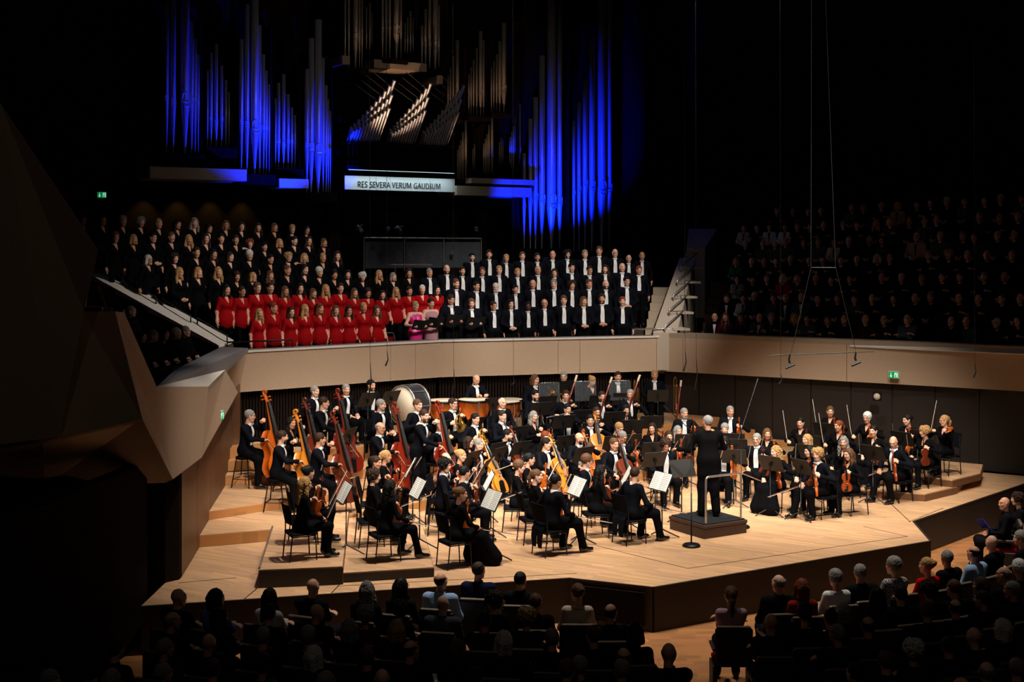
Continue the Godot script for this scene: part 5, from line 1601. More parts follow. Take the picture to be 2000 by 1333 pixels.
func build_left_box() -> void:
	var st := st_new()
	var back := Vector3(-0.25, 0, 0)
	# folded balcony front: each facet is a slab of its own
	var facets := [
		["facet", ["j", "i", "a", "tip", "h"], M.beige], ["facet", ["k", "j", "h", "l"], M.beige_dark], ["facet", ["h", "tip", "m", "l"], M.beige_dark],
		["facet", ["n", "k", "l", "o"], M.beige_dark], ["facet", ["l", "m", "p", "o"], M.beige_dark],
		["facet", ["a", "b", "tip"], M.beige], ["facet", ["b", "g", "tip"], M.beige], ["facet", ["b", "d", "g"], M.beige], ["facet", ["d", "f", "g"], M.beige], ["facet", ["d", "e", "s", "f"], M.beige],
		["top_facet", ["a", "c", "d", "b"], M.pale], ["ledge", ["a", "r", "q", "e", "d", "c"], M.ledge]]
	var w := struct("wall_box_left", prism_mesh([Vector2(-6.2, 21.2), Vector2(-6.45, 28.0), Vector2(-6.7, 28.0), Vector2(-6.5, 21.2)], 1.3, 2.1), M.slat)
	for f in facets:
		st = st_new()
		var pts := []
		for k in f[1]: pts.append(bp(k))
		poly_slab(st, pts, Vector3(-0.12, -0.06, -0.05) if f[0] == "facet" else Vector3(0, -0.08, 0))
		put(f[0], flat(st), f[2], w)
	struct("floor_box_left", prism_mesh([Vector2(-5.9, 20.0), Vector2(-6.6, 28.0), Vector2(-12, 30), Vector2(-12, 19.5)], 1.75, 2.1), M.dark_wood_flat)
	struct("floor_box_step", prism_mesh([Vector2(-7.55, 26.0), Vector2(-7.6, 28.0), Vector2(-9.6, 28.4), Vector2(-9.6, 26.0)], 2.1, 2.5), M.dark_wood_flat)
	# the darker balcony front nearer to the gallery
	st = st_new()
	poly_slab(st, [at(-6.6, 6.9, 16.5), at(-5.3, 5.0, 16.4), at(-5.55, 4.2, 16.6), at(-5.8, 2.6, 16.4), at(-8.5, 2.3, 16.0), at(-8.5, 8.9, 16.5)], Vector3(-0.6, 0, -0.8))
	struct("wall_box_near", flat(st), M.beige_dark)
	var fr := struct("trim_1", tube_mesh([at(-5.45, 4.18, 17.2), at(-5.62, 4.5, 17.4), at(-5.8, 4.5, 17.4), at(-5.8, 4.18, 17.2)], [0.025], 6), M.panel_wood_flat)
	fr.set_meta("kind", "structure")

func build_organ() -> void:
	var u := Vector2(cos(AXIS), sin(AXIS))
	var w := Vector2(u.y, -u.x)     # towards the hall
	var c := Vector2(-3.57, 38.0)
	var o := thing("pipe_organ", "large pipe organ with tall towers of metal pipes in blue light", "organ", at(c.x, 0, c.y), AXIS)
	# local: x along the front, z towards the hall
	var cache := {}
	var ends := {}
	for p in PIPES:
		var wd: float = p[3]
		var y1: float = minf(p[4], 14.2)
		var ym: float = p[5]
		var y0: float = p[6]
		var key := "%s" % [p]
		var r := wd / 2.0
		var st := st_new()
		lathe(st, [Vector2(r * 0.18, y0), Vector2(r, ym - r * 0.6), Vector2(r, y1), Vector2(r * 0.9, y1), Vector2(r * 0.9, y1 - 0.1)], 14)
		var pipe := put("pipe", flat(st), M[p[7]], o, Transform3D(Basis.IDENTITY, Vector3(p[1], 0, p[2])))
		# mouth: arched plate with a dark cut and a lower lip
		st = st_new()
		var h := wd * 1.25
		# a bar under the cut-up, standing proud of the pipe, shades the opening below it
		box(st, Vector3(0, ym + h * 0.10, r * 1.0), Vector3(wd * 0.72, h * 0.07, r * 0.34), Basis(Vector3.RIGHT, 0.35))
		put("mouth", flat(st), M[p[7]], pipe)
		if wd > 0.07:
			st = st_new()
			var path := []
			for i in 9: path.append(Vector3(-cos(i * PI / 8) * wd * 0.40, ym + h * 0.14 + sin(i * PI / 8) * wd * 0.42 + (h * 0.5 if i > 0 and i < 8 else 0.0), sqrt(maxf(0.0, 1.0 - pow(cos(i * PI / 8) * 0.8, 2))) * r + 0.004))
			tube(st, path, [maxf(0.009, wd * 0.08)], 5)
			put("upper_lip", flat(st), M[p[7]], pipe)
			st = st_new()
			path = []
			for i in 9: path.append(Vector3(-cos(i * PI / 8) * wd * 0.40, ym - h * 0.02 - sin(i * PI / 8) * wd * 0.34, sqrt(maxf(0.0, 1.0 - pow(cos(i * PI / 8) * 0.8, 2))) * r + 0.002))
			tube(st, path, [maxf(0.009, wd * 0.10)], 5)
			put("lower_lip", flat(st), M[p[7]], pipe)
		var e: Array = ends.get(p[0], [1e9, -1e9, y0, p[2], -1e9])
		e[0] = minf(e[0], p[1] - r); e[1] = maxf(e[1], p[1] + r); e[4] = maxf(e[4], y1)
		ends[p[0]] = e
	# the case of each group: a chest under the feet, side cheeks and a back
	for g in ends:
		var e: Array = ends[g]
		var x: float = (e[0] + e[1]) / 2.0
		var wd: float = e[1] - e[0]
		var low: float = 0.30 if wd > 0.7 else 0.14
		if g.begins_with("bass"): low = 0.6
		put("wind_chest", box_mesh(Vector3(wd + 0.16, low, 0.62), 0.02, Vector3(x, e[2] - low / 2.0, e[3] - 0.05)), M.case_wood, o)
		var top: float = minf(e[4] + 0.1, 14.2)
		put("case_back", box_mesh(Vector3(wd + 0.2, maxf(0.5, (top - e[2]) * 0.8), 0.05), 0.0, Vector3(x, e[2] + maxf(0.5, (top - e[2]) * 0.8) / 2.0, e[3] - 0.5)), M.case_wood, o)
		for s in [-1.0, 1.0]:
			put("case_cheek", box_mesh(Vector3(0.04, maxf(0.4, (top - e[2]) * 0.72), 0.4), 0.0, Vector3(x + s * (wd / 2.0 + 0.08), e[2] + maxf(0.4, (top - e[2]) * 0.72) / 2.0, e[3] - 0.3)), M.case_wood, o)
	put("added_spill_panel", box_mesh(Vector3(0.08, 10.0, 2.4), 0.0, Vector3(8.35, 9.3, 0.2)), M.case_wood, o)  # panel added to keep the blue light off the side wall
	# inner slats between the trumpet fans and the lower cases
	for f in [[-1.75, 1.7, 7.42, 8.05], [-1.75, 1.75, 8.7, 9.9]]:
		put("slat_back", box_mesh(Vector3(f[1] - f[0], f[3] - f[2], 0.06), 0.0, Vector3((f[0] + f[1]) / 2.0, (f[2] + f[3]) / 2.0, -0.1)), M.case_wood, o)
	for i in 26:
		put("slat", box_mesh(Vector3(0.03, 0.62, 0.03), 0.0, Vector3(-1.68 + 3.36 * i / 25.0, 7.74, 0.62)), M.case_wood, o)
	put("rail", box_mesh(Vector3(3.5, 0.06, 0.08), 0.0, Vector3(0, 8.08, 0.62)), M.case_wood, o)
	put("rail", box_mesh(Vector3(3.5, 0.12, 0.08), 0.0, Vector3(0, 7.36, 0.62)), M.case_wood, o)
	# horizontal trumpets in three fans
	for fan in 3:
		var x0: float = [-1.62, -0.36, 0.72][fan]
		var x1: float = [-0.52, 0.62, 1.72][fan]
		for row in 3:
			for i in 11:
				var t := i / 10.0
				var len_: float = lerpf(0.5, 2.05, pow(t, 1.15)) * [1.0, 0.74, 0.5][row]
				var b := Vector3(lerpf(x0, x1, t * 0.8), 8.06 + 0.05 * row, 0.35 + 0.16 * row)
				var d := Vector3(0.06, 0.82, 0.5).normalized()
				var pipe := put("trumpet", tube_mesh([b, b + d * len_ * 0.5, b + d * len_, b + d * (len_ + 0.02)], [0.012, 0.026, 0.048, 0.056], 8, false), M.pipe, o)
				if i >= 7 and row == 0: put("stay_wire", tube_mesh([b + d * len_ * 0.9, b + d * len_ + Vector3(-0.55, 0.35, -0.45)], [0.006], 4), M.steel, pipe)
	# ledges: left balcony of the organ, crown ledge, lettered board
	var led := [[-7.42, -4.78, 6.86, 7.18, 0.75, "pale"], [-3.78, -2.9, 6.72, 6.98, 0.55, "pale"], [-0.86, 0.86, 10.27, 10.52, 0.5, "stone"], [-1.86, -1.62, 10.3, 10.55, 0.5, "stone"], [1.2, 1.4, 9.95, 10.2, 0.5, "stone"], [1.78, 4.45, 6.63, 6.92, 0.66, "stone"], [2.2, 4.5, 7.0, 7.16, 0.8, "stone"]]
	for l in led: put("ledge", box_mesh(Vector3(l[1] - l[0], l[3] - l[2], l[4] + 0.5), 0.01, Vector3((l[0] + l[1]) / 2.0, (l[2] + l[3]) / 2.0, l[4] / 2.0 - 0.25 + 0.1)), M[l[5]], o)
	var xs := [-1.81, -0.82, -0.36, 0.93, 1.78]
	for i in 4: put("board", box_mesh(Vector3(xs[i + 1] - xs[i] - 0.008, 0.40, 0.06), 0.004, Vector3((xs[i] + xs[i + 1]) / 2.0, 6.92, 0.62)), M.board, o)
	var tm := TextMesh.new()
	var font := SystemFont.new()
	font.font_names = PackedStringArray(["Droid Sans"])
	tm.font = font
	tm.text = "RES SEVERA VERUM GAUDIUM"
	tm.font_size = 64
	tm.pixel_size = 0.0032
	tm.depth = 0.01
	var k := 2.68 / tm.get_aabb().size.x
	put("lettering", tm, M.letters, o, Transform3D(Basis.from_scale(Vector3(k, k * 1.12, 1)), Vector3(-0.06, 6.88, 0.66)))
	# console gallery under the board
	var cg := thing("organ_gallery_rail", "steel and glass railing of the organ console gallery", "railing", at(c.x, 0, c.y), AXIS)
	put("top_bar", tube_mesh([Vector3(-1.6, 5.33, 1.5), Vector3(2.2, 5.33, 1.5)], [0.022], 8), M.chrome, cg)
	for x in [-1.6, -0.33, 0.94, 2.2]: put("post", tube_mesh([Vector3(x, 4.4, 1.5), Vector3(x, 5.33, 1.5)], [0.016], 8), M.chrome, cg)
	for x in [-0.965, 0.305, 1.57]: put("pane", box_mesh(Vector3(1.2, 0.75, 0.012), 0.0, Vector3(x, 4.85, 1.5)), M.glass, cg)
	var desk := thing("organ_bench", "brown wooden bench behind the organ gallery railing", "bench", at(c.x, 0, c.y), AXIS)
	put("seat", box_mesh(Vector3(1.3, 0.06, 0.35), 0.02, Vector3(0.1, 4.55, 1.0)), M.panel_wood_flat, desk)
	for x in [-0.45, 0.65]: put("leg", box_mesh(Vector3(0.05, 0.4, 0.3), 0.01, Vector3(x, 4.35, 1.0)), M.panel_wood_flat, desk)
	struct("floor_organ", prism_mesh([c - u * 2.2 + w * 1.7, c + u * 2.6 + w * 1.7, c + u * 2.6 - w * 1.5, c - u * 2.2 - w * 1.5], 2.2, 4.15), M.case_wood)
	for i in 4:
		var x: float = [-2.0, 1.9, 2.9, 5.2][i]
		var p := c + u * x
		struct("trim_%d" % (i + 2), prism_mesh([p, p + u * 0.35, p + u * 0.35 - w * 0.35, p - w * 0.35], 3.6, 6.65), M.hall_wall)
# ---------------------------------------------------------------- everyone takes their place
func make_figures() -> void:
	var keys := {}
	for p in PLAYERS: keys["%s|%s|%s" % [p[3], p[4], wear_of(p)]] = 1
	for s in SINGERS: keys["%s|%s|%s" % [s[3], s[4], s[5]]] = 1
	for k in ["conduct|m|loose", "sit|m|loose", "sit|f|loose", "fold|m|loose", "fold|f|loose"]: keys[k] = 1
	var list := keys.keys()
	var id := WorkerThreadPool.add_group_task(func(i): build_pose(list[i]), list.size())
	WorkerThreadPool.wait_for_group_task_completion(id)
	heads = [make_head(false), make_head(true)]
	hands = [make_hand(0.28), make_hand(0.85)]
	var styles := ["s", "t", "f", "u", "p", "l", "x", "y", "o", "c", "beard"]
	var found := []
	found.resize(styles.size())
	id = WorkerThreadPool.add_group_task(func(i): found[i] = hair_mesh(styles[i]), styles.size())
	WorkerThreadPool.wait_for_group_task_completion(id)
	for i in styles.size(): hairs[styles[i]] = found[i]

func wear_of(p: Array) -> String:
	if p[4] == "m": return "coat"
	if p[9].contains("skirt") or p[9].contains("floor length"): return "skirt"
	return "black"

func facing(from: Vector2, to: Vector2) -> float:
	# rotation about y that turns +z (depth: -z) towards the target
	var d := to - from
	return atan2(d.x, -d.y)

func place_orchestra() -> void:
	var tones := ["skin1", "skin2", "skin3", "skin1"]
	var i := 0
	for p in PLAYERS:
		var q := Vector2(p[0], p[1])
		var turn := facing(q, PODIUM)
		var pose: String = p[3]
		var desc: String = p[9]
		var f: bool = p[4] == "f"
		var s := 0.96 if f else rng.randf_range(0.98, 1.03)
		var xf := Transform3D(Basis(Vector3.UP, turn).scaled(Vector3.ONE * s), at(q.x, p[2], q.y))
		var seated := pose not in ["bass_stand"]
		var nod := 0
		if pose in ["timp"] or desc.contains("looking down") or desc.contains("lowered"): nod = 26
		elif pose == "horn": nod = 4
		else: nod = 6
		person(desc, "person", "members of the orchestra", xf.origin, turn, {"pose": pose, "sex": p[4], "wear": wear_of(p), "hair": p[5], "haircol": "hair_" + p[6], "beard": p[7] == 1, "glasses": p[8] == 1,
			"skin": tones[rng.randi_range(0, 3)], "top": M.black_dress if f else M.tailcoat, "legs": M.black_wool, "scale": s, "tails": not f and pose in ["vrest", "vrest2", "lap", "horn", "clar", "bassoon", "flute"],
			"yaw": rng.randi_range(-1, 1) * 20.0 if pose not in ["flute", "horn", "clar"] else 0.0, "nod": nod})
		var who := short(desc)
		var seat_at := xf * Vector3(0, 0, -0.0)
		if pose == "bass_stool": stool("tall black stool under the " + who, seat_at, turn)
		elif pose == "timp": pass
		elif seated: chair("black chair of the " + who, "chairs of the orchestra", seat_at, turn)
		match pose:
			"vrest", "vrest2", "bowup":
				var big := q.x > 1.9 and q.x < 4.9 and q.y > 24.8
				var v := "viola" if big else "violin"
				var low := 0.0 if pose != "vrest2" else -0.05
				fiddle(v, "%s upright on the knee of the %s" % [v, who], xf * Transform3D(along(Vector3(-0.03, 1, 0.06), [Vector3(0.35, 0, 1), Vector3(-0.6, 0, 0.8), Vector3(1, 0, 0.35), Vector3(-0.9, 0, -0.3)][i % 4]), Vector3(0.21, 0.50 + low, 0.30)), [M.varnish_violin, M.varnish_orange, M.varnish_brown][i % 3])
				var bd := Vector3(0.28, 0.8, 0.5)
				var hp := Vector3(-0.14, 0.62, 0.37)
				if pose == "vrest2":
					bd = Vector3(-0.12, -0.22, 0.9)
					hp = Vector3(-0.15, 0.60, 0.41)
				if pose == "bowup":
					bd = Vector3(-0.12, 1.0, 0.1)
					hp = Vector3(-0.2, 0.80, 0.40)
				if i % 4 == 1 and pose == "vrest": bd = Vector3(-0.15, 0.35, 0.9)
				bow("bow in the hand of the " + who, xf * Transform3D(along(bd, Vector3(0.3, -0.4, 0.6)), hp))
			"vplay":
				fiddle("violin", "violin played by the " + who, xf * Transform3D(along(Vector3(0.5, -0.06, 0.8), Vector3(-0.2, 1, 0.05)), Vector3(0.10, 1.03, 0.05)), M.varnish_orange)
				bow("bow in the hand of the " + who, xf * Transform3D(along(Vector3(0.15, 1, -0.1), Vector3(0, -0.4, 0.6)), Vector3(-0.06, 0.96, 0.44)))
			"cello":
				fiddle("cello", "cello between the knees of the " + who, xf * Transform3D(along(Vector3(0.11, 1.0, -0.58), Vector3(0.0, 0.45, 1)), Vector3(-0.02, 0.27, 0.66)), [M.varnish_orange, M.varnish_amber, M.varnish_brown][i % 3])
				bow("bow in the hand of the " + who, xf * Transform3D(along(Vector3(0.95, 0.12 if i % 2 else -0.2, 0.22), Vector3(0, 0, -1)), Vector3(-0.24, 0.69, 0.49)))
			"bass_stool", "bass_stand":
				var up := 0.0 if pose == "bass_stool" else 0.06
				var vm: Material = M.varnish_red
				if desc.contains("orange"): vm = M.varnish_orange
				elif desc.contains("yellow"): vm = M.varnish_amber
				elif desc.contains("dark brown") or desc.contains("black haired woman"): vm = M.varnish_brown
				fiddle("double_bass", "double bass held by the " + who, xf * Transform3D(along(Vector3(0.06, 1.0, -0.26), Vector3(-0.25, 0.2, 1)), Vector3(0.2, 0.185, 0.62)), vm)
				bow("bow in the hand of the " + who, xf * Transform3D(along(Vector3(0.4, -0.75, 0.35), Vector3(0, 0, -1)), Vector3(-0.02, 0.9 + up * 3.0, 0.5)))
			"horn": wind("horn", "french_horn", "brass horn held by the " + who, xf * Transform3D(Basis(Vector3.UP, 0.3), Vector3(-0.06, 0.87, 0.30)))
			"flute": wind("flute", "flute", "silver flute at the lips of the " + who, xf * Transform3D(along(Vector3(-1, -0.12, 0.06), Vector3(0, 0.4, 1)), Vector3(0.04, 1.105, 0.145)))
			"clar": wind("clar", "clarinet", "slender woodwind held by the " + who, xf * Transform3D(along(Vector3(0.0, 0.82, -0.55), Vector3(0, 0.5, 1)), Vector3(0.0, 0.57, 0.46)))
			"bassoon": wind("bassoon", "bassoon", "red bassoon held by the " + who, xf * Transform3D(along(Vector3(0.34, 1.0, 0.02), Vector3(0, 0, 1)), Vector3(-0.26, 0.36, 0.24)))
		i += 1
	var stands_seen := 0
	for s in STANDS:
		var toward := Vector2(s[3], s[4])
		var turn := atan2(toward.x, -toward.y)
		var looks := toward.dot(Vector2(-s[0], -s[1]).normalized()) > -0.15
		music_stand("black music stand before the " + short(PLAYERS[s[5]][9]), "music stands of the orchestra", at(s[0], s[2], s[1]), turn, looks, 0.0, "open white score on the stand before the " + short(PLAYERS[s[5]][9]))
	# conductor
	var cq := PODIUM + Vector2(0.02, 0.05)
	var c_turn := facing(cq, Vector2(2.9, 27.0))
	person("conductor in a long black jacket seen from behind on the podium", "person", "members of the orchestra", at(cq.x, 0.255, cq.y), c_turn, {"pose": "conduct", "sex": "m", "wear": "loose", "hair": "s", "haircol": "hair_g", "skin": "skin2", "top": M.black_dress, "legs": M.black_wool, "scale": 1.03, "yaw": 22.0})
	var cx := Transform3D(Basis(Vector3.UP, c_turn), at(cq.x, 0.255, cq.y))
	var bt := put("baton", tube_mesh([Vector3(0, 0, 0), Vector3(0, 0.36, 0)], [0.005, 0.002], 6), M.bow_hair, self, cx * Transform3D(along(Vector3(0.2, 0.3, 1), Vector3.UP), Vector3(-0.22, 1.12, 0.47)))
	tag(bt, "thin white baton in the conductor's right hand", "baton")
	music_stand("wide black conductor's stand in front of the podium", "music stands of the orchestra", at(3.12, 0, 23.55), facing(Vector2(3.12, 23.55), PODIUM), false)
	# kettledrums and bass drum
	var kk := 0
	for k in [[-1.55, 29.0, 1.0], [-0.85, 28.8, 1.05], [-0.15, 29.1, 0.95], [-0.05, 29.85, 0.9]]:
		var n := thing("kettledrum", ["copper kettledrum next to the bass drum", "large copper kettledrum in front of the timpanist", "copper kettledrum on the trumpet side of the timpanist", "smaller copper kettledrum against the slatted wall"][kk], "kettledrum", at(k[0], 0.8, k[1]), 0.3 * kk, "kettledrums")
		n.scale = Vector3.ONE * k[2]
		put("bowl", small.kettle_bowl, M.copper, n)
		put("rim", small.kettle_rim, M.black_metal, n)
		put("drumhead", small.kettle_skin, M.drum_skin, n)
		put("foot", small.kettle_foot, M.black_metal, n)
		for a in 4: put("strut", small.kettle_leg, M.chrome, n, Transform3D(Basis(Vector3.UP, a * PI / 2), Vector3.ZERO))
		kk += 1
	var bd2 := thing("bass_drum", "large bass drum with grey shell and pale skin on a stand", "drum", at(-2.3, 0.8, 28.75), -0.75)
	var roll := Basis(Vector3.RIGHT, PI / 2)
	put("shell", lathe_mesh([Vector2(0.42, -0.22), Vector2(0.425, 0.0), Vector2(0.42, 0.22)], 30), M.drum_shell, bd2, Transform3D(roll, Vector3(0, 0.72, 0)))
	for s in [-1.0, 1.0]:
		put("drumhead", lathe_mesh([Vector2(0.42, -0.003), Vector2(0.42, 0.003), Vector2(0, 0.004)], 30), M.drum_skin, bd2, Transform3D(roll, Vector3(0, 0.72, s * 0.222)))
		put("hoop", lathe_mesh([Vector2(0.43, -0.02), Vector2(0.455, -0.02), Vector2(0.455, 0.02), Vector2(0.43, 0.02)], 30), M.chrome, bd2, Transform3D(roll, Vector3(0, 0.72, s * 0.22)))
		put("leg", tube_mesh([Vector3(-0.35, 0, s * 0.25), Vector3(-0.3, 0.5, s * 0.2), Vector3(0.3, 0.5, s * 0.2), Vector3(0.35, 0, s * 0.25)], [0.02], 7), M.black_metal, bd2)
	for a in 8:
		put("tension_rod", tube_mesh([Vector3(cos(a * TAU / 8) * 0.45, 0.72 + sin(a * TAU / 8) * 0.45, -0.23), Vector3(cos(a * TAU / 8) * 0.45, 0.72 + sin(a * TAU / 8) * 0.45, 0.23)], [0.009], 5), M.chrome, bd2)
	# brass resting in the back row
	wind("trombone", "trombone", "brass trombone standing upright beside the fair haired trombonist", Transform3D(Basis(Vector3.UP, 0.4).scaled(Vector3.ONE * 0.95), at(3.95, 0.8, 31.0)))
	wind("trumpet", "trumpet", "small brass trumpet on the lap of the long haired trumpeter", Transform3D(along(Vector3(0.5, 0.6, 0.6), Vector3.UP), at(0.75, 1.55, 29.35)))
	wind("trumpet", "trumpet", "brass trumpet held by the grey haired brass player with glasses", Transform3D(along(Vector3(0.1, -0.9, 0.5), Vector3.FORWARD), at(1.12, 1.62, 30.15)))
	wind("bassoon", "bassoon", "dark red bassoon resting on a stand near the trombone", Transform3D(along(Vector3(0.12, 1, 0.0), Vector3.BACK), at(3.85, 0.56, 30.35)))
	wind("trombone", "trombone", "silver gold trombone upright beside the dark haired brass player", Transform3D(Basis(Vector3.UP, 0.9).scaled(Vector3.ONE * 0.9), at(2.95, 0.8, 30.75)))
	# clear sound screens
	for s in [[0.85, 29.25], [1.7, 29.55], [2.5, 29.7]]:
		var n := thing("sound_screen", "clear plastic sound screen on a thin post behind the bassoonists", "sound screen", at(s[0], 0.55, s[1]), facing(Vector2(s[0], s[1]), PODIUM), "clear sound screens")
		put("pane", box_mesh(Vector3(0.5, 0.45, 0.008), 0.003, Vector3(0, 1.18, 0)), M.glass, n)
		put("frame", tube_mesh([Vector3(-0.25, 0.96, 0), Vector3(-0.25, 1.38, 0), Vector3(-0.22, 1.41, 0), Vector3(0.22, 1.41, 0), Vector3(0.25, 1.38, 0), Vector3(0.25, 0.96, 0)], [0.005], 5), M.steel, n)
		put("post", tube_mesh([Vector3(0, 0, 0), Vector3(0, 1.0, 0)], [0.01], 6), M.black_metal, n)
		put("foot", lathe_mesh([Vector2(0, 0), Vector2(0.14, 0), Vector2(0.14, 0.02), Vector2(0, 0.03)], 12), M.black_metal, n)

func hair_words(style: String, shade: String) -> String:
	return "a bald head" if style == "n" else "%s %s hair" % [HAIR[style], SHADE[shade]]

func short(desc: String) -> String:
	# enough words of a player's description to know them again
	var w := desc.split(" ")
	var n := mini(w.size(), 6)
	while n > 3 and w[n - 1] in ["with", "and", "a", "the", "in", "of", "at", "on", "by", "to", "his", "her", "from", "an", "for", "under", "over", "behind", "beside", "against", "turned", "next", "before", "holding", "looking", "playing", "one", "among"]: n -= 1
	return " ".join(w.slice(0, n)).trim_suffix(",")

func place_choir() -> void:
	var k := 0
	for s in SINGERS:
		var label: String = s[11] if s[3] == "folder" else "%s, %s%s, %s, %s choir row, %s from %s" % ["man" if s[4] == "m" else "woman", hair_words(s[6], s[7]), " and beard" if s[8] == 1 else "", {"coat": "tailcoat", "red": "red blouse", "black": "black dress"}[s[5]], "front" if s[2] == 1 else ORDINAL[s[2] - 1], ORDINAL[s[11] - 1], "the stairs" if s[4] == "m" else ["pink gowned soloist", "the men", "the men", "the men", "organ console", "organ console"][s[2] - 1]]
		var q := Vector2(s[0], s[1])
		var turn := facing(q, Vector2(3.6, 21.0))
		var f: bool = s[4] == "f"
		var top: Material = M.tailcoat
		if s[5] == "red": top = M.red_blouse
		elif s[5] == "black": top = M.black_dress
		elif s[5] == "gown": top = M.pink_satin if label.contains("pink") else M.mauve_tulle
		var tone: String = ["skin1", "skin2", "skin3"][k % 3]
		if label.begins_with("man, short black hair, tailcoat, front"): tone = "skin4"
		var xf := person(label, "person", "singers of the choir" if s[3] != "folder" else "vocal soloists", at(q.x, 2.0 + 0.41 * (s[2] - 1), q.y), turn, {"pose": s[3], "sex": s[4], "wear": s[5], "hair": s[6], "haircol": "hair_" + s[7], "beard": s[8] == 1, "glasses": s[9] == 1, "skin": tone, "top": top, "legs": M.black_wool, "scale": s[10], "yaw": rng.randi_range(-1, 1) * 12.0, "nod": 6 if s[3] != "folder" else 12})
		if s[3] == "folder":
			var n := thing("song_folder", "open black folder held by the " + short(label), "folder", Vector3.ZERO, 0.0, "folders of the soloists")
			n.transform = xf.transform * Transform3D(Basis(Vector3.RIGHT, deg_to_rad(38)), Vector3(0, 1.14, 0.38))
			for d in [-1.0, 1.0]:
				put("cover", box_mesh(Vector3(0.23, 0.31, 0.006), 0.0, Vector3.ZERO), M.folder, n, Transform3D(Basis(Vector3.UP, d * 0.22), Vector3(d * 0.114, 0, 0)))
				put("page", box_mesh(Vector3(0.21, 0.29, 0.004), 0.0, Vector3.ZERO), M.shirt, n, Transform3D(Basis(Vector3.UP, d * 0.22), Vector3(d * 0.112, 0, -0.007)))
		k += 1

func seat_meshes() -> void:
	small.fold_seat = box_mesh(Vector3(0.46, 0.09, 0.44), 0.03, Vector3(0, 0.37, 0.02))
	small.fold_back = box_mesh(Vector3(0.48, 0.5, 0.07), 0.03, Vector3(0, 0.61, -0.255))
	small.fold_rail = box_mesh(Vector3(0.42, 0.025, 0.055), 0.008, Vector3(0, 0.865, -0.258))
	small.fold_foot = box_mesh(Vector3(0.06, 0.36, 0.36), 0.01, Vector3(0, 0.18, -0.05))
	small.fold_arm = box_mesh(Vector3(0.045, 0.05, 0.36), 0.012, Vector3(0, 0.56, -0.04))

func audience_seat(label: String, group: String, where: Vector3, turn: float, full: bool) -> void:
	var n := thing("theatre_seat", label, "seat", where, turn, group)
	put("cushion", small.fold_seat, M.seat_red, n)
	put("backrest", small.fold_back, M.seat_dark, n)
	if full:
		put("top_rail", small.fold_rail, M.seat_rail, n)
		for s in [-1.0, 1.0]:
			put("side_panel", small.fold_foot, M.seat_dark, n, Transform3D(Basis.IDENTITY, Vector3(s * 0.235, 0, 0)))
			put("armrest", small.fold_arm, M.seat_rail_dark, n, Transform3D(Basis.IDENTITY, Vector3(s * 0.245, 0, 0)))
	else:
		put("pedestal", small.fold_foot, M.seat_dark, n)

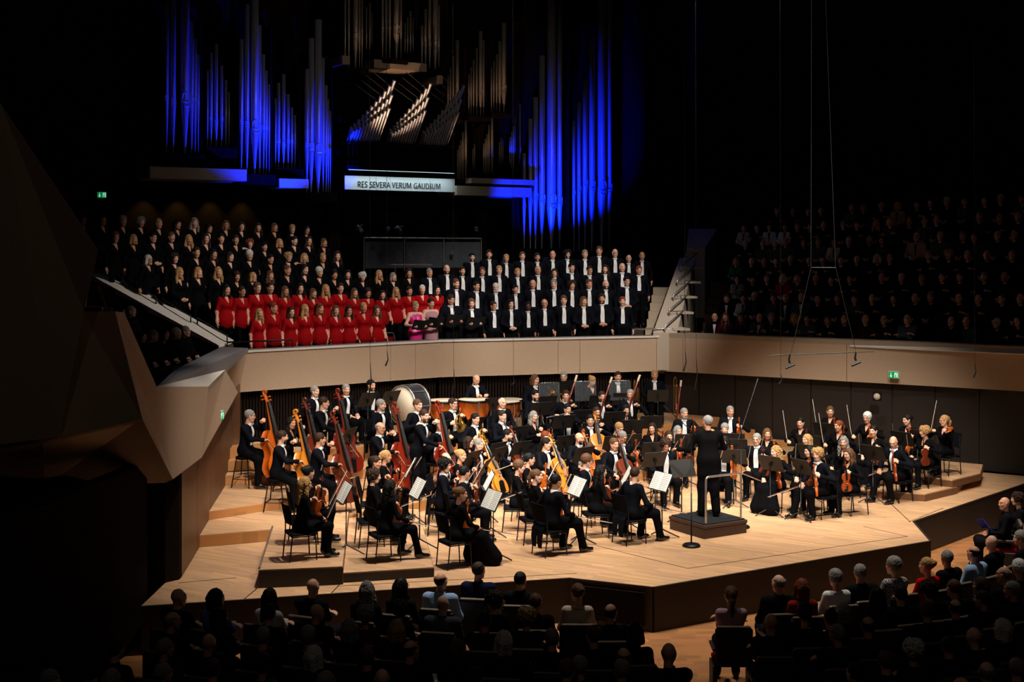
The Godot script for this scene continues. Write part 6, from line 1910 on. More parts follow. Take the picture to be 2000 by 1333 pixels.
func place_audience() -> void:
	seat_meshes()
	var rows := ["first", "second", "third", "fourth", "fifth", "sixth", "seventh"]
	var crowd := {}
	for a in BALCONY:
		var q := Vector2(a[0], a[1])
		var turn := facing(q, Vector2(2.0, 22.0))
		var y: float = 2.12 + 0.49 * a[2]
		var coat: Material = M["cloth_" + a[9]]
		if a[9] in ["dark suit", "black", "navy", "grey", "dark brown"] and not (a[2] < 2 and a[10] < 7):
			# nearly three hundred people are built one by one; the rest of this dark crowd is one mass
			var key := "%s|%s|loose" % [a[3], a[4]]
			var yaw := 0
			var xf := Transform3D(Basis(Vector3.UP, turn).scaled(Vector3.ONE * a[8]), at(q.x, y, q.y))
			var bits := [[skin_mesh(key, a[4] == "f", yaw, 0), "skin%d" % rng.randi_range(1, 3), "body", xf]]
			for l in poses[key].parts:
				if not body_meshes.has([key, l]): body_meshes[[key, l]] = arr_mesh(poses[key].parts[l])
				bits.append([body_meshes[[key, l]], "cloth_" + a[9] if l == TOP else "cloth_dark", "clothing", xf])
			if a[5] != "n": bits.append([hairs[a[5]], "hair_" + a[6], "hair", xf * Transform3D(head_basis(yaw, 0), poses[key].head)])
			for b in bits:
				var id: Array = [b[2], b[1]]
				if not crowd.has(id): crowd[id] = st_new()
				crowd[id].append_from(b[0], 0, b[3])
			audience_seat("dark folding seat in %s row of right balcony, %s from the side stairs" % [rows[a[2]], ORDINAL[a[10] - 1]], "seats of the right balcony", at(q.x, y, q.y), turn, false)
			continue
		person("%s, %s, %s, %s balcony row, %s from the side stairs" % ["man" if a[4] == "m" else "woman", hair_words(a[5], a[6]), a[9] if a[9] != "black" else "black clothes", ORDINAL[a[2]], ORDINAL[a[10] - 1]], "person", "audience of the right balcony", at(q.x, y, q.y), turn, {"pose": a[3], "sex": a[4], "wear": "loose", "hair": a[5], "haircol": "hair_" + a[6], "glasses": a[7] == 1, "skin": ["skin1", "skin2", "skin3"][rng.randi_range(0, 2)], "top": coat, "legs": M.cloth_dark, "scale": a[8], "yaw": 0.0, "shirt": M.shirt if a[4] == "m" and rng.randf() < 0.6 else M["cloth_grey"]})
		audience_seat("dark folding seat in %s row of right balcony, %s from the side stairs" % [rows[a[2]], ORDINAL[a[10] - 1]], "seats of the right balcony", at(q.x, y, q.y), turn, false)
	var mass := thing("seated_crowd", "dim rows of seated listeners filling the dark right balcony", "audience")
	mass.set_meta("kind", "stuff")
	for id in crowd: put(id[0], crowd[id].commit(), M[id[1]], mass)
	for a in STALLS:
		var q := Vector2(a[0], a[1])
		var turn := facing(q, Vector2(3.0, 24.0) if a[8] == 1 else Vector2(1.0, 26.0))
		if a[7] == 10: turn = facing(q, Vector2(4.0, 24.0))
		var row: String = ROWS[a[7]][0]
		person("%s, %s, %s, %s, %s from %s" % ["man" if a[2] == "m" else "woman", hair_words(a[3], a[4]), a[5] if a[5] != "dark" else "dark clothes", row, ORDINAL[a[6] - 1], ROWS[a[7]][1]], "person", "audience of the stalls", at(q.x, -0.67, q.y), turn, {"pose": "sit" if rng.randf() < 0.7 else "fold", "sex": a[2], "wear": "loose", "hair": a[3], "haircol": "hair_" + a[4], "glasses": rng.randf() < 0.2, "skin": ["skin1", "skin2", "skin3"][rng.randi_range(0, 2)], "top": M["cloth_" + a[5]], "legs": M.cloth_dark, "scale": rng.randf_range(0.97, 1.04), "yaw": rng.randi_range(-1, 1) * 24.0})
		audience_seat("dark folding seat with pale top rail, %s, %s from %s" % [row, ORDINAL[a[6] - 1], ROWS[a[7]][1]], "seats of the stalls", at(q.x, -0.67, q.y), turn, true)
	var l := 0
	for b in [[276, 657, 25.2], [300, 659, 25.6], [321, 664, 26.0], [345, 654, 26.4], [363, 656, 26.9], [257, 612, 27.4], [236, 606, 27.0], [212, 603, 26.6]]:
		var x: float = (b[0] - 1000.0) / 2500.0 * b[2]
		var y: float = 2.1 if l < 5 else 2.5
		var turn := facing(Vector2(x, b[2]), Vector2(3.0, 24.0))
		person("listener with %s hair in dark clothes, %s seat of the left box" % [["dark", "grey", "dark", "white", "grey", "grey", "dark", "brown"][l], ["first", "second", "third", "fourth", "fifth", "sixth", "seventh", "eighth"][l]], "person", "audience of the left box", at(x, y, b[2]), turn, {"pose": "sit", "sex": ["m", "m", "f", "m"][l % 4], "wear": "loose", "hair": ["o", "s", "o", "s", "s", "s", "o", "f"][l], "haircol": ["hair_b", "hair_g", "hair_k", "hair_w", "hair_g", "hair_g", "hair_k", "hair_m"][l], "skin": "skin1", "top": M.cloth_dark, "legs": M.cloth_dark})
		audience_seat("dark seat in the left box, %s from the ledge" % ["first", "second", "third", "fourth", "fifth", "sixth", "seventh", "eighth"][l], "seats of the left box", at(x, y, b[2]), turn, false)
		l += 1

func place_details() -> void:
	# red choir seats left free, with their steel loops
	for c in [[-7.55, 29.45, 2.0, "at the end of the front choir row"], [-8.2, 30.1, 2.41, "at the end of the second choir row"], [-3.05, 31.75, 2.0, "beside the pink gowned soloist"], [-9.2, 30.7, 2.82, "beside the women of the fourth choir row"], [3.45, 36.9, 3.64, "behind the last man of the fourth choir row"]]:
		var n := thing("choir_chair", "empty red chair with a steel loop " + c[3], "chair", at(c[0], c[2], c[1]), facing(Vector2(c[0], c[1]), Vector2(3, 22)), "empty choir chairs")
		put("cushion", box_mesh(Vector3(0.42, 0.07, 0.4), 0.02, Vector3(0, 0.42, 0)), M.seat_red, n)
		put("backrest", box_mesh(Vector3(0.42, 0.3, 0.05), 0.02, Vector3(0, 0.68, -0.2)), M.seat_red, n)
		put("loop", tube_mesh([Vector3(-0.24, 0, -0.2), Vector3(-0.24, 0.88, -0.22), Vector3(-0.2, 0.92, -0.22), Vector3(0.2, 0.92, -0.22), Vector3(0.24, 0.88, -0.22), Vector3(0.24, 0, -0.2)], [0.013], 7), M.chrome, n)
	# rails at the ends of the choir parapet
	for r in [[[-6.3, 28.3], [-5.0, 29.15]], [[3.1, 33.0], [4.3, 33.15]]]:
		var a := Vector2(r[0][0], r[0][1])
		var b := Vector2(r[1][0], r[1][1])
		var h := thing("parapet_rail", "low steel rail at the %s end of the choir parapet" % ("women's" if a.x < 0 else "stair"), "rail", Vector3.ZERO, 0.0)
		put("bar", tube_mesh([at(a.x, 2.77, a.y), at(a.x, 2.95, a.y), at(b.x, 2.95, b.y), at(b.x, 2.77, b.y)], [0.02], 8), M.chrome if a.x > 0 else M.black_metal, h)
	# stereo bar of hanging microphones
	var D := 22.5
	var px := func(x: float, y: float, d: float) -> Vector3: return at((x - 1000.0) / 2500.0 * d, 5.0 - (y - 488.0) / 2500.0 * d, d)
	var mb := thing("microphone_bar", "thin black bar with two hanging microphones above the right of the stage", "microphone", Vector3.ZERO, 0.0)
	put("bar", tube_mesh([px.call(1502, 695, D), px.call(1708, 687, D)], [0.009], 6), M.black_metal, mb)
	put("spreader", tube_mesh([px.call(1584, 523, D), px.call(1632, 523, D)], [0.008], 6), M.wire, mb)
	put("wire", tube_mesh([px.call(1585, -120, D), px.call(1584, 523, D), px.call(1545, 690, D)], [0.005], 5), M.wire, mb)
	put("wire", tube_mesh([px.call(1608, -120, D), px.call(1632, 523, D), px.call(1672, 688, D)], [0.005], 5), M.wire, mb)
	for m in [[1543, 692, 716], [1672, 688, 711]]:
		put("cable", tube_mesh([px.call(m[0], m[1], D), px.call(m[0] - 2, m[1] + 12, D), px.call(m[0], m[2] - 6, D)], [0.014, 0.018, 0.022], 7), M.black_metal, mb)
		put("microphone", tube_mesh([px.call(m[0] - 9, m[2] + 4, D), px.call(m[0] + 9, m[2] - 4, D)], [0.022], 8), M.black_metal, mb)
	# single microphones hanging on thin wires
	for m in [[756, 690, 715, 24.0, "over the basses"], [886, 725, 770, 26.5, "over the horns"], [1003, 742, 752, 27.0, "over the clarinets"], [1360, 705, 762, 27.0, "over the trombone"], [1338, 690, 726, 25.5, "over the violas"], [1525, 735, 750, 25.0, "over the second violins"], [1904, 715, 738, 24.0, "over the right platform"], [723, 712, 775, 25.8, "over the percussionists"]]:
		var n := thing("hanging_microphone", "small microphone on a thin wire hanging " + m[4], "microphone", Vector3.ZERO, 0.0, "hanging microphones")
		put("wire", tube_mesh([px.call(m[0] - 2, -150, m[3]), px.call(m[0], m[1], m[3])], [0.0035], 4), M.black_metal, n)
		put("capsule", tube_mesh([px.call(m[0], m[1] - 4, m[3]), px.call(m[0] + 2, (m[1] + m[2]) / 2.0, m[3]), px.call(m[0] - 3, m[2], m[3])], [0.006, 0.012, 0.018], 7), M.black_metal, n)
	# floor stands with booms beside the podium
	for b in [[3.02, 21.55, 1.95, [-0.32, 0.28, 0.6], "round based microphone stand in front of the podium"], [4.12, 23.0, 1.75, [0.42, 0.75, 0.8], "round based microphone stand with a long boom behind the podium"]]:
		var n := thing("microphone_stand", b[4], "microphone stand", at(b[0], 0, b[1]), 0.0, "microphone stands by the podium")
		var tip := Vector3(b[3][0], b[2] + b[3][1], -b[3][2])
		put("base", lathe_mesh([Vector2(0, 0), Vector2(0.15, 0), Vector2(0.155, 0.02), Vector2(0.13, 0.045), Vector2(0.02, 0.05), Vector2(0, 0.06)], 20), M.black_metal, n)
		put("pole", tube_mesh([Vector3(0, 0.04, 0), Vector3(0, 0.9, 0), Vector3(0, 0.9, 0), Vector3(0, b[2], 0)], [0.014, 0.014, 0.009, 0.009], 8), M.black_metal, n)
		put("boom", tube_mesh([Vector3(-b[3][0] * 0.2, b[2] - b[3][1] * 0.2, b[3][2] * 0.2), tip], [0.008], 6), M.black_metal, n)
		put("microphone", tube_mesh([tip, tip + Vector3(b[3][0], b[3][1], -b[3][2]).normalized() * 0.14], [0.013], 7), M.black_metal, n)
	# exit signs
	for e in [[1745, 733, 29.6, -0.566, "green lit exit sign under the right balcony front"], [199, 381, 33.0, 0.2, "small green exit sign high on the dark left wall"], [430, 813, 23.2, 1.15, "green exit sign on the folded front of the left box"]]:
		var n := thing("exit_sign", e[4], "exit sign", px.call(e[0], e[1], e[2]), e[3], "exit signs")
		var h := 0.17
		put("case", box_mesh(Vector3(0.24, h, 0.05), 0.006, Vector3(0, 0, -0.03)), M.shirt, n)
		put("panel", box_mesh(Vector3(0.22, h - 0.02, 0.006), 0.0, Vector3(0, 0, 0.0)), M.exit_green, n)
		var st := st_new()
		box(st, Vector3(-0.055, 0.015, 0.005), Vector3(0.016, 0.07, 0.004))
		tri(st, Vector3(-0.09, -0.015, 0.007), Vector3(-0.055, -0.055, 0.007), Vector3(-0.02, -0.015, 0.007))
		put("arrow", flat(st), M.exit_white, n)
		st = st_new()
		box(st, Vector3(0.06, 0.0, 0.004), Vector3(0.075, 0.11, 0.003))
		put("door_symbol", flat(st), M.exit_white, n)
		st = st_new()
		box(st, Vector3(0.055, -0.005, 0.007), Vector3(0.018, 0.05, 0.003), Basis(Vector3.BACK, -0.3))
		box(st, Vector3(0.046, -0.04, 0.007), Vector3(0.012, 0.045, 0.003), Basis(Vector3.BACK, 0.5))
		box(st, Vector3(0.066, -0.038, 0.007), Vector3(0.012, 0.045, 0.003), Basis(Vector3.BACK, -0.4))
		box(st, Vector3(0.064, 0.032, 0.007), Vector3(0.018, 0.018, 0.003))
		put("running_figure", flat(st), M.exit_green, n)
	# programme in a listener's hand
	var pr := thing("programme", "bright blue programme booklet held by the bald man beside the stage", "booklet", at(8.40, 0.12, 22.73), 1.85)
	for d in [-1.0, 1.0]: put("cover", box_mesh(Vector3(0.15, 0.21, 0.004), 0.0, Vector3.ZERO), M.blue_print, pr, Transform3D(Basis(Vector3.RIGHT, -0.7) * Basis(Vector3.UP, d * 0.5), Vector3(d * 0.07, 0, 0)))
	# round fitting on the dark wall
	var rd := thing("wall_lamp", "small round fitting on the dark wall behind the second violins", "wall lamp", px.call(1713, 775, 29.7), -0.566)
	put("plate", box_mesh(Vector3(0.2, 0.2, 0.03), 0.01), M.black_metal, rd)
	put("dome", lathe_mesh([Vector2(0.08, 0), Vector2(0.065, 0.04), Vector2(0, 0.06)], 14), M.drum_skin, rd, Transform3D(Basis(Vector3.RIGHT, PI / 2), Vector3(0, 0, 0.01)))
# ---------------------------------------------------------------- where everyone stands, in metres
const PLAYERS := [
	[-5.24,25.1,0.35,"bass_stool","m","s","g",0,1,"grey haired bassist on tall stool by the left wall playing an orange bass"],
	[-4.33,23.54,0.2,"bass_stool","m","s","b",1,0,"brown haired bassist in tailcoat with a yellow flamed bass"],
	[-4.36,24.7,0.35,"bass_stool","f","l","k",0,0,"black haired woman bassist against the slatted wall"],
	[-3.58,23.16,0.2,"bass_stool","m","s","b",0,0,"bassist with dark hair turned to his neighbour, holding a dark brown bass"],
	[-3.86,25.5,0.35,"bass_stand","m","s","b",0,0,"brown haired bassist leaning over a red bass with his bow across"],
	[-2.81,26.95,0.55,"lap","m","s","g",1,0,"bearded grey haired player in tailcoat among the basses"],
	[-2.65,24.75,0.2,"bass_stool","m","t","g",0,1,"balding bassist with glasses playing a red brown bass"],
	[-1.81,24.6,0.2,"bass_stand","m","s","b",1,0,"bearded bassist standing upright beside a red bass"],
	[-4.28,27.45,0.8,"lap","m","s","g",0,0,"grey haired percussionist sitting idle by the slatted wall"],
	[-3.66,27.84,0.8,"lap","m","s","g",0,0,"silver haired percussionist behind a music stand at the slatted wall"],
	[-3.16,28.26,0.8,"lap","m","s","k",1,0,"dark bearded percussionist sitting by the slatted wall"],
	[-0.91,29.45,0.8,"timp","m","t","g",0,0,"balding timpanist bent over copper kettledrums"],
	[-2.02,26.7,0.55,"horn","m","s","m",0,0,"brown haired horn player beside the bass drum"],
	[-1.49,25.44,0.35,"horn","m","t","g",0,0,"bald horn player with a gold horn at his lips"],
	[-0.81,26.43,0.35,"horn","m","s","k",0,0,"black haired horn player with a silver gold horn"],
	[-1.3,27.05,0.55,"horn","m","s","b",0,1,"horn player with glasses in front of the copper kettledrums"],
	[-0.25,27.52,0.55,"lap","m","t","w",0,0,"white haired wind player sitting under the kettledrums"],
	[-0.25,26.86,0.35,"clar","m","s","b",0,0,"brown haired clarinettist with his hand raised to a clarinet"],
	[0.42,27.05,0.35,"clar","f","l","g",0,0,"woman with long grey hair holding a recorder upright"],
	[1.18,27.95,0.35,"flute","m","s","k",0,0,"black haired flautist playing the flute"],
	[1.81,27.77,0.35,"clar","f","l","b",0,0,"dark haired woman oboist with oboe raised beside the flautist"],
	[2.49,28.16,0.35,"clar","f","x","k",0,0,"black haired woman oboist with a straight fringe"],
	[0.49,28.55,0.55,"clar","m","s","k",1,0,"bearded clarinettist in the row behind the flautist"],
	[1.18,28.61,0.55,"bassoon","m","s","b",0,0,"bassoonist with short dark hair and a red bassoon"],
	[2.0,28.75,0.55,"bassoon","m","s","b",1,0,"bearded bassoonist in front of a clear sound screen"],
	[2.65,28.85,0.55,"bassoon","m","s","g",0,0,"grey haired bassoonist beside a silver contrabassoon"],
	[0.51,29.7,0.8,"lap","m","o","m",0,0,"trumpeter with long brown hair in the back row"],
	[1.21,30.55,0.8,"lap","m","s","g",0,1,"grey haired brass player with glasses in the back row"],
	[1.86,29.95,0.8,"lap","f","u","l",0,0,"blond woman brass player with a high bun looking down"],
	[2.5,30.4,0.8,"lap","m","s","b",0,0,"dark haired brass player in the back row beside the blond woman"],
	[3.45,31.05,0.8,"lap","m","s","l",0,0,"tall fair haired trombonist at the end of the back row"],
	[-0.73,25.15,0,"cello","m","s","g",0,0,"grey haired cellist bowing an orange cello"],
	[-0.16,26.22,0,"cello","m","s","k",1,0,"dark bearded cellist bowing a cello behind the grey haired one"],
	[-0.92,25.78,0,"vrest","f","o","b",0,0,"woman with dark bob half hidden behind the grey haired cellist"],
	[0.61,25.25,0,"cello","m","s","k",0,0,"young black haired cellist with an orange red cello"],
	[0.63,26.42,0,"cello","f","f","r",0,0,"cellist with short auburn hair beside an orange cello"],
	[1.32,26.08,0,"cello","m","n","k",1,0,"bald bearded cellist bowing a light orange cello"],
	[1.62,27.13,0.2,"cello","m","s","k",0,0,"dark haired cellist gazing up from his cello"],
	[1.94,25.05,0,"cello","m","s","m",0,0,"brown haired cellist with head tilted and a glossy brown cello"],
	[2.22,26.1,0,"vrest","m","s","g",0,1,"grey haired violist with glasses looking down"],
	[2.26,27.29,0,"vrest","m","s","l",0,0,"fair haired violist with his head lowered"],
	[3.03,27.79,0,"vrest","f","l","b",0,0,"woman violist with long brown hair and bare forearm"],
	[3.25,26.6,0,"vrest","f","o","b",0,0,"dark haired woman violist behind the viola principal"],
	[2.99,25.2,0,"vrest2","m","c","b",0,1,"viola principal with glasses holding a viola and lowered bow"],
	[3.54,27.35,0,"vrest","f","l","g",0,0,"woman violist with long grey brown hair"],
	[3.84,28.55,0.2,"vrest","m","s","g",1,0,"grey bearded violist in front of the wooden tiers"],
	[-3.23,19.6,0.27,"vrest","f","l","l",0,0,"blond long haired violinist in high heels on the raised edge platform"],
	[-3.35,20.65,0.27,"vrest","f","u","k",0,0,"black haired violinist behind the blond violinist"],
	[-1.99,20.0,0.15,"vrest2","f","l","k",0,0,"violinist with long black hair, hand on knee, in high heels"],
	[-2.32,21.0,0.15,"vrest","f","c","b",0,0,"violinist with curly brown hair and violin on her lap"],
	[-2.44,22.35,0.15,"vrest","f","u","b",0,0,"violinist with brown bun in front of the red basses"],
	[-2.33,23.0,0.15,"vrest","f","p","l",0,0,"fair haired violinist next to the one with a brown bun"],
	[-0.9,20.2,0,"vrest2","f","u","m",0,0,"violinist in long black skirt with brown pinned up hair"],
	[-0.88,21.9,0,"vrest","m","s","k",0,0,"black haired violinist in tailcoat next to the long skirted woman"],
	[-1.25,22.5,0,"vrest","m","c","k",0,0,"violinist with wavy black hair and tailcoat over his chair"],
	[-1.28,23.48,0,"vrest","m","t","b",0,0,"violinist with receding dark hair"],
	[-1.02,24.07,0,"vrest","f","u","l",0,0,"blond violinist with braided hair and chin in hand"],
	[0.06,22.8,0,"vrest","f","f","m",0,0,"violinist with short greying brown hair"],
	[0.26,23.65,0,"vrest","f","p","k",0,1,"violinist with glasses and dark hair tied back"],
	[0.36,21.85,0,"vrest","f","p","m",0,0,"violinist raising her hand to her long brown hair"],
	[0.63,21.0,0,"vrest2","m","s","k",0,0,"black haired violinist in tailcoat leaning on his knee"],
	[1.29,23.25,0,"vrest","m","f","m",0,1,"young violinist with glasses, bow tie and short brown hair"],
	[1.45,22.3,0,"vrest2","f","l","k",0,0,"violinist with long straight black hair and bare forearm"],
	[2.01,21.8,0,"vrest2","m","s","b",0,0,"concertmaster seen from behind with coat tails over his chair"],
	[4.18,26.8,0,"vrest","f","o","l",0,0,"fair haired violinist half hidden beyond the conductor"],
	[4.6,27.65,0,"vrest","f","f","g",0,0,"smiling grey haired woman violinist beyond the podium"],
	[4.91,28.75,0.2,"vrest","m","s","g",0,0,"grey haired man with a viola under his chin before the dark wall"],
	[4.21,25.35,0,"vrest","m","l","k",1,0,"bearded man with tied back dark hair holding his violin upright"],
	[4.95,25.8,0,"vrest","m","s","g",0,1,"smiling grey haired man with a violin on his knee"],
	[5.09,24.55,0,"vrest","f","y","l",0,0,"violinist with long blond curls in a floor length black dress"],
	[5.39,26.95,0,"vrest","f","o","m",0,0,"brown haired violinist behind the smiling grey haired man"],
	[6.04,26.1,0,"vrest","f","o","l",0,0,"blond violinist with a bob looking left"],
	[5.76,24.6,0,"vrest","f","o","k",0,0,"black haired violinist with chin length hair"],
	[5.79,23.9,0,"vrest2","m","c","l",0,0,"curly fair haired violinist in tailcoat with bow pointing to the floor"],
	[6.23,27.55,0.15,"bowup","f","u","k",0,0,"black haired violinist behind a tall black music stand"],
	[7.06,28.3,0.3,"bowup","f","p","m",0,0,"brown haired violinist with raised bow at the dark wall"],
	[6.93,27.05,0.15,"bowup","f","p","r",0,0,"auburn haired violinist holding her violin and bow upright"],
	[6.71,25.75,0,"vrest","f","y","g",0,0,"violinist with long grey curls"],
	[6.42,24.2,0,"vrest","f","l","m",0,0,"violinist with long brown hair turned to the conductor"],
	[7.58,27.2,0.3,"bowup","f","f","w",0,1,"white haired violinist with glasses sitting high at the back"],
	[7.47,26.3,0.15,"vrest","f","u","k",0,0,"black haired violinist with an upright violin scroll beside her"],
	[7.66,25.45,0,"vrest2","m","n","b",0,0,"bald violinist in tailcoat with bow lowered across his leg"],
	[8.33,26.85,0.3,"vrest","f","u","k",0,0,"black haired violinist behind the last music stand"],
	[8.48,26.2,0.15,"vrest","f","c","l",0,0,"violinist with short blond curls and sheer black sleeves"],
	[9.07,26.75,0.3,"vplay","f","p","l",0,1,"blond violinist with glasses playing at the end of the riser"],
]
const STANDS := [
	[-0.24,25.09,0,-0.85,0.53,31],
	[0.7,25.8,0,-0.67,0.74,32],
	[1.42,25.13,0,-0.65,0.76,34],
	[2.14,26.63,0,-0.33,0.95,37],
	[2.74,24.48,0,-0.39,0.92,38],
	[2.86,25.74,0,-0.2,0.98,39],
	[3.67,26.88,0,-0.04,1.0,41],
	[4.28,28.04,0,0.15,0.99,45],
	[-2.64,20.38,0.15,-0.93,-0.36,46],
	[-1.5,20.76,0.15,-0.93,-0.37,48],
	[-1.76,22.68,0.15,-1.0,-0.01,50],
	[-0.3,20.55,0,-0.87,-0.5,52],
	[-0.37,22.28,0,-0.99,-0.12,53],
	[-0.47,23.62,0,-0.98,0.22,55],
	[0.78,23.14,0,-0.99,0.14,57],
	[1.13,21.71,0,-0.92,-0.4,59],
	[2.07,22.76,0,-1.0,0.02,61],
	[2.6,22.18,0,-0.84,-0.54,63],
	[4.57,26.21,0,0.3,0.95,64],
	[4.66,27.0,0,0.22,0.97,65],
	[4.3,24.85,0,0.36,0.93,67],
	[4.85,24.04,0,0.73,0.69,69],
	[5.9,25.41,0,0.67,0.74,71],
	[5.34,23.67,0,0.89,0.45,73],
	[6.19,26.72,0,0.56,0.83,74],
	[6.71,27.53,0.15,0.61,0.79,75],
	[7.13,25.29,0,0.79,0.61,80],
	[7.97,26.19,0.15,0.79,0.61,82],
	[8.39,26.5,0.15,0.81,0.58,84],
	[-3.2,25.25,0.35,-0.94,0.35,4],
	[-1.16,24.58,0,-0.94,0.33,7],
	[-3.09,27.43,0.8,-0.81,0.58,9],
	[-2.62,27.81,0.8,-0.77,0.64,10],
	[-1.45,26.29,0.35,-0.81,0.58,12],
	[-0.73,24.63,0,-0.88,0.48,13],
	[-0.29,25.71,0,-0.76,0.65,14],
	[-0.76,26.83,0.35,-0.74,0.67,15],
	[0.18,26.65,0.2,-0.62,0.79,16],
	[0.19,25.85,0,-0.67,0.74,17],
	[1.11,26.68,0,-0.58,0.82,18],
	[1.11,27.24,0.35,-0.4,0.91,19],
	[2.48,26.89,0,-0.31,0.95,20],
	[2.59,27.62,0.2,-0.18,0.98,21],
	[0.63,27.84,0.55,-0.46,0.89,22],
	[1.56,28.17,0.35,-0.37,0.93,23],
	[2.23,27.82,0.35,-0.24,0.97,24],
	[3.08,28.29,0.2,-0.13,0.99,25],
	[0.79,29.06,0.55,-0.39,0.92,26],
	[1.36,30.02,0.8,-0.28,0.96,27],
	[2.01,29.27,0.55,-0.22,0.98,28],
	[2.59,29.71,0.55,-0.13,0.99,29],
	[3.46,30.35,0.55,-0.0,1.0,30],
	[-0.41,28.7,0.55,-0.55,0.84,11],
]
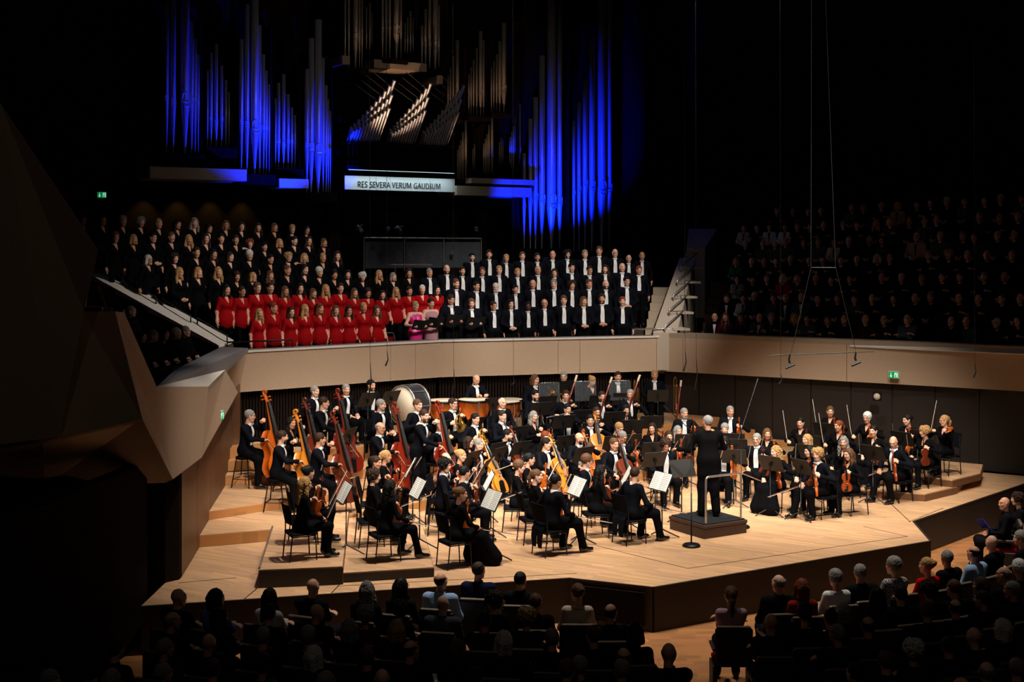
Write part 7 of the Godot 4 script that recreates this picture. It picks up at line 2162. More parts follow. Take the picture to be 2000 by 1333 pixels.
const SINGERS := [
	[-5.81,29.34,1,"stand","f","red","l","l",0,0,0.97,9],
	[-5.53,29.57,1,"stand","f","red","u","r",0,0,1.05,8],
	[-5.17,29.85,1,"stand","f","red","l","b",0,0,0.98,7],
	[-4.88,30.07,1,"stand","f","red","l","l",0,1,1.01,6],
	[-4.57,30.32,1,"stand","f","red","y","r",0,0,1.02,5],
	[-4.23,30.59,1,"stand","f","red","l","m",0,0,0.98,4],
	[-3.94,30.81,1,"stand","f","red","l","b",0,1,0.97,3],
	[-3.62,31.07,1,"stand","f","red","u","l",0,0,1.01,2],
	[-3.32,31.3,1,"stand","f","red","y","m",0,1,0.96,1],
	[-6.66,29.75,2,"stand","f","red","l","k",0,0,1.05,16],
	[-6.35,30.0,2,"stand","f","red","p","b",0,1,1.02,15],
	[-6.04,30.24,2,"stand","f","red","p","m",0,1,1.07,14],
	[-5.77,30.46,2,"stand","f","red","u","b",0,0,1.07,13],
	[-5.46,30.7,2,"stand","f","red","l","m",0,0,1.01,12],
	[-5.14,30.95,2,"stand","f","red","l","k",0,0,1.05,11],
	[-4.86,31.17,2,"stand","f","red","x","m",0,0,0.97,10],
	[-4.58,31.39,2,"stand","f","red","l","l",0,0,1.02,9],
	[-4.26,31.65,2,"stand","f","red","p","b",0,0,1.04,8],
	[-3.94,31.89,2,"stand","f","red","l","m",0,0,0.96,7],
	[-3.63,32.14,2,"stand","f","red","f","b",0,0,0.95,6],
	[-3.29,32.41,2,"stand","f","red","y","b",0,0,0.92,5],
	[-2.97,32.66,2,"stand","f","red","l","l",0,1,0.96,4],
	[-2.65,32.91,2,"stand","f","red","p","b",0,0,0.97,3],
	[-2.33,33.05,2,"stand","f","red","u","w",0,0,0.99,2],
	[-1.95,33.16,2,"stand","f","red","l","k",0,0,0.98,1],
	[-7.8,29.94,3,"clasp","f","black","l","l",0,0,1.04,15],
	[-7.43,30.23,3,"stand","f","black","o","l",0,0,1.04,14],
	[-7.03,30.55,3,"stand","f","black","l","l",0,0,1.04,13],
	[-6.65,30.84,3,"stand","f","black","f","b",0,0,0.97,12],
	[-6.31,31.11,3,"clasp","f","black","o","l",0,1,0.96,11],
	[-5.95,31.4,3,"stand","f","black","l","m",0,0,0.98,10],
	[-5.58,31.69,3,"stand","f","black","u","m",0,0,1.06,9],
	[-5.2,31.98,3,"stand","f","black","l","k",0,0,1.07,8],
	[-4.87,32.25,3,"stand","f","black","f","w",0,0,1.02,7],
	[-4.53,32.52,3,"stand","f","black","f","k",0,0,0.98,6],
	[-4.22,32.76,3,"stand","f","black","o","k",0,0,0.98,5],
	[-3.87,33.03,3,"stand","f","black","c","w",0,0,0.94,4],
	[-3.47,33.35,3,"stand","f","black","l","l",0,0,0.97,3],
	[-3.13,33.61,3,"clasp","f","black","o","g",0,0,0.93,2],
	[-2.73,33.82,3,"stand","f","black","o","b",0,0,0.99,1],
	[-8.64,30.36,4,"stand","f","black","o","w",0,1,0.97,11],
	[-8.13,30.77,4,"stand","f","black","c","b",0,0,0.99,10],
	[-7.69,31.11,4,"stand","f","black","u","b",0,0,1.08,9],
	[-7.34,31.39,4,"stand","f","black","l","k",0,0,1.05,8],
	[-6.99,31.66,4,"stand","f","black","o","b",0,0,1.01,7],
	[-6.58,31.99,4,"stand","f","black","f","w",0,0,1.03,6],
	[-6.12,32.34,4,"stand","f","black","u","k",0,0,0.97,5],
	[-5.72,32.66,4,"stand","f","black","c","l",0,1,1.0,4],
	[-5.36,32.94,4,"stand","f","black","o","l",0,0,0.99,3],
	[-4.93,33.28,4,"stand","f","black","p","l",0,0,0.99,2],
	[-4.59,33.55,4,"stand","f","black","l","b",0,0,1.02,1],
	[-9.54,30.73,5,"stand","f","black","f","r",0,1,1.05,14],
	[-9.19,31.01,5,"stand","f","black","o","l",0,0,1.02,13],
	[-8.8,31.32,5,"clasp","f","black","u","k",0,1,1.05,12],
	[-8.43,31.61,5,"stand","f","black","u","m",0,0,1.06,11],
	[-8.07,31.89,5,"stand","f","black","l","l",0,0,1.02,10],
	[-7.71,32.17,5,"stand","f","black","l","b",0,1,1.04,9],
	[-7.39,32.43,5,"stand","f","black","p","k",0,0,1.04,8],
	[-7.07,32.68,5,"stand","f","black","p","b",0,0,1.02,7],
	[-6.76,32.92,5,"stand","f","black","c","r",0,0,0.96,6],
	[-6.43,33.18,5,"stand","f","black","u","k",0,0,0.91,5],
	[-6.09,33.45,5,"stand","f","black","o","l",0,0,0.97,4],
	[-5.75,33.72,5,"clasp","f","black","u","k",0,0,1.01,3],
	[-5.41,33.99,5,"stand","f","black","l","b",0,0,1.01,2],
	[-5.05,34.27,5,"stand","f","black","o","m",0,0,0.98,1],
	[-10.44,31.11,6,"stand","f","black","l","k",0,1,1.06,14],
	[-10.06,31.41,6,"stand","f","black","l","k",0,0,1.06,13],
	[-9.66,31.72,6,"stand","f","black","f","g",0,0,1.05,12],
	[-9.3,32.01,6,"stand","f","black","c","g",0,0,1.04,11],
	[-8.93,32.3,6,"stand","f","black","p","l",0,0,1.02,10],
	[-8.54,32.61,6,"stand","f","black","l","k",0,0,1.01,9],
	[-8.18,32.89,6,"stand","f","black","y","g",0,0,1.04,8],
	[-7.86,33.14,6,"stand","f","black","o","k",0,1,0.95,7],
	[-7.49,33.43,6,"stand","f","black","o","m",0,1,1.01,6],
	[-7.14,33.71,6,"clasp","f","black","o","b",0,0,0.99,5],
	[-6.76,34.01,6,"stand","f","black","x","b",0,0,0.98,4],
	[-6.38,34.3,6,"stand","f","black","o","m",0,0,0.98,3],
	[-5.96,34.63,6,"stand","f","black","f","l",0,0,0.95,2],
	[-5.61,34.91,6,"stand","f","black","o","k",0,0,0.94,1],
	[-0.48,32.7,1,"stand","m","coat","s","b",0,1,0.99,8],
	[-0.04,32.82,1,"clasp","m","coat","o","k",0,0,1.02,7],
	[0.4,32.95,1,"stand","m","coat","s","k",0,0,0.98,6],
	[0.83,33.08,1,"stand","m","coat","t","l",0,1,1.02,5],
	[1.33,33.22,1,"stand","m","coat","s","m",0,0,1.07,4],
	[1.86,33.37,1,"clasp","m","coat","o","m",0,0,1.05,3],
	[2.35,33.51,1,"clasp","m","coat","s","b",1,0,1.09,2],
	[2.9,33.67,1,"stand","m","coat","s","r",0,0,1.04,1],
	[-1.47,33.3,2,"stand","m","coat","s","m",1,0,1.08,10],
	[-0.94,33.45,2,"stand","m","coat","s","k",0,0,1.04,9],
	[-0.44,33.59,2,"stand","m","coat","s","w",1,0,1.01,8],
	[0.08,33.74,2,"stand","m","coat","s","k",0,0,0.98,7],
	[0.54,33.88,2,"stand","m","coat","t","g",0,0,1.06,6],
	[1.1,34.04,2,"stand","m","coat","s","g",0,0,1.06,5],
	[1.59,34.18,2,"stand","m","coat","c","b",0,0,1.04,4],
	[2.06,34.31,2,"stand","m","coat","s","m",0,0,1.06,3],
	[2.52,34.44,2,"stand","m","coat","n","k",1,0,1.05,2],
	[3.1,34.61,2,"clasp","m","coat","s","k",0,1,1.1,1],
	[-2.2,33.97,3,"stand","m","coat","s","g",0,0,0.99,13],
	[-1.75,34.1,3,"stand","m","coat","t","b",1,0,1.05,12],
	[-1.34,34.22,3,"stand","m","coat","s","b",1,0,1.02,11],
	[-0.81,34.37,3,"stand","m","coat","s","m",0,0,1.01,10],
	[-0.36,34.5,3,"stand","m","coat","s","l",0,0,1.03,9],
	[0.14,34.64,3,"stand","m","coat","s","l",0,0,0.99,8],
	[0.7,34.8,3,"stand","m","coat","n","b",0,0,1.03,7],
	[1.15,34.93,3,"stand","m","coat","o","b",0,0,0.98,6],
	[1.63,35.07,3,"stand","m","coat","s","k",0,0,1.07,5],
	[2.13,35.22,3,"stand","m","coat","s","b",0,1,1.02,4],
	[2.57,35.34,3,"stand","m","coat","l","b",1,0,1.04,3],
	[3.05,35.48,3,"stand","m","coat","n","b",0,0,1.07,2],
	[3.53,35.62,3,"stand","m","coat","s","r",0,0,1.02,1],
	[-1.11,35.17,4,"stand","m","coat","s","k",1,0,0.99,12],
	[-0.64,35.31,4,"stand","m","coat","s","b",1,0,1.04,11],
	[-0.17,35.44,4,"stand","m","coat","s","l",0,0,0.97,10],
	[0.28,35.57,4,"stand","m","coat","s","m",0,0,1.01,9],
	[0.7,35.69,4,"stand","m","coat","s","b",1,1,0.99,8],
	[1.13,35.81,4,"stand","m","coat","n","b",0,0,1.03,7],
	[1.55,35.94,4,"stand","m","coat","c","k",1,1,1.04,6],
	[2.05,36.08,4,"stand","m","coat","s","g",0,0,1.04,5],
	[2.46,36.2,4,"stand","m","coat","s","m",0,0,1.1,4],
	[2.92,36.33,4,"stand","m","coat","n","g",0,1,1.06,3],
	[3.32,36.44,4,"clasp","m","coat","n","k",0,0,0.96,2],
	[3.71,36.56,4,"stand","m","coat","t","m",0,0,1.01,1],
	[-2.41,31.83,1,"folder","f","gown","u","l",0,0,1.01,"soprano soloist in a bright pink strapless gown holding a black folder"],
	[-2.04,32.09,1,"folder","f","gown","u","b",0,0,1.05,"soloist in a pale mauve gown holding a black folder"],
	[-1.55,32.24,1,"folder","m","coat","s","b",0,0,1.1,"dark haired tenor soloist in tailcoat reading from a folder"],
	[-1.04,32.38,1,"folder","m","coat","s","m",1,0,1.04,"bearded bass soloist in tailcoat reading from a folder"],
]
const BALCONY := [
	[5.25,33.16,0,"sit","m","t","b",0,0.96,"black",1],
	[5.5,33.0,0,"sit","f","l","r",0,0.97,"maroon",2],
	[5.86,32.78,0,"sit","f","l","m",0,0.97,"dark brown",3],
	[6.28,32.51,0,"fold","m","n","m",0,0.98,"grey",4],
	[6.55,32.34,0,"fold","f","f","g",0,0.99,"black",5],
	[7.06,32.01,0,"fold","f","o","l",1,1.0,"black",6],
	[7.34,31.84,0,"fold","m","s","b",0,0.99,"grey",7],
	[7.78,31.56,0,"fold","f","o","m",0,0.97,"dark brown",8],
	[8.13,31.33,0,"sit","m","t","k",0,1.0,"black",9],
	[8.57,31.05,0,"sit","m","t","g",0,1.02,"dark brown",10],
	[8.95,30.81,0,"fold","m","t","m",0,1.01,"dark brown",11],
	[9.42,30.51,0,"fold","m","n","m",0,1.04,"grey",12],
	[10.28,29.97,0,"sit","m","t","b",0,1.02,"dark brown",13],
	[10.57,29.78,0,"sit","m","t","b",0,1.03,"grey",14],
	[11.14,29.42,0,"sit","m","s","w",1,1.01,"black",15],
	[11.53,29.17,0,"fold","f","l","k",0,1.07,"black",16],
	[5.7,34.0,1,"sit","m","s","m",0,0.93,"black",1],
	[6.1,33.75,1,"sit","f","f","b",0,0.95,"white",2],
	[6.36,33.58,1,"sit","m","s","w",0,0.99,"black",3],
	[6.8,33.3,1,"sit","f","f","m",0,0.97,"grey",4],
	[7.08,33.12,1,"sit","m","n","m",0,0.97,"dark suit",5],
	[7.44,32.9,1,"sit","m","n","k",0,1.0,"grey",6],
	[7.8,32.67,1,"sit","m","t","k",0,0.94,"dark suit",7],
	[8.23,32.39,1,"sit","m","s","m",0,0.99,"navy",8],
	[8.6,32.16,1,"fold","m","s","b",0,0.98,"grey",9],
	[8.98,31.92,1,"fold","m","t","b",0,1.0,"dark brown",10],
	[9.43,31.63,1,"sit","f","l","k",0,1.0,"navy",11],
	[9.87,31.35,1,"sit","m","t","k",0,1.03,"navy",12],
	[10.19,31.15,1,"sit","m","s","g",0,1.05,"black",13],
	[10.75,30.79,1,"fold","m","t","k",0,1.04,"navy",14],
	[11.13,30.55,1,"fold","m","t","b",0,1.03,"dark suit",15],
	[11.58,30.27,1,"sit","m","s","m",0,1.05,"dark suit",16],
	[11.93,30.04,1,"sit","m","n","m",0,1.06,"dark brown",17],
	[6.13,34.86,2,"fold","f","o","k",0,0.94,"black and white",1],
	[6.51,34.62,2,"sit","m","s","k",1,0.92,"navy",2],
	[6.85,34.4,2,"fold","f","u","g",0,0.95,"black",3],
	[7.23,34.15,2,"sit","f","o","w",1,0.97,"red",4],
	[7.56,33.95,2,"fold","f","o","l",0,0.96,"dark red",5],
	[7.99,33.67,2,"sit","m","t","g",0,0.97,"dark brown",6],
	[8.34,33.45,2,"sit","m","s","b",0,0.94,"black",7],
	[8.76,33.18,2,"fold","m","s","k",0,0.98,"dark suit",8],
	[9.46,32.74,2,"sit","m","t","b",0,1.02,"dark suit",9],
	[9.88,32.47,2,"fold","m","t","w",0,1.02,"navy",10],
	[10.31,32.2,2,"sit","m","s","g",0,1.0,"black",11],
	[10.73,31.93,2,"fold","m","s","m",0,1.04,"navy",12],
	[11.09,31.7,2,"sit","m","s","b",1,1.05,"navy",13],
	[11.58,31.39,2,"fold","m","s","g",0,1.05,"navy",14],
	[11.98,31.14,2,"sit","m","t","k",0,1.06,"dark suit",15],
	[6.28,35.89,3,"sit","f","o","l",0,0.92,"green",1],
	[6.67,35.64,3,"sit","m","t","k",0,0.92,"navy",2],
	[6.98,35.44,3,"fold","m","t","g",0,0.92,"black",3],
	[7.27,35.26,3,"fold","f","s","b",0,0.94,"dark red",4],
	[7.62,35.03,3,"sit","m","n","g",0,0.98,"black",5],
	[8.06,34.75,3,"fold","f","o","k",0,0.97,"dark brown",6],
	[8.38,34.55,3,"fold","f","u","b",0,0.97,"dark brown",7],
	[8.81,34.28,3,"sit","m","n","g",1,0.94,"black",8],
	[9.17,34.05,3,"sit","m","n","m",0,0.98,"dark suit",9],
	[9.63,33.76,3,"fold","f","o","w",0,1.0,"dark suit",10],
	[9.91,33.58,3,"sit","m","t","m",0,1.01,"dark suit",11],
	[10.75,33.04,3,"fold","f","u","g",0,1.08,"dark suit",12],
	[11.18,32.77,3,"sit","f","c","l",0,1.09,"navy",13],
	[11.57,32.52,3,"fold","m","n","b",0,1.09,"black",14],
	[11.97,32.27,3,"sit","m","t","g",0,1.09,"dark suit",15],
	[12.48,31.94,3,"sit","m","s","g",0,1.09,"black",16],
	[6.7,36.75,4,"fold","m","s","w",0,0.92,"navy",1],
	[7.14,36.46,4,"sit","m","t","k",0,0.93,"grey",2],
	[7.45,36.27,4,"sit","m","n","b",0,0.92,"grey",3],
	[7.72,36.1,4,"sit","m","t","g",0,0.98,"grey",4],
	[8.16,35.81,4,"sit","f","o","m",1,0.96,"dark suit",5],
	[8.51,35.59,4,"sit","m","s","g",0,0.97,"grey",6],
	[8.9,35.35,4,"sit","f","o","m",1,0.96,"cream",7],
	[9.24,35.13,4,"sit","m","s","w",0,0.97,"dark brown",8],
	[9.72,34.82,4,"sit","m","t","w",0,1.01,"dark brown",9],
	[10.01,34.64,4,"sit","f","l","b",0,1.0,"grey",10],
	[10.79,34.15,4,"sit","m","n","w",1,1.08,"beige",11],
	[11.31,33.81,4,"sit","m","n","g",0,1.1,"grey",12],
	[11.8,33.5,4,"sit","m","s","g",0,1.09,"navy",13],
	[12.04,33.35,4,"sit","m","s","m",0,1.06,"grey",14],
	[12.53,33.03,4,"sit","m","n","k",0,1.1,"navy",15],
	[12.88,32.82,4,"sit","m","t","g",0,1.11,"dark suit",16],
	[6.84,37.78,5,"sit","f","u","b",0,0.92,"cream",1],
	[7.19,37.56,5,"fold","m","s","k",0,0.92,"navy",2],
	[7.51,37.35,5,"sit","f","o","k",0,0.93,"white",3],
	[7.91,37.1,5,"sit","f","u","k",0,0.92,"white",4],
	[8.23,36.9,5,"fold","m","s","g",0,0.93,"dark suit",5],
	[8.54,36.7,5,"sit","f","u","b",0,0.93,"dark suit",6],
	[8.88,36.48,5,"fold","m","t","g",0,0.97,"black",7],
	[9.36,36.18,5,"sit","m","s","g",0,0.98,"black",8],
	[9.69,35.97,5,"fold","m","s","m",0,0.96,"navy",9],
	[10.15,35.68,5,"sit","f","l","l",0,0.99,"black",10],
	[10.47,35.47,5,"fold","f","o","l",0,1.03,"grey",11],
	[10.92,35.19,5,"sit","m","n","b",0,1.01,"dark suit",12],
	[11.27,34.96,5,"sit","m","t","b",0,1.03,"grey",13],
	[11.54,34.8,5,"sit","m","t","b",0,1.05,"dark brown",14],
	[12.48,34.19,5,"sit","m","s","g",0,1.12,"dark suit",15],
	[12.92,33.92,5,"fold","m","t","b",0,1.09,"dark suit",16],
	[13.31,33.67,5,"sit","m","t","w",0,1.11,"dark brown",17],
	[7.91,38.23,6,"fold","m","s","g",0,0.93,"navy",1],
	[8.33,37.96,6,"fold","m","n","g",0,0.92,"dark brown",2],
	[8.72,37.71,6,"sit","m","s","m",0,0.92,"black",3],
	[9.05,37.5,6,"sit","m","t","m",1,0.92,"dark suit",4],
	[9.82,37.01,6,"sit","f","f","g",1,0.97,"grey",5],
	[10.11,36.83,6,"sit","f","f","l",0,0.96,"black",6],
	[10.55,36.55,6,"fold","m","t","w",0,1.02,"dark suit",7],
	[10.93,36.3,6,"sit","f","o","l",1,1.01,"beige",8],
	[11.39,36.01,6,"fold","m","s","b",0,1.03,"black",9],
	[11.71,35.81,6,"fold","f","c","m",0,1.06,"black",10],
	[12.09,35.57,6,"sit","f","f","w",1,1.08,"dark suit",11],
	[12.49,35.32,6,"sit","f","u","b",0,1.09,"grey",12],
	[12.94,35.03,6,"sit","f","o","k",0,1.1,"dark brown",13],
	[13.29,34.81,6,"sit","m","s","w",0,1.12,"black",14],
	[13.75,34.51,6,"fold","f","o","k",0,1.12,"grey",15],
]
const STALLS := [
	[-4.26,16.35,"m","n","b","dark",1,0,0],
	[-3.77,16.33,"f","o","k","pale blue shirt",2,0,0],
	[-3.13,16.57,"f","l","b","white",3,0,0],
	[-2.64,16.97,"m","n","b","dark",4,0,0],
	[-1.9,16.74,"f","l","g","dark",5,0,0],
	[-1.47,17.05,"f","l","k","dark",6,0,0],
	[-0.96,17.31,"m","t","b","pale blue",7,0,0],
	[-0.46,17.83,"m","s","b","dark blue",8,0,0],
	[0.12,17.5,"m","s","k","dark",9,0,0],
	[-4.1,15.47,"m","t","g","dark",1,2,0],
	[-3.54,15.54,"f","o","k","dark",2,2,0],
	[-2.99,15.73,"m","s","b","dark",3,2,0],
	[-2.42,15.89,"m","n","b","dark",4,2,0],
	[-1.81,15.78,"f","c","g","maroon",5,2,0],
	[-1.41,16.09,"f","c","k","dark",6,2,0],
	[-0.88,16.28,"m","n","b","grey",7,2,0],
	[-0.24,16.26,"f","c","b","dark",8,2,0],
	[0.3,16.38,"m","s","m","dark",9,2,0],
	[0.85,16.64,"f","u","m","cream",10,2,0],
	[2.83,16.54,"f","p","m","pink",1,1,1],
	[3.56,17.1,"m","t","g","dark",2,1,1],
	[3.84,16.97,"f","o","r","rust red",3,1,1],
	[4.42,17.5,"f","f","g","white",4,1,1],
	[4.82,17.72,"m","s","g","dark",5,1,1],
	[5.37,18.03,"f","f","g","black and white",6,1,1],
	[5.9,18.23,"f","u","l","red",7,1,1],
	[6.32,18.6,"m","s","g","dark",8,1,1],
	[6.83,18.94,"m","t","k","pale blue",9,1,1],
	[7.32,19.53,"m","n","m","dark",10,1,1],
	[7.95,20.02,"f","f","g","dark",11,1,1],
	[3.1,15.33,"m","n","m","dark",1,3,1],
	[3.59,15.67,"f","f","k","dark",2,3,1],
	[3.9,15.69,"m","s","b","dark",3,3,1],
	[4.15,16.03,"f","o","g","dark",4,3,1],
	[4.67,16.38,"f","l","k","dark",5,3,1],
	[5.05,16.62,"m","s","k","dark",6,3,1],
	[5.47,16.79,"f","c","b","dark",7,3,1],
	[5.86,16.99,"m","s","m","dark",8,3,1],
	[6.29,17.18,"f","o","b","dark",9,3,1],
	[6.73,17.52,"m","t","g","dark",10,3,1],
	[7.14,18.03,"f","f","w","dark",11,3,1],
	[8.71,22.64,"m","n","w","dark",1,10,1],
	[9.1,23.05,"f","c","b","dark",2,10,1],
	[-4.45,14.38,"m","s","b","dark",2,4,0],
	[-3.92,14.49,"m","s","g","dark",3,4,0],
	[-3.46,14.61,"m","n","k","dark",4,4,0],
	[-2.88,14.78,"m","s","g","dark",5,4,0],
	[-2.38,14.92,"f","f","g","dark",6,4,0],
	[-1.91,15.07,"f","o","g","dark",7,4,0],
	[-1.37,15.19,"f","o","l","dark",8,4,0],
	[-0.33,15.53,"m","s","k","dark",10,4,0],
	[0.19,15.62,"f","c","l","dark",11,4,0],
	[1.23,15.92,"m","t","b","dark",13,4,0],
	[3.78,14.9,"m","s","g","dark",1,5,1],
	[4.24,15.23,"m","t","k","dark",2,5,1],
	[5.15,15.88,"m","s","m","dark",4,5,1],
	[5.6,16.16,"m","t","k","dark",5,5,1],
	[6.05,16.48,"m","s","b","dark",6,5,1],
	[6.54,16.75,"m","s","g","dark",7,5,1],
	[-4.81,13.34,"m","s","g","dark",1,6,0],
	[-4.2,13.45,"f","o","g","dark",2,6,0],
	[-3.69,13.57,"m","s","g","dark",3,6,0],
	[-3.22,13.77,"m","s","m","dark",4,6,0],
	[-2.71,13.87,"f","f","b","dark",5,6,0],
	[-2.16,14.03,"f","o","w","dark",6,6,0],
	[-1.61,14.18,"m","s","m","dark",7,6,0],
	[-1.13,14.32,"m","t","b","dark",8,6,0],
	[-0.62,14.42,"f","o","m","dark",9,6,0],
	[-0.1,14.56,"f","o","w","dark",10,6,0],
	[0.46,14.77,"m","s","g","dark",11,6,0],
	[0.94,14.86,"m","s","m","dark",12,6,0],
	[1.45,15.02,"f","o","k","dark",13,6,0],
	[3.65,13.64,"m","s","k","dark",1,7,1],
	[4.08,13.94,"m","s","m","dark",2,7,1],
	[4.47,14.24,"f","c","w","dark",3,7,1],
	[4.98,14.59,"m","s","b","dark",4,7,1],
	[5.35,14.83,"m","n","g","dark",5,7,1],
	[5.8,15.16,"f","o","w","dark",6,7,1],
	[-4.55,12.35,"m","t","k","dark",1,8,0],
	[-3.95,12.55,"m","s","m","dark",2,8,0],
	[-3.47,12.71,"m","t","g","dark",3,8,0],
	[-2.92,12.84,"m","s","k","dark",4,8,0],
	[-2.43,12.92,"f","f","k","dark",5,8,0],
	[-1.9,13.12,"m","s","g","dark",6,8,0],
	[-1.35,13.27,"m","n","b","dark",7,8,0],
	[-0.38,13.51,"m","s","b","dark",9,8,0],
	[0.72,13.77,"m","s","g","dark",11,8,0],
	[1.22,13.96,"m","t","m","dark",12,8,0],
	[1.73,14.1,"m","n","g","dark",13,8,0],
	[4.1,12.9,"m","s","g","dark",1,9,1],
	[4.62,13.17,"m","t","g","dark",2,9,1],
	[5.0,13.47,"m","t","g","dark",3,9,1],
	[5.44,13.79,"m","s","g","dark",4,9,1],
	[0.59,13.58,"m","s","m","dark",1,11,0],
	[1.17,13.68,"m","s","g","dark",2,11,0],
]
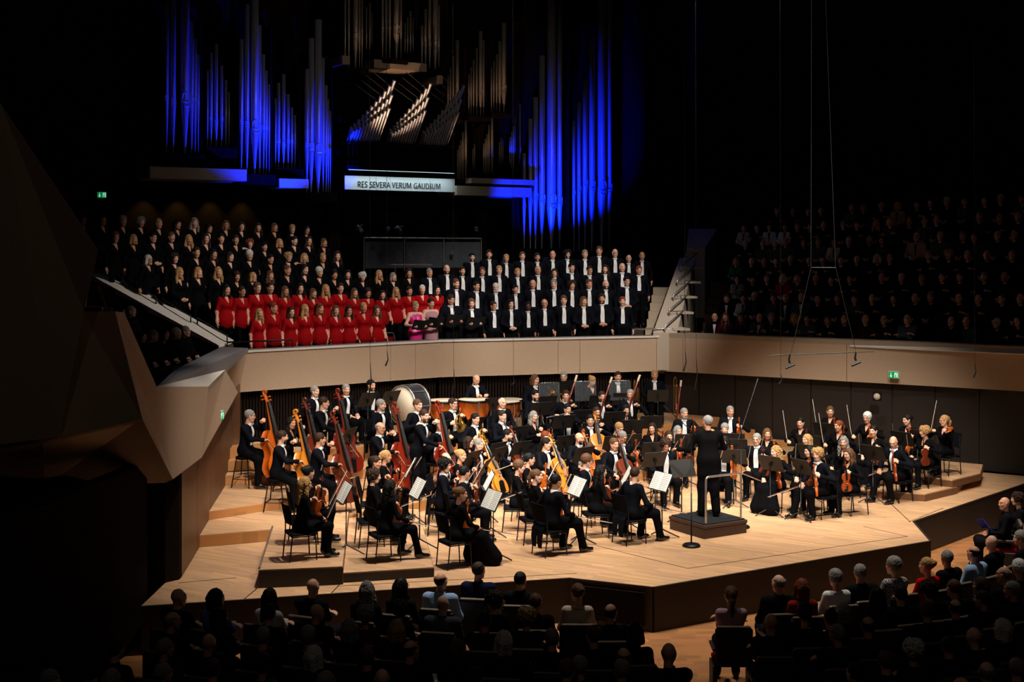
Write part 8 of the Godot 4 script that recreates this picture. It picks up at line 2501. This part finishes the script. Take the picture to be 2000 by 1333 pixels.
const PIPES := [
	["tower_a",-6.818,0.3,0.118,11.6,8.99,7.57,"pipe"],
	["tower_a",-6.639,0.3,0.147,12.1,8.89,7.58,"pipe"],
	["tower_a",-6.319,0.3,0.237,12.55,8.94,7.59,"pipe"],
	["tower_a",-6.137,0.3,0.119,11.18,8.99,7.6,"pipe"],
	["tower_a",-6.039,0.3,0.097,10.7,9.01,7.6,"pipe"],
	["tower_a",-5.954,0.3,0.074,10.29,8.93,7.6,"pipe"],
	["field_a",-5.601,0,0.06,9.94,8.55,7.82,"pipe"],
	["field_a",-5.5,0,0.091,10.41,8.55,7.82,"pipe"],
	["field_a",-5.356,0,0.106,10.66,8.46,7.83,"pipe"],
	["field_a",-5.202,0,0.091,10.08,8.57,7.84,"pipe"],
	["field_a",-5.08,0,0.076,9.68,8.58,7.84,"pipe"],
	["field_a",-4.992,0,0.061,9.36,8.58,7.85,"pipe"],
	["field_a",-4.905,0,0.046,9.15,8.59,7.85,"pipe"],
	["tower_b",-4.746,0.3,0.121,10.8,8.46,7.09,"pipe"],
	["tower_b",-4.585,0.3,0.137,11.77,8.39,7.09,"pipe"],
	["tower_b",-4.364,0.3,0.229,12.77,8.31,7.1,"pipe"],
	["tower_b",-4.215,0.3,0.107,11.23,8.36,7.1,"pipe"],
	["tower_b",-4.102,0.3,0.092,10.43,8.36,7.11,"pipe"],
	["tower_b",-4.021,0.3,0.077,9.99,8.36,7.11,"pipe"],
	["tower_b",-3.937,0.3,0.061,9.61,8.37,7.11,"pipe"],
	["field_b",-3.636,0,0.062,9.27,8.02,7.3,"pipe"],
	["field_b",-3.544,0,0.093,9.71,8.02,7.3,"pipe"],
	["field_b",-3.398,0,0.109,9.96,7.94,7.3,"pipe"],
	["field_b",-3.261,0,0.094,9.41,8.03,7.31,"pipe"],
	["field_b",-3.146,0,0.078,9.04,8.04,7.31,"pipe"],
	["field_b",-3.053,0,0.063,8.83,8.04,7.32,"pipe"],
	["field_b",-2.976,0,0.047,8.64,8.05,7.32,"pipe"],
	["tower_c",-2.819,0.3,0.125,10.12,7.9,6.62,"pipe"],
	["tower_c",-2.687,0.3,0.172,11.0,7.83,6.63,"pipe"],
	["tower_c",-2.477,0.3,0.219,11.55,7.74,6.63,"pipe"],
	["tower_c",-2.32,0.3,0.094,10.47,7.78,6.64,"pipe"],
	["tower_c",-2.225,0.3,0.079,9.7,7.78,6.64,"pipe"],
	["tower_c",-2.162,0.3,0.063,9.31,7.78,6.64,"pipe"],
	["tower_c",-2.099,0.3,0.055,8.97,7.79,6.64,"pipe"],
	["crown_a",-1.638,0.3,0.063,12.79,11.11,10.22,"pipe_warm"],
	["crown_a",-1.525,0.3,0.072,12.95,11.12,10.23,"pipe_warm"],
	["crown_a",-1.316,0.3,0.159,13.12,11.08,10.25,"pipe_warm"],
	["crown_a",-1.186,0.3,0.064,12.54,11.15,10.26,"pipe_warm"],
	["crown_a",-1.105,0.3,0.056,12.33,11.15,10.26,"pipe_warm"],
	["crown_field_a",-0.825,0,0.048,12.12,11.19,10.86,"pipe_warm"],
	["crown_field_a",-0.72,0,0.065,12.25,11.2,10.87,"pipe_warm"],
	["crown_field_a",-0.637,0,0.055,11.98,11.21,10.88,"pipe_warm"],
	["crown_field_a",-0.579,0,0.049,11.79,11.21,10.88,"pipe_warm"],
	["crown_field_a",-0.512,0,0.049,11.66,11.22,10.89,"pipe_warm"],
	["crown_b",-0.497,0.4,0.08,12.9,11.43,10.57,"pipe_warm"],
	["crown_b",-0.381,0.4,0.081,13.06,11.44,10.57,"pipe_warm"],
	["crown_b",-0.265,0.4,0.081,13.22,11.45,10.58,"pipe_warm"],
	["crown_b",-0.048,0.4,0.178,13.4,11.38,10.6,"pipe_warm"],
	["crown_b",0.103,0.4,0.065,12.66,11.49,10.61,"pipe_warm"],
	["crown_field_b",0.439,0,0.049,11.77,11.21,10.83,"pipe_warm"],
	["crown_field_b",0.524,0,0.056,11.95,11.22,10.83,"pipe_warm"],
	["crown_field_b",0.62,0,0.066,12.14,11.22,10.84,"pipe_warm"],
	["crown_field_b",0.712,0,0.056,11.94,11.23,10.85,"pipe_warm"],
	["crown_field_b",0.781,0,0.05,11.76,11.24,10.85,"pipe_warm"],
	["crown_c",0.85,0.3,0.082,11.69,11.08,10.38,"pipe_warm"],
	["crown_c",0.97,0.3,0.082,12.19,11.09,10.39,"pipe_warm"],
	["crown_c",1.108,0.3,0.099,12.63,11.1,10.4,"pipe_warm"],
	["crown_c",1.299,0.3,0.165,13.11,11.09,10.41,"pipe_warm"],
	["crown_c",1.421,0.3,0.066,12.36,11.13,10.42,"pipe_warm"],
	["side_a",2.009,-0.2,0.051,10.33,9.68,9.02,"pipe_warm"],
	["side_a",2.089,-0.2,0.051,10.59,9.68,9.02,"pipe_warm"],
	["side_a",2.188,-0.2,0.068,10.94,9.69,9.03,"pipe_warm"],
	["side_a",2.331,-0.2,0.119,11.44,9.7,9.03,"pipe_warm"],
	["side_b",2.517,0.2,0.054,10.37,9.78,9.09,"pipe_warm"],
	["side_b",2.593,0.2,0.054,10.58,9.78,9.09,"pipe_warm"],
	["side_b",2.683,0.2,0.067,10.81,9.79,9.1,"pipe_warm"],
	["side_b",2.792,0.2,0.068,11.18,9.79,9.1,"pipe_warm"],
	["side_b",2.928,0.2,0.119,11.72,9.8,9.11,"pipe_warm"],
	["side_b",3.037,0.2,0.068,11.45,9.81,9.12,"pipe_warm"],
	["side_c",3.321,0.2,0.054,10.63,9.91,9.23,"pipe_warm"],
	["side_c",3.405,0.2,0.055,10.83,9.91,9.23,"pipe_warm"],
	["side_c",3.505,0.2,0.068,11.06,9.92,9.24,"pipe_warm"],
	["side_c",3.616,0.2,0.102,11.47,9.93,9.24,"pipe_warm"],
	["side_c",3.764,0.2,0.154,12.05,9.93,9.25,"pipe_warm"],
	["low_a",2.066,0.3,0.05,8.03,7.61,7.14,"pipe_warm"],
	["low_a",2.125,0.3,0.05,8.17,7.61,7.14,"pipe_warm"],
	["low_a",2.183,0.3,0.05,8.33,7.61,7.15,"pipe_warm"],
	["low_a",2.249,0.3,0.067,8.58,7.62,7.15,"pipe_warm"],
	["low_a",2.348,0.3,0.084,8.93,7.62,7.15,"pipe_warm"],
	["low_b",2.772,0,0.045,8.12,7.84,7.46,"pipe_warm"],
	["low_b",2.83,0,0.045,8.27,7.84,7.46,"pipe_warm"],
	["low_b",2.888,0,0.045,8.21,7.84,7.47,"pipe_warm"],
	["low_b",2.947,0,0.045,8.05,7.85,7.47,"pipe_warm"],
	["low_c",2.984,0.3,0.051,8.27,7.81,7.33,"pipe_warm"],
	["low_c",3.042,0.3,0.051,8.41,7.82,7.33,"pipe_warm"],
	["low_c",3.101,0.3,0.051,8.56,7.82,7.33,"pipe_warm"],
	["low_c",3.17,0.3,0.068,8.85,7.82,7.33,"pipe_warm"],
	["low_c",3.28,0.3,0.085,9.21,7.83,7.34,"pipe_warm"],
	["low_d",3.728,0,0.045,8.37,8.0,7.67,"pipe_warm"],
	["low_d",3.788,0,0.045,8.52,8.01,7.67,"pipe_warm"],
	["low_d",3.848,0,0.045,8.44,8.01,7.67,"pipe_warm"],
	["low_d",3.907,0,0.045,8.33,8.01,7.67,"pipe_warm"],
	["low_e",3.988,0.2,0.052,8.51,8.07,7.54,"pipe"],
	["low_e",4.053,0.2,0.052,8.68,8.07,7.54,"pipe"],
	["low_e",4.119,0.2,0.062,8.85,8.07,7.54,"pipe"],
	["low_e",4.202,0.2,0.069,9.16,8.07,7.55,"pipe"],
	["low_e",4.326,0.2,0.103,9.55,8.08,7.55,"pipe"],
	["bass_a",4.327,0.5,0.103,8.0,6.32,5.03,"pipe"],
	["bass_a",4.553,0.5,0.137,9.09,6.45,5.03,"pipe"],
	["bass_a",4.743,0.5,0.155,9.77,6.6,5.03,"pipe"],
	["bass_a",4.981,0.5,0.19,11.09,6.51,5.03,"pipe"],
	["bass_a",5.336,0.5,0.295,13.85,6.39,5.03,"pipe"],
	["bass_a",5.646,0.5,0.174,13.56,6.46,5.03,"pipe"],
	["bass_b",6.195,0.5,0.105,9.11,6.76,4.93,"pipe"],
	["bass_b",6.392,0.5,0.132,9.73,6.88,4.93,"pipe"],
	["bass_b",6.625,0.5,0.168,10.45,7.05,4.93,"pipe"],
	["bass_b",6.891,0.5,0.213,11.85,6.96,4.93,"pipe"],
	["bass_b",7.274,0.5,0.285,14.07,6.87,4.93,"pipe"],
	["bass_b",7.58,0.5,0.179,13.77,6.93,4.93,"pipe"],
]
const EDGE_A := [[-5.25, 21.5], [-4.15, 21.95], [-3.1, 23.05], [-2.0, 24.0], [-1.5, 24.9], [-0.9, 26.0], [0, 26.5], [1.0, 26.8], [2.0, 27.3], [3.3, 28.0], [4.6, 28.5], [6.2, 29.6], [7.3, 30.9]]
const EDGE_B := [[-5.4, 22.7], [-4.43, 23.6], [-3.3, 24.5], [-2.2, 25.0], [-1.5, 25.4], [-0.8, 26.3], [0, 26.85], [1.0, 27.15], [2.2, 27.7], [3.4, 29.0], [5, 30.1], [6.7, 31.2]]
const EDGE_C := [[-5.7, 25.2], [-4.6, 25.5], [-3.2, 25.9], [-2.2, 26.2], [-1.3, 26.6], [0, 27.4], [1, 28.0], [2.6, 28.5], [4, 30.2], [6.0, 31.65]]
const EDGE_D := [[-5.8, 26.2], [-4.4, 26.7], [-3.4, 27.2], [-2.0, 28.0], [-0.6, 28.7], [0.6, 29.5], [2.2, 29.9], [3.6, 30.6], [5.2, 32.1]]
const PLATFORM_A := [[-3.73, 18.9], [-2.53, 19.1], [-2.95, 23.1], [-3.15, 23.0], [-4.1, 21.9]]
const PLATFORM_B := [[-2.53, 19.2], [-1.2, 19.54], [-1.75, 23.9], [-2.0, 23.95], [-2.95, 23.1]]
const RISER_A := [[6.3, 26.2], [8.2, 25.4], [9.1, 26.2], [10.25, 28.2], [7.0, 30.2], [5.9, 28.4]]
const RISER_B := [[6.5, 27.75], [8.28, 26.75], [8.98, 26.1], [9.84, 26.9], [10.3, 28.0], [7.4, 29.9]]
const ROWS := [["front row of left stalls", "left wall"], ["front row of right stalls", "aisle"], ["second row of left stalls", "left wall"], ["second row of right stalls", "aisle"], ["third row of left stalls", "left wall"], ["third row of right stalls", "aisle"], ["fourth row of left stalls", "left wall"], ["fourth row of right stalls", "aisle"], ["fifth row of left stalls", "left wall"], ["fifth row of right stalls", "aisle"], ["side seats by stage", "the stage"], ["centre row across the aisle", "left stalls"]]
const HAIR := {"s": "short", "t": "receding", "n": "bald", "u": "pinned up", "l": "long", "o": "bobbed", "c": "curly", "p": "tied back", "f": "short", "x": "fringed", "y": "long wavy"}
const SHADE := {"k": "black", "b": "dark brown", "m": "brown", "l": "blond", "g": "grey", "w": "white", "r": "auburn"}
const ORDINAL := ["first", "second", "third", "fourth", "fifth", "sixth", "seventh", "eighth", "ninth", "tenth", "eleventh", "twelfth", "thirteenth", "fourteenth", "fifteenth", "sixteenth", "seventeenth", "eighteenth", "nineteenth", "twentieth"]
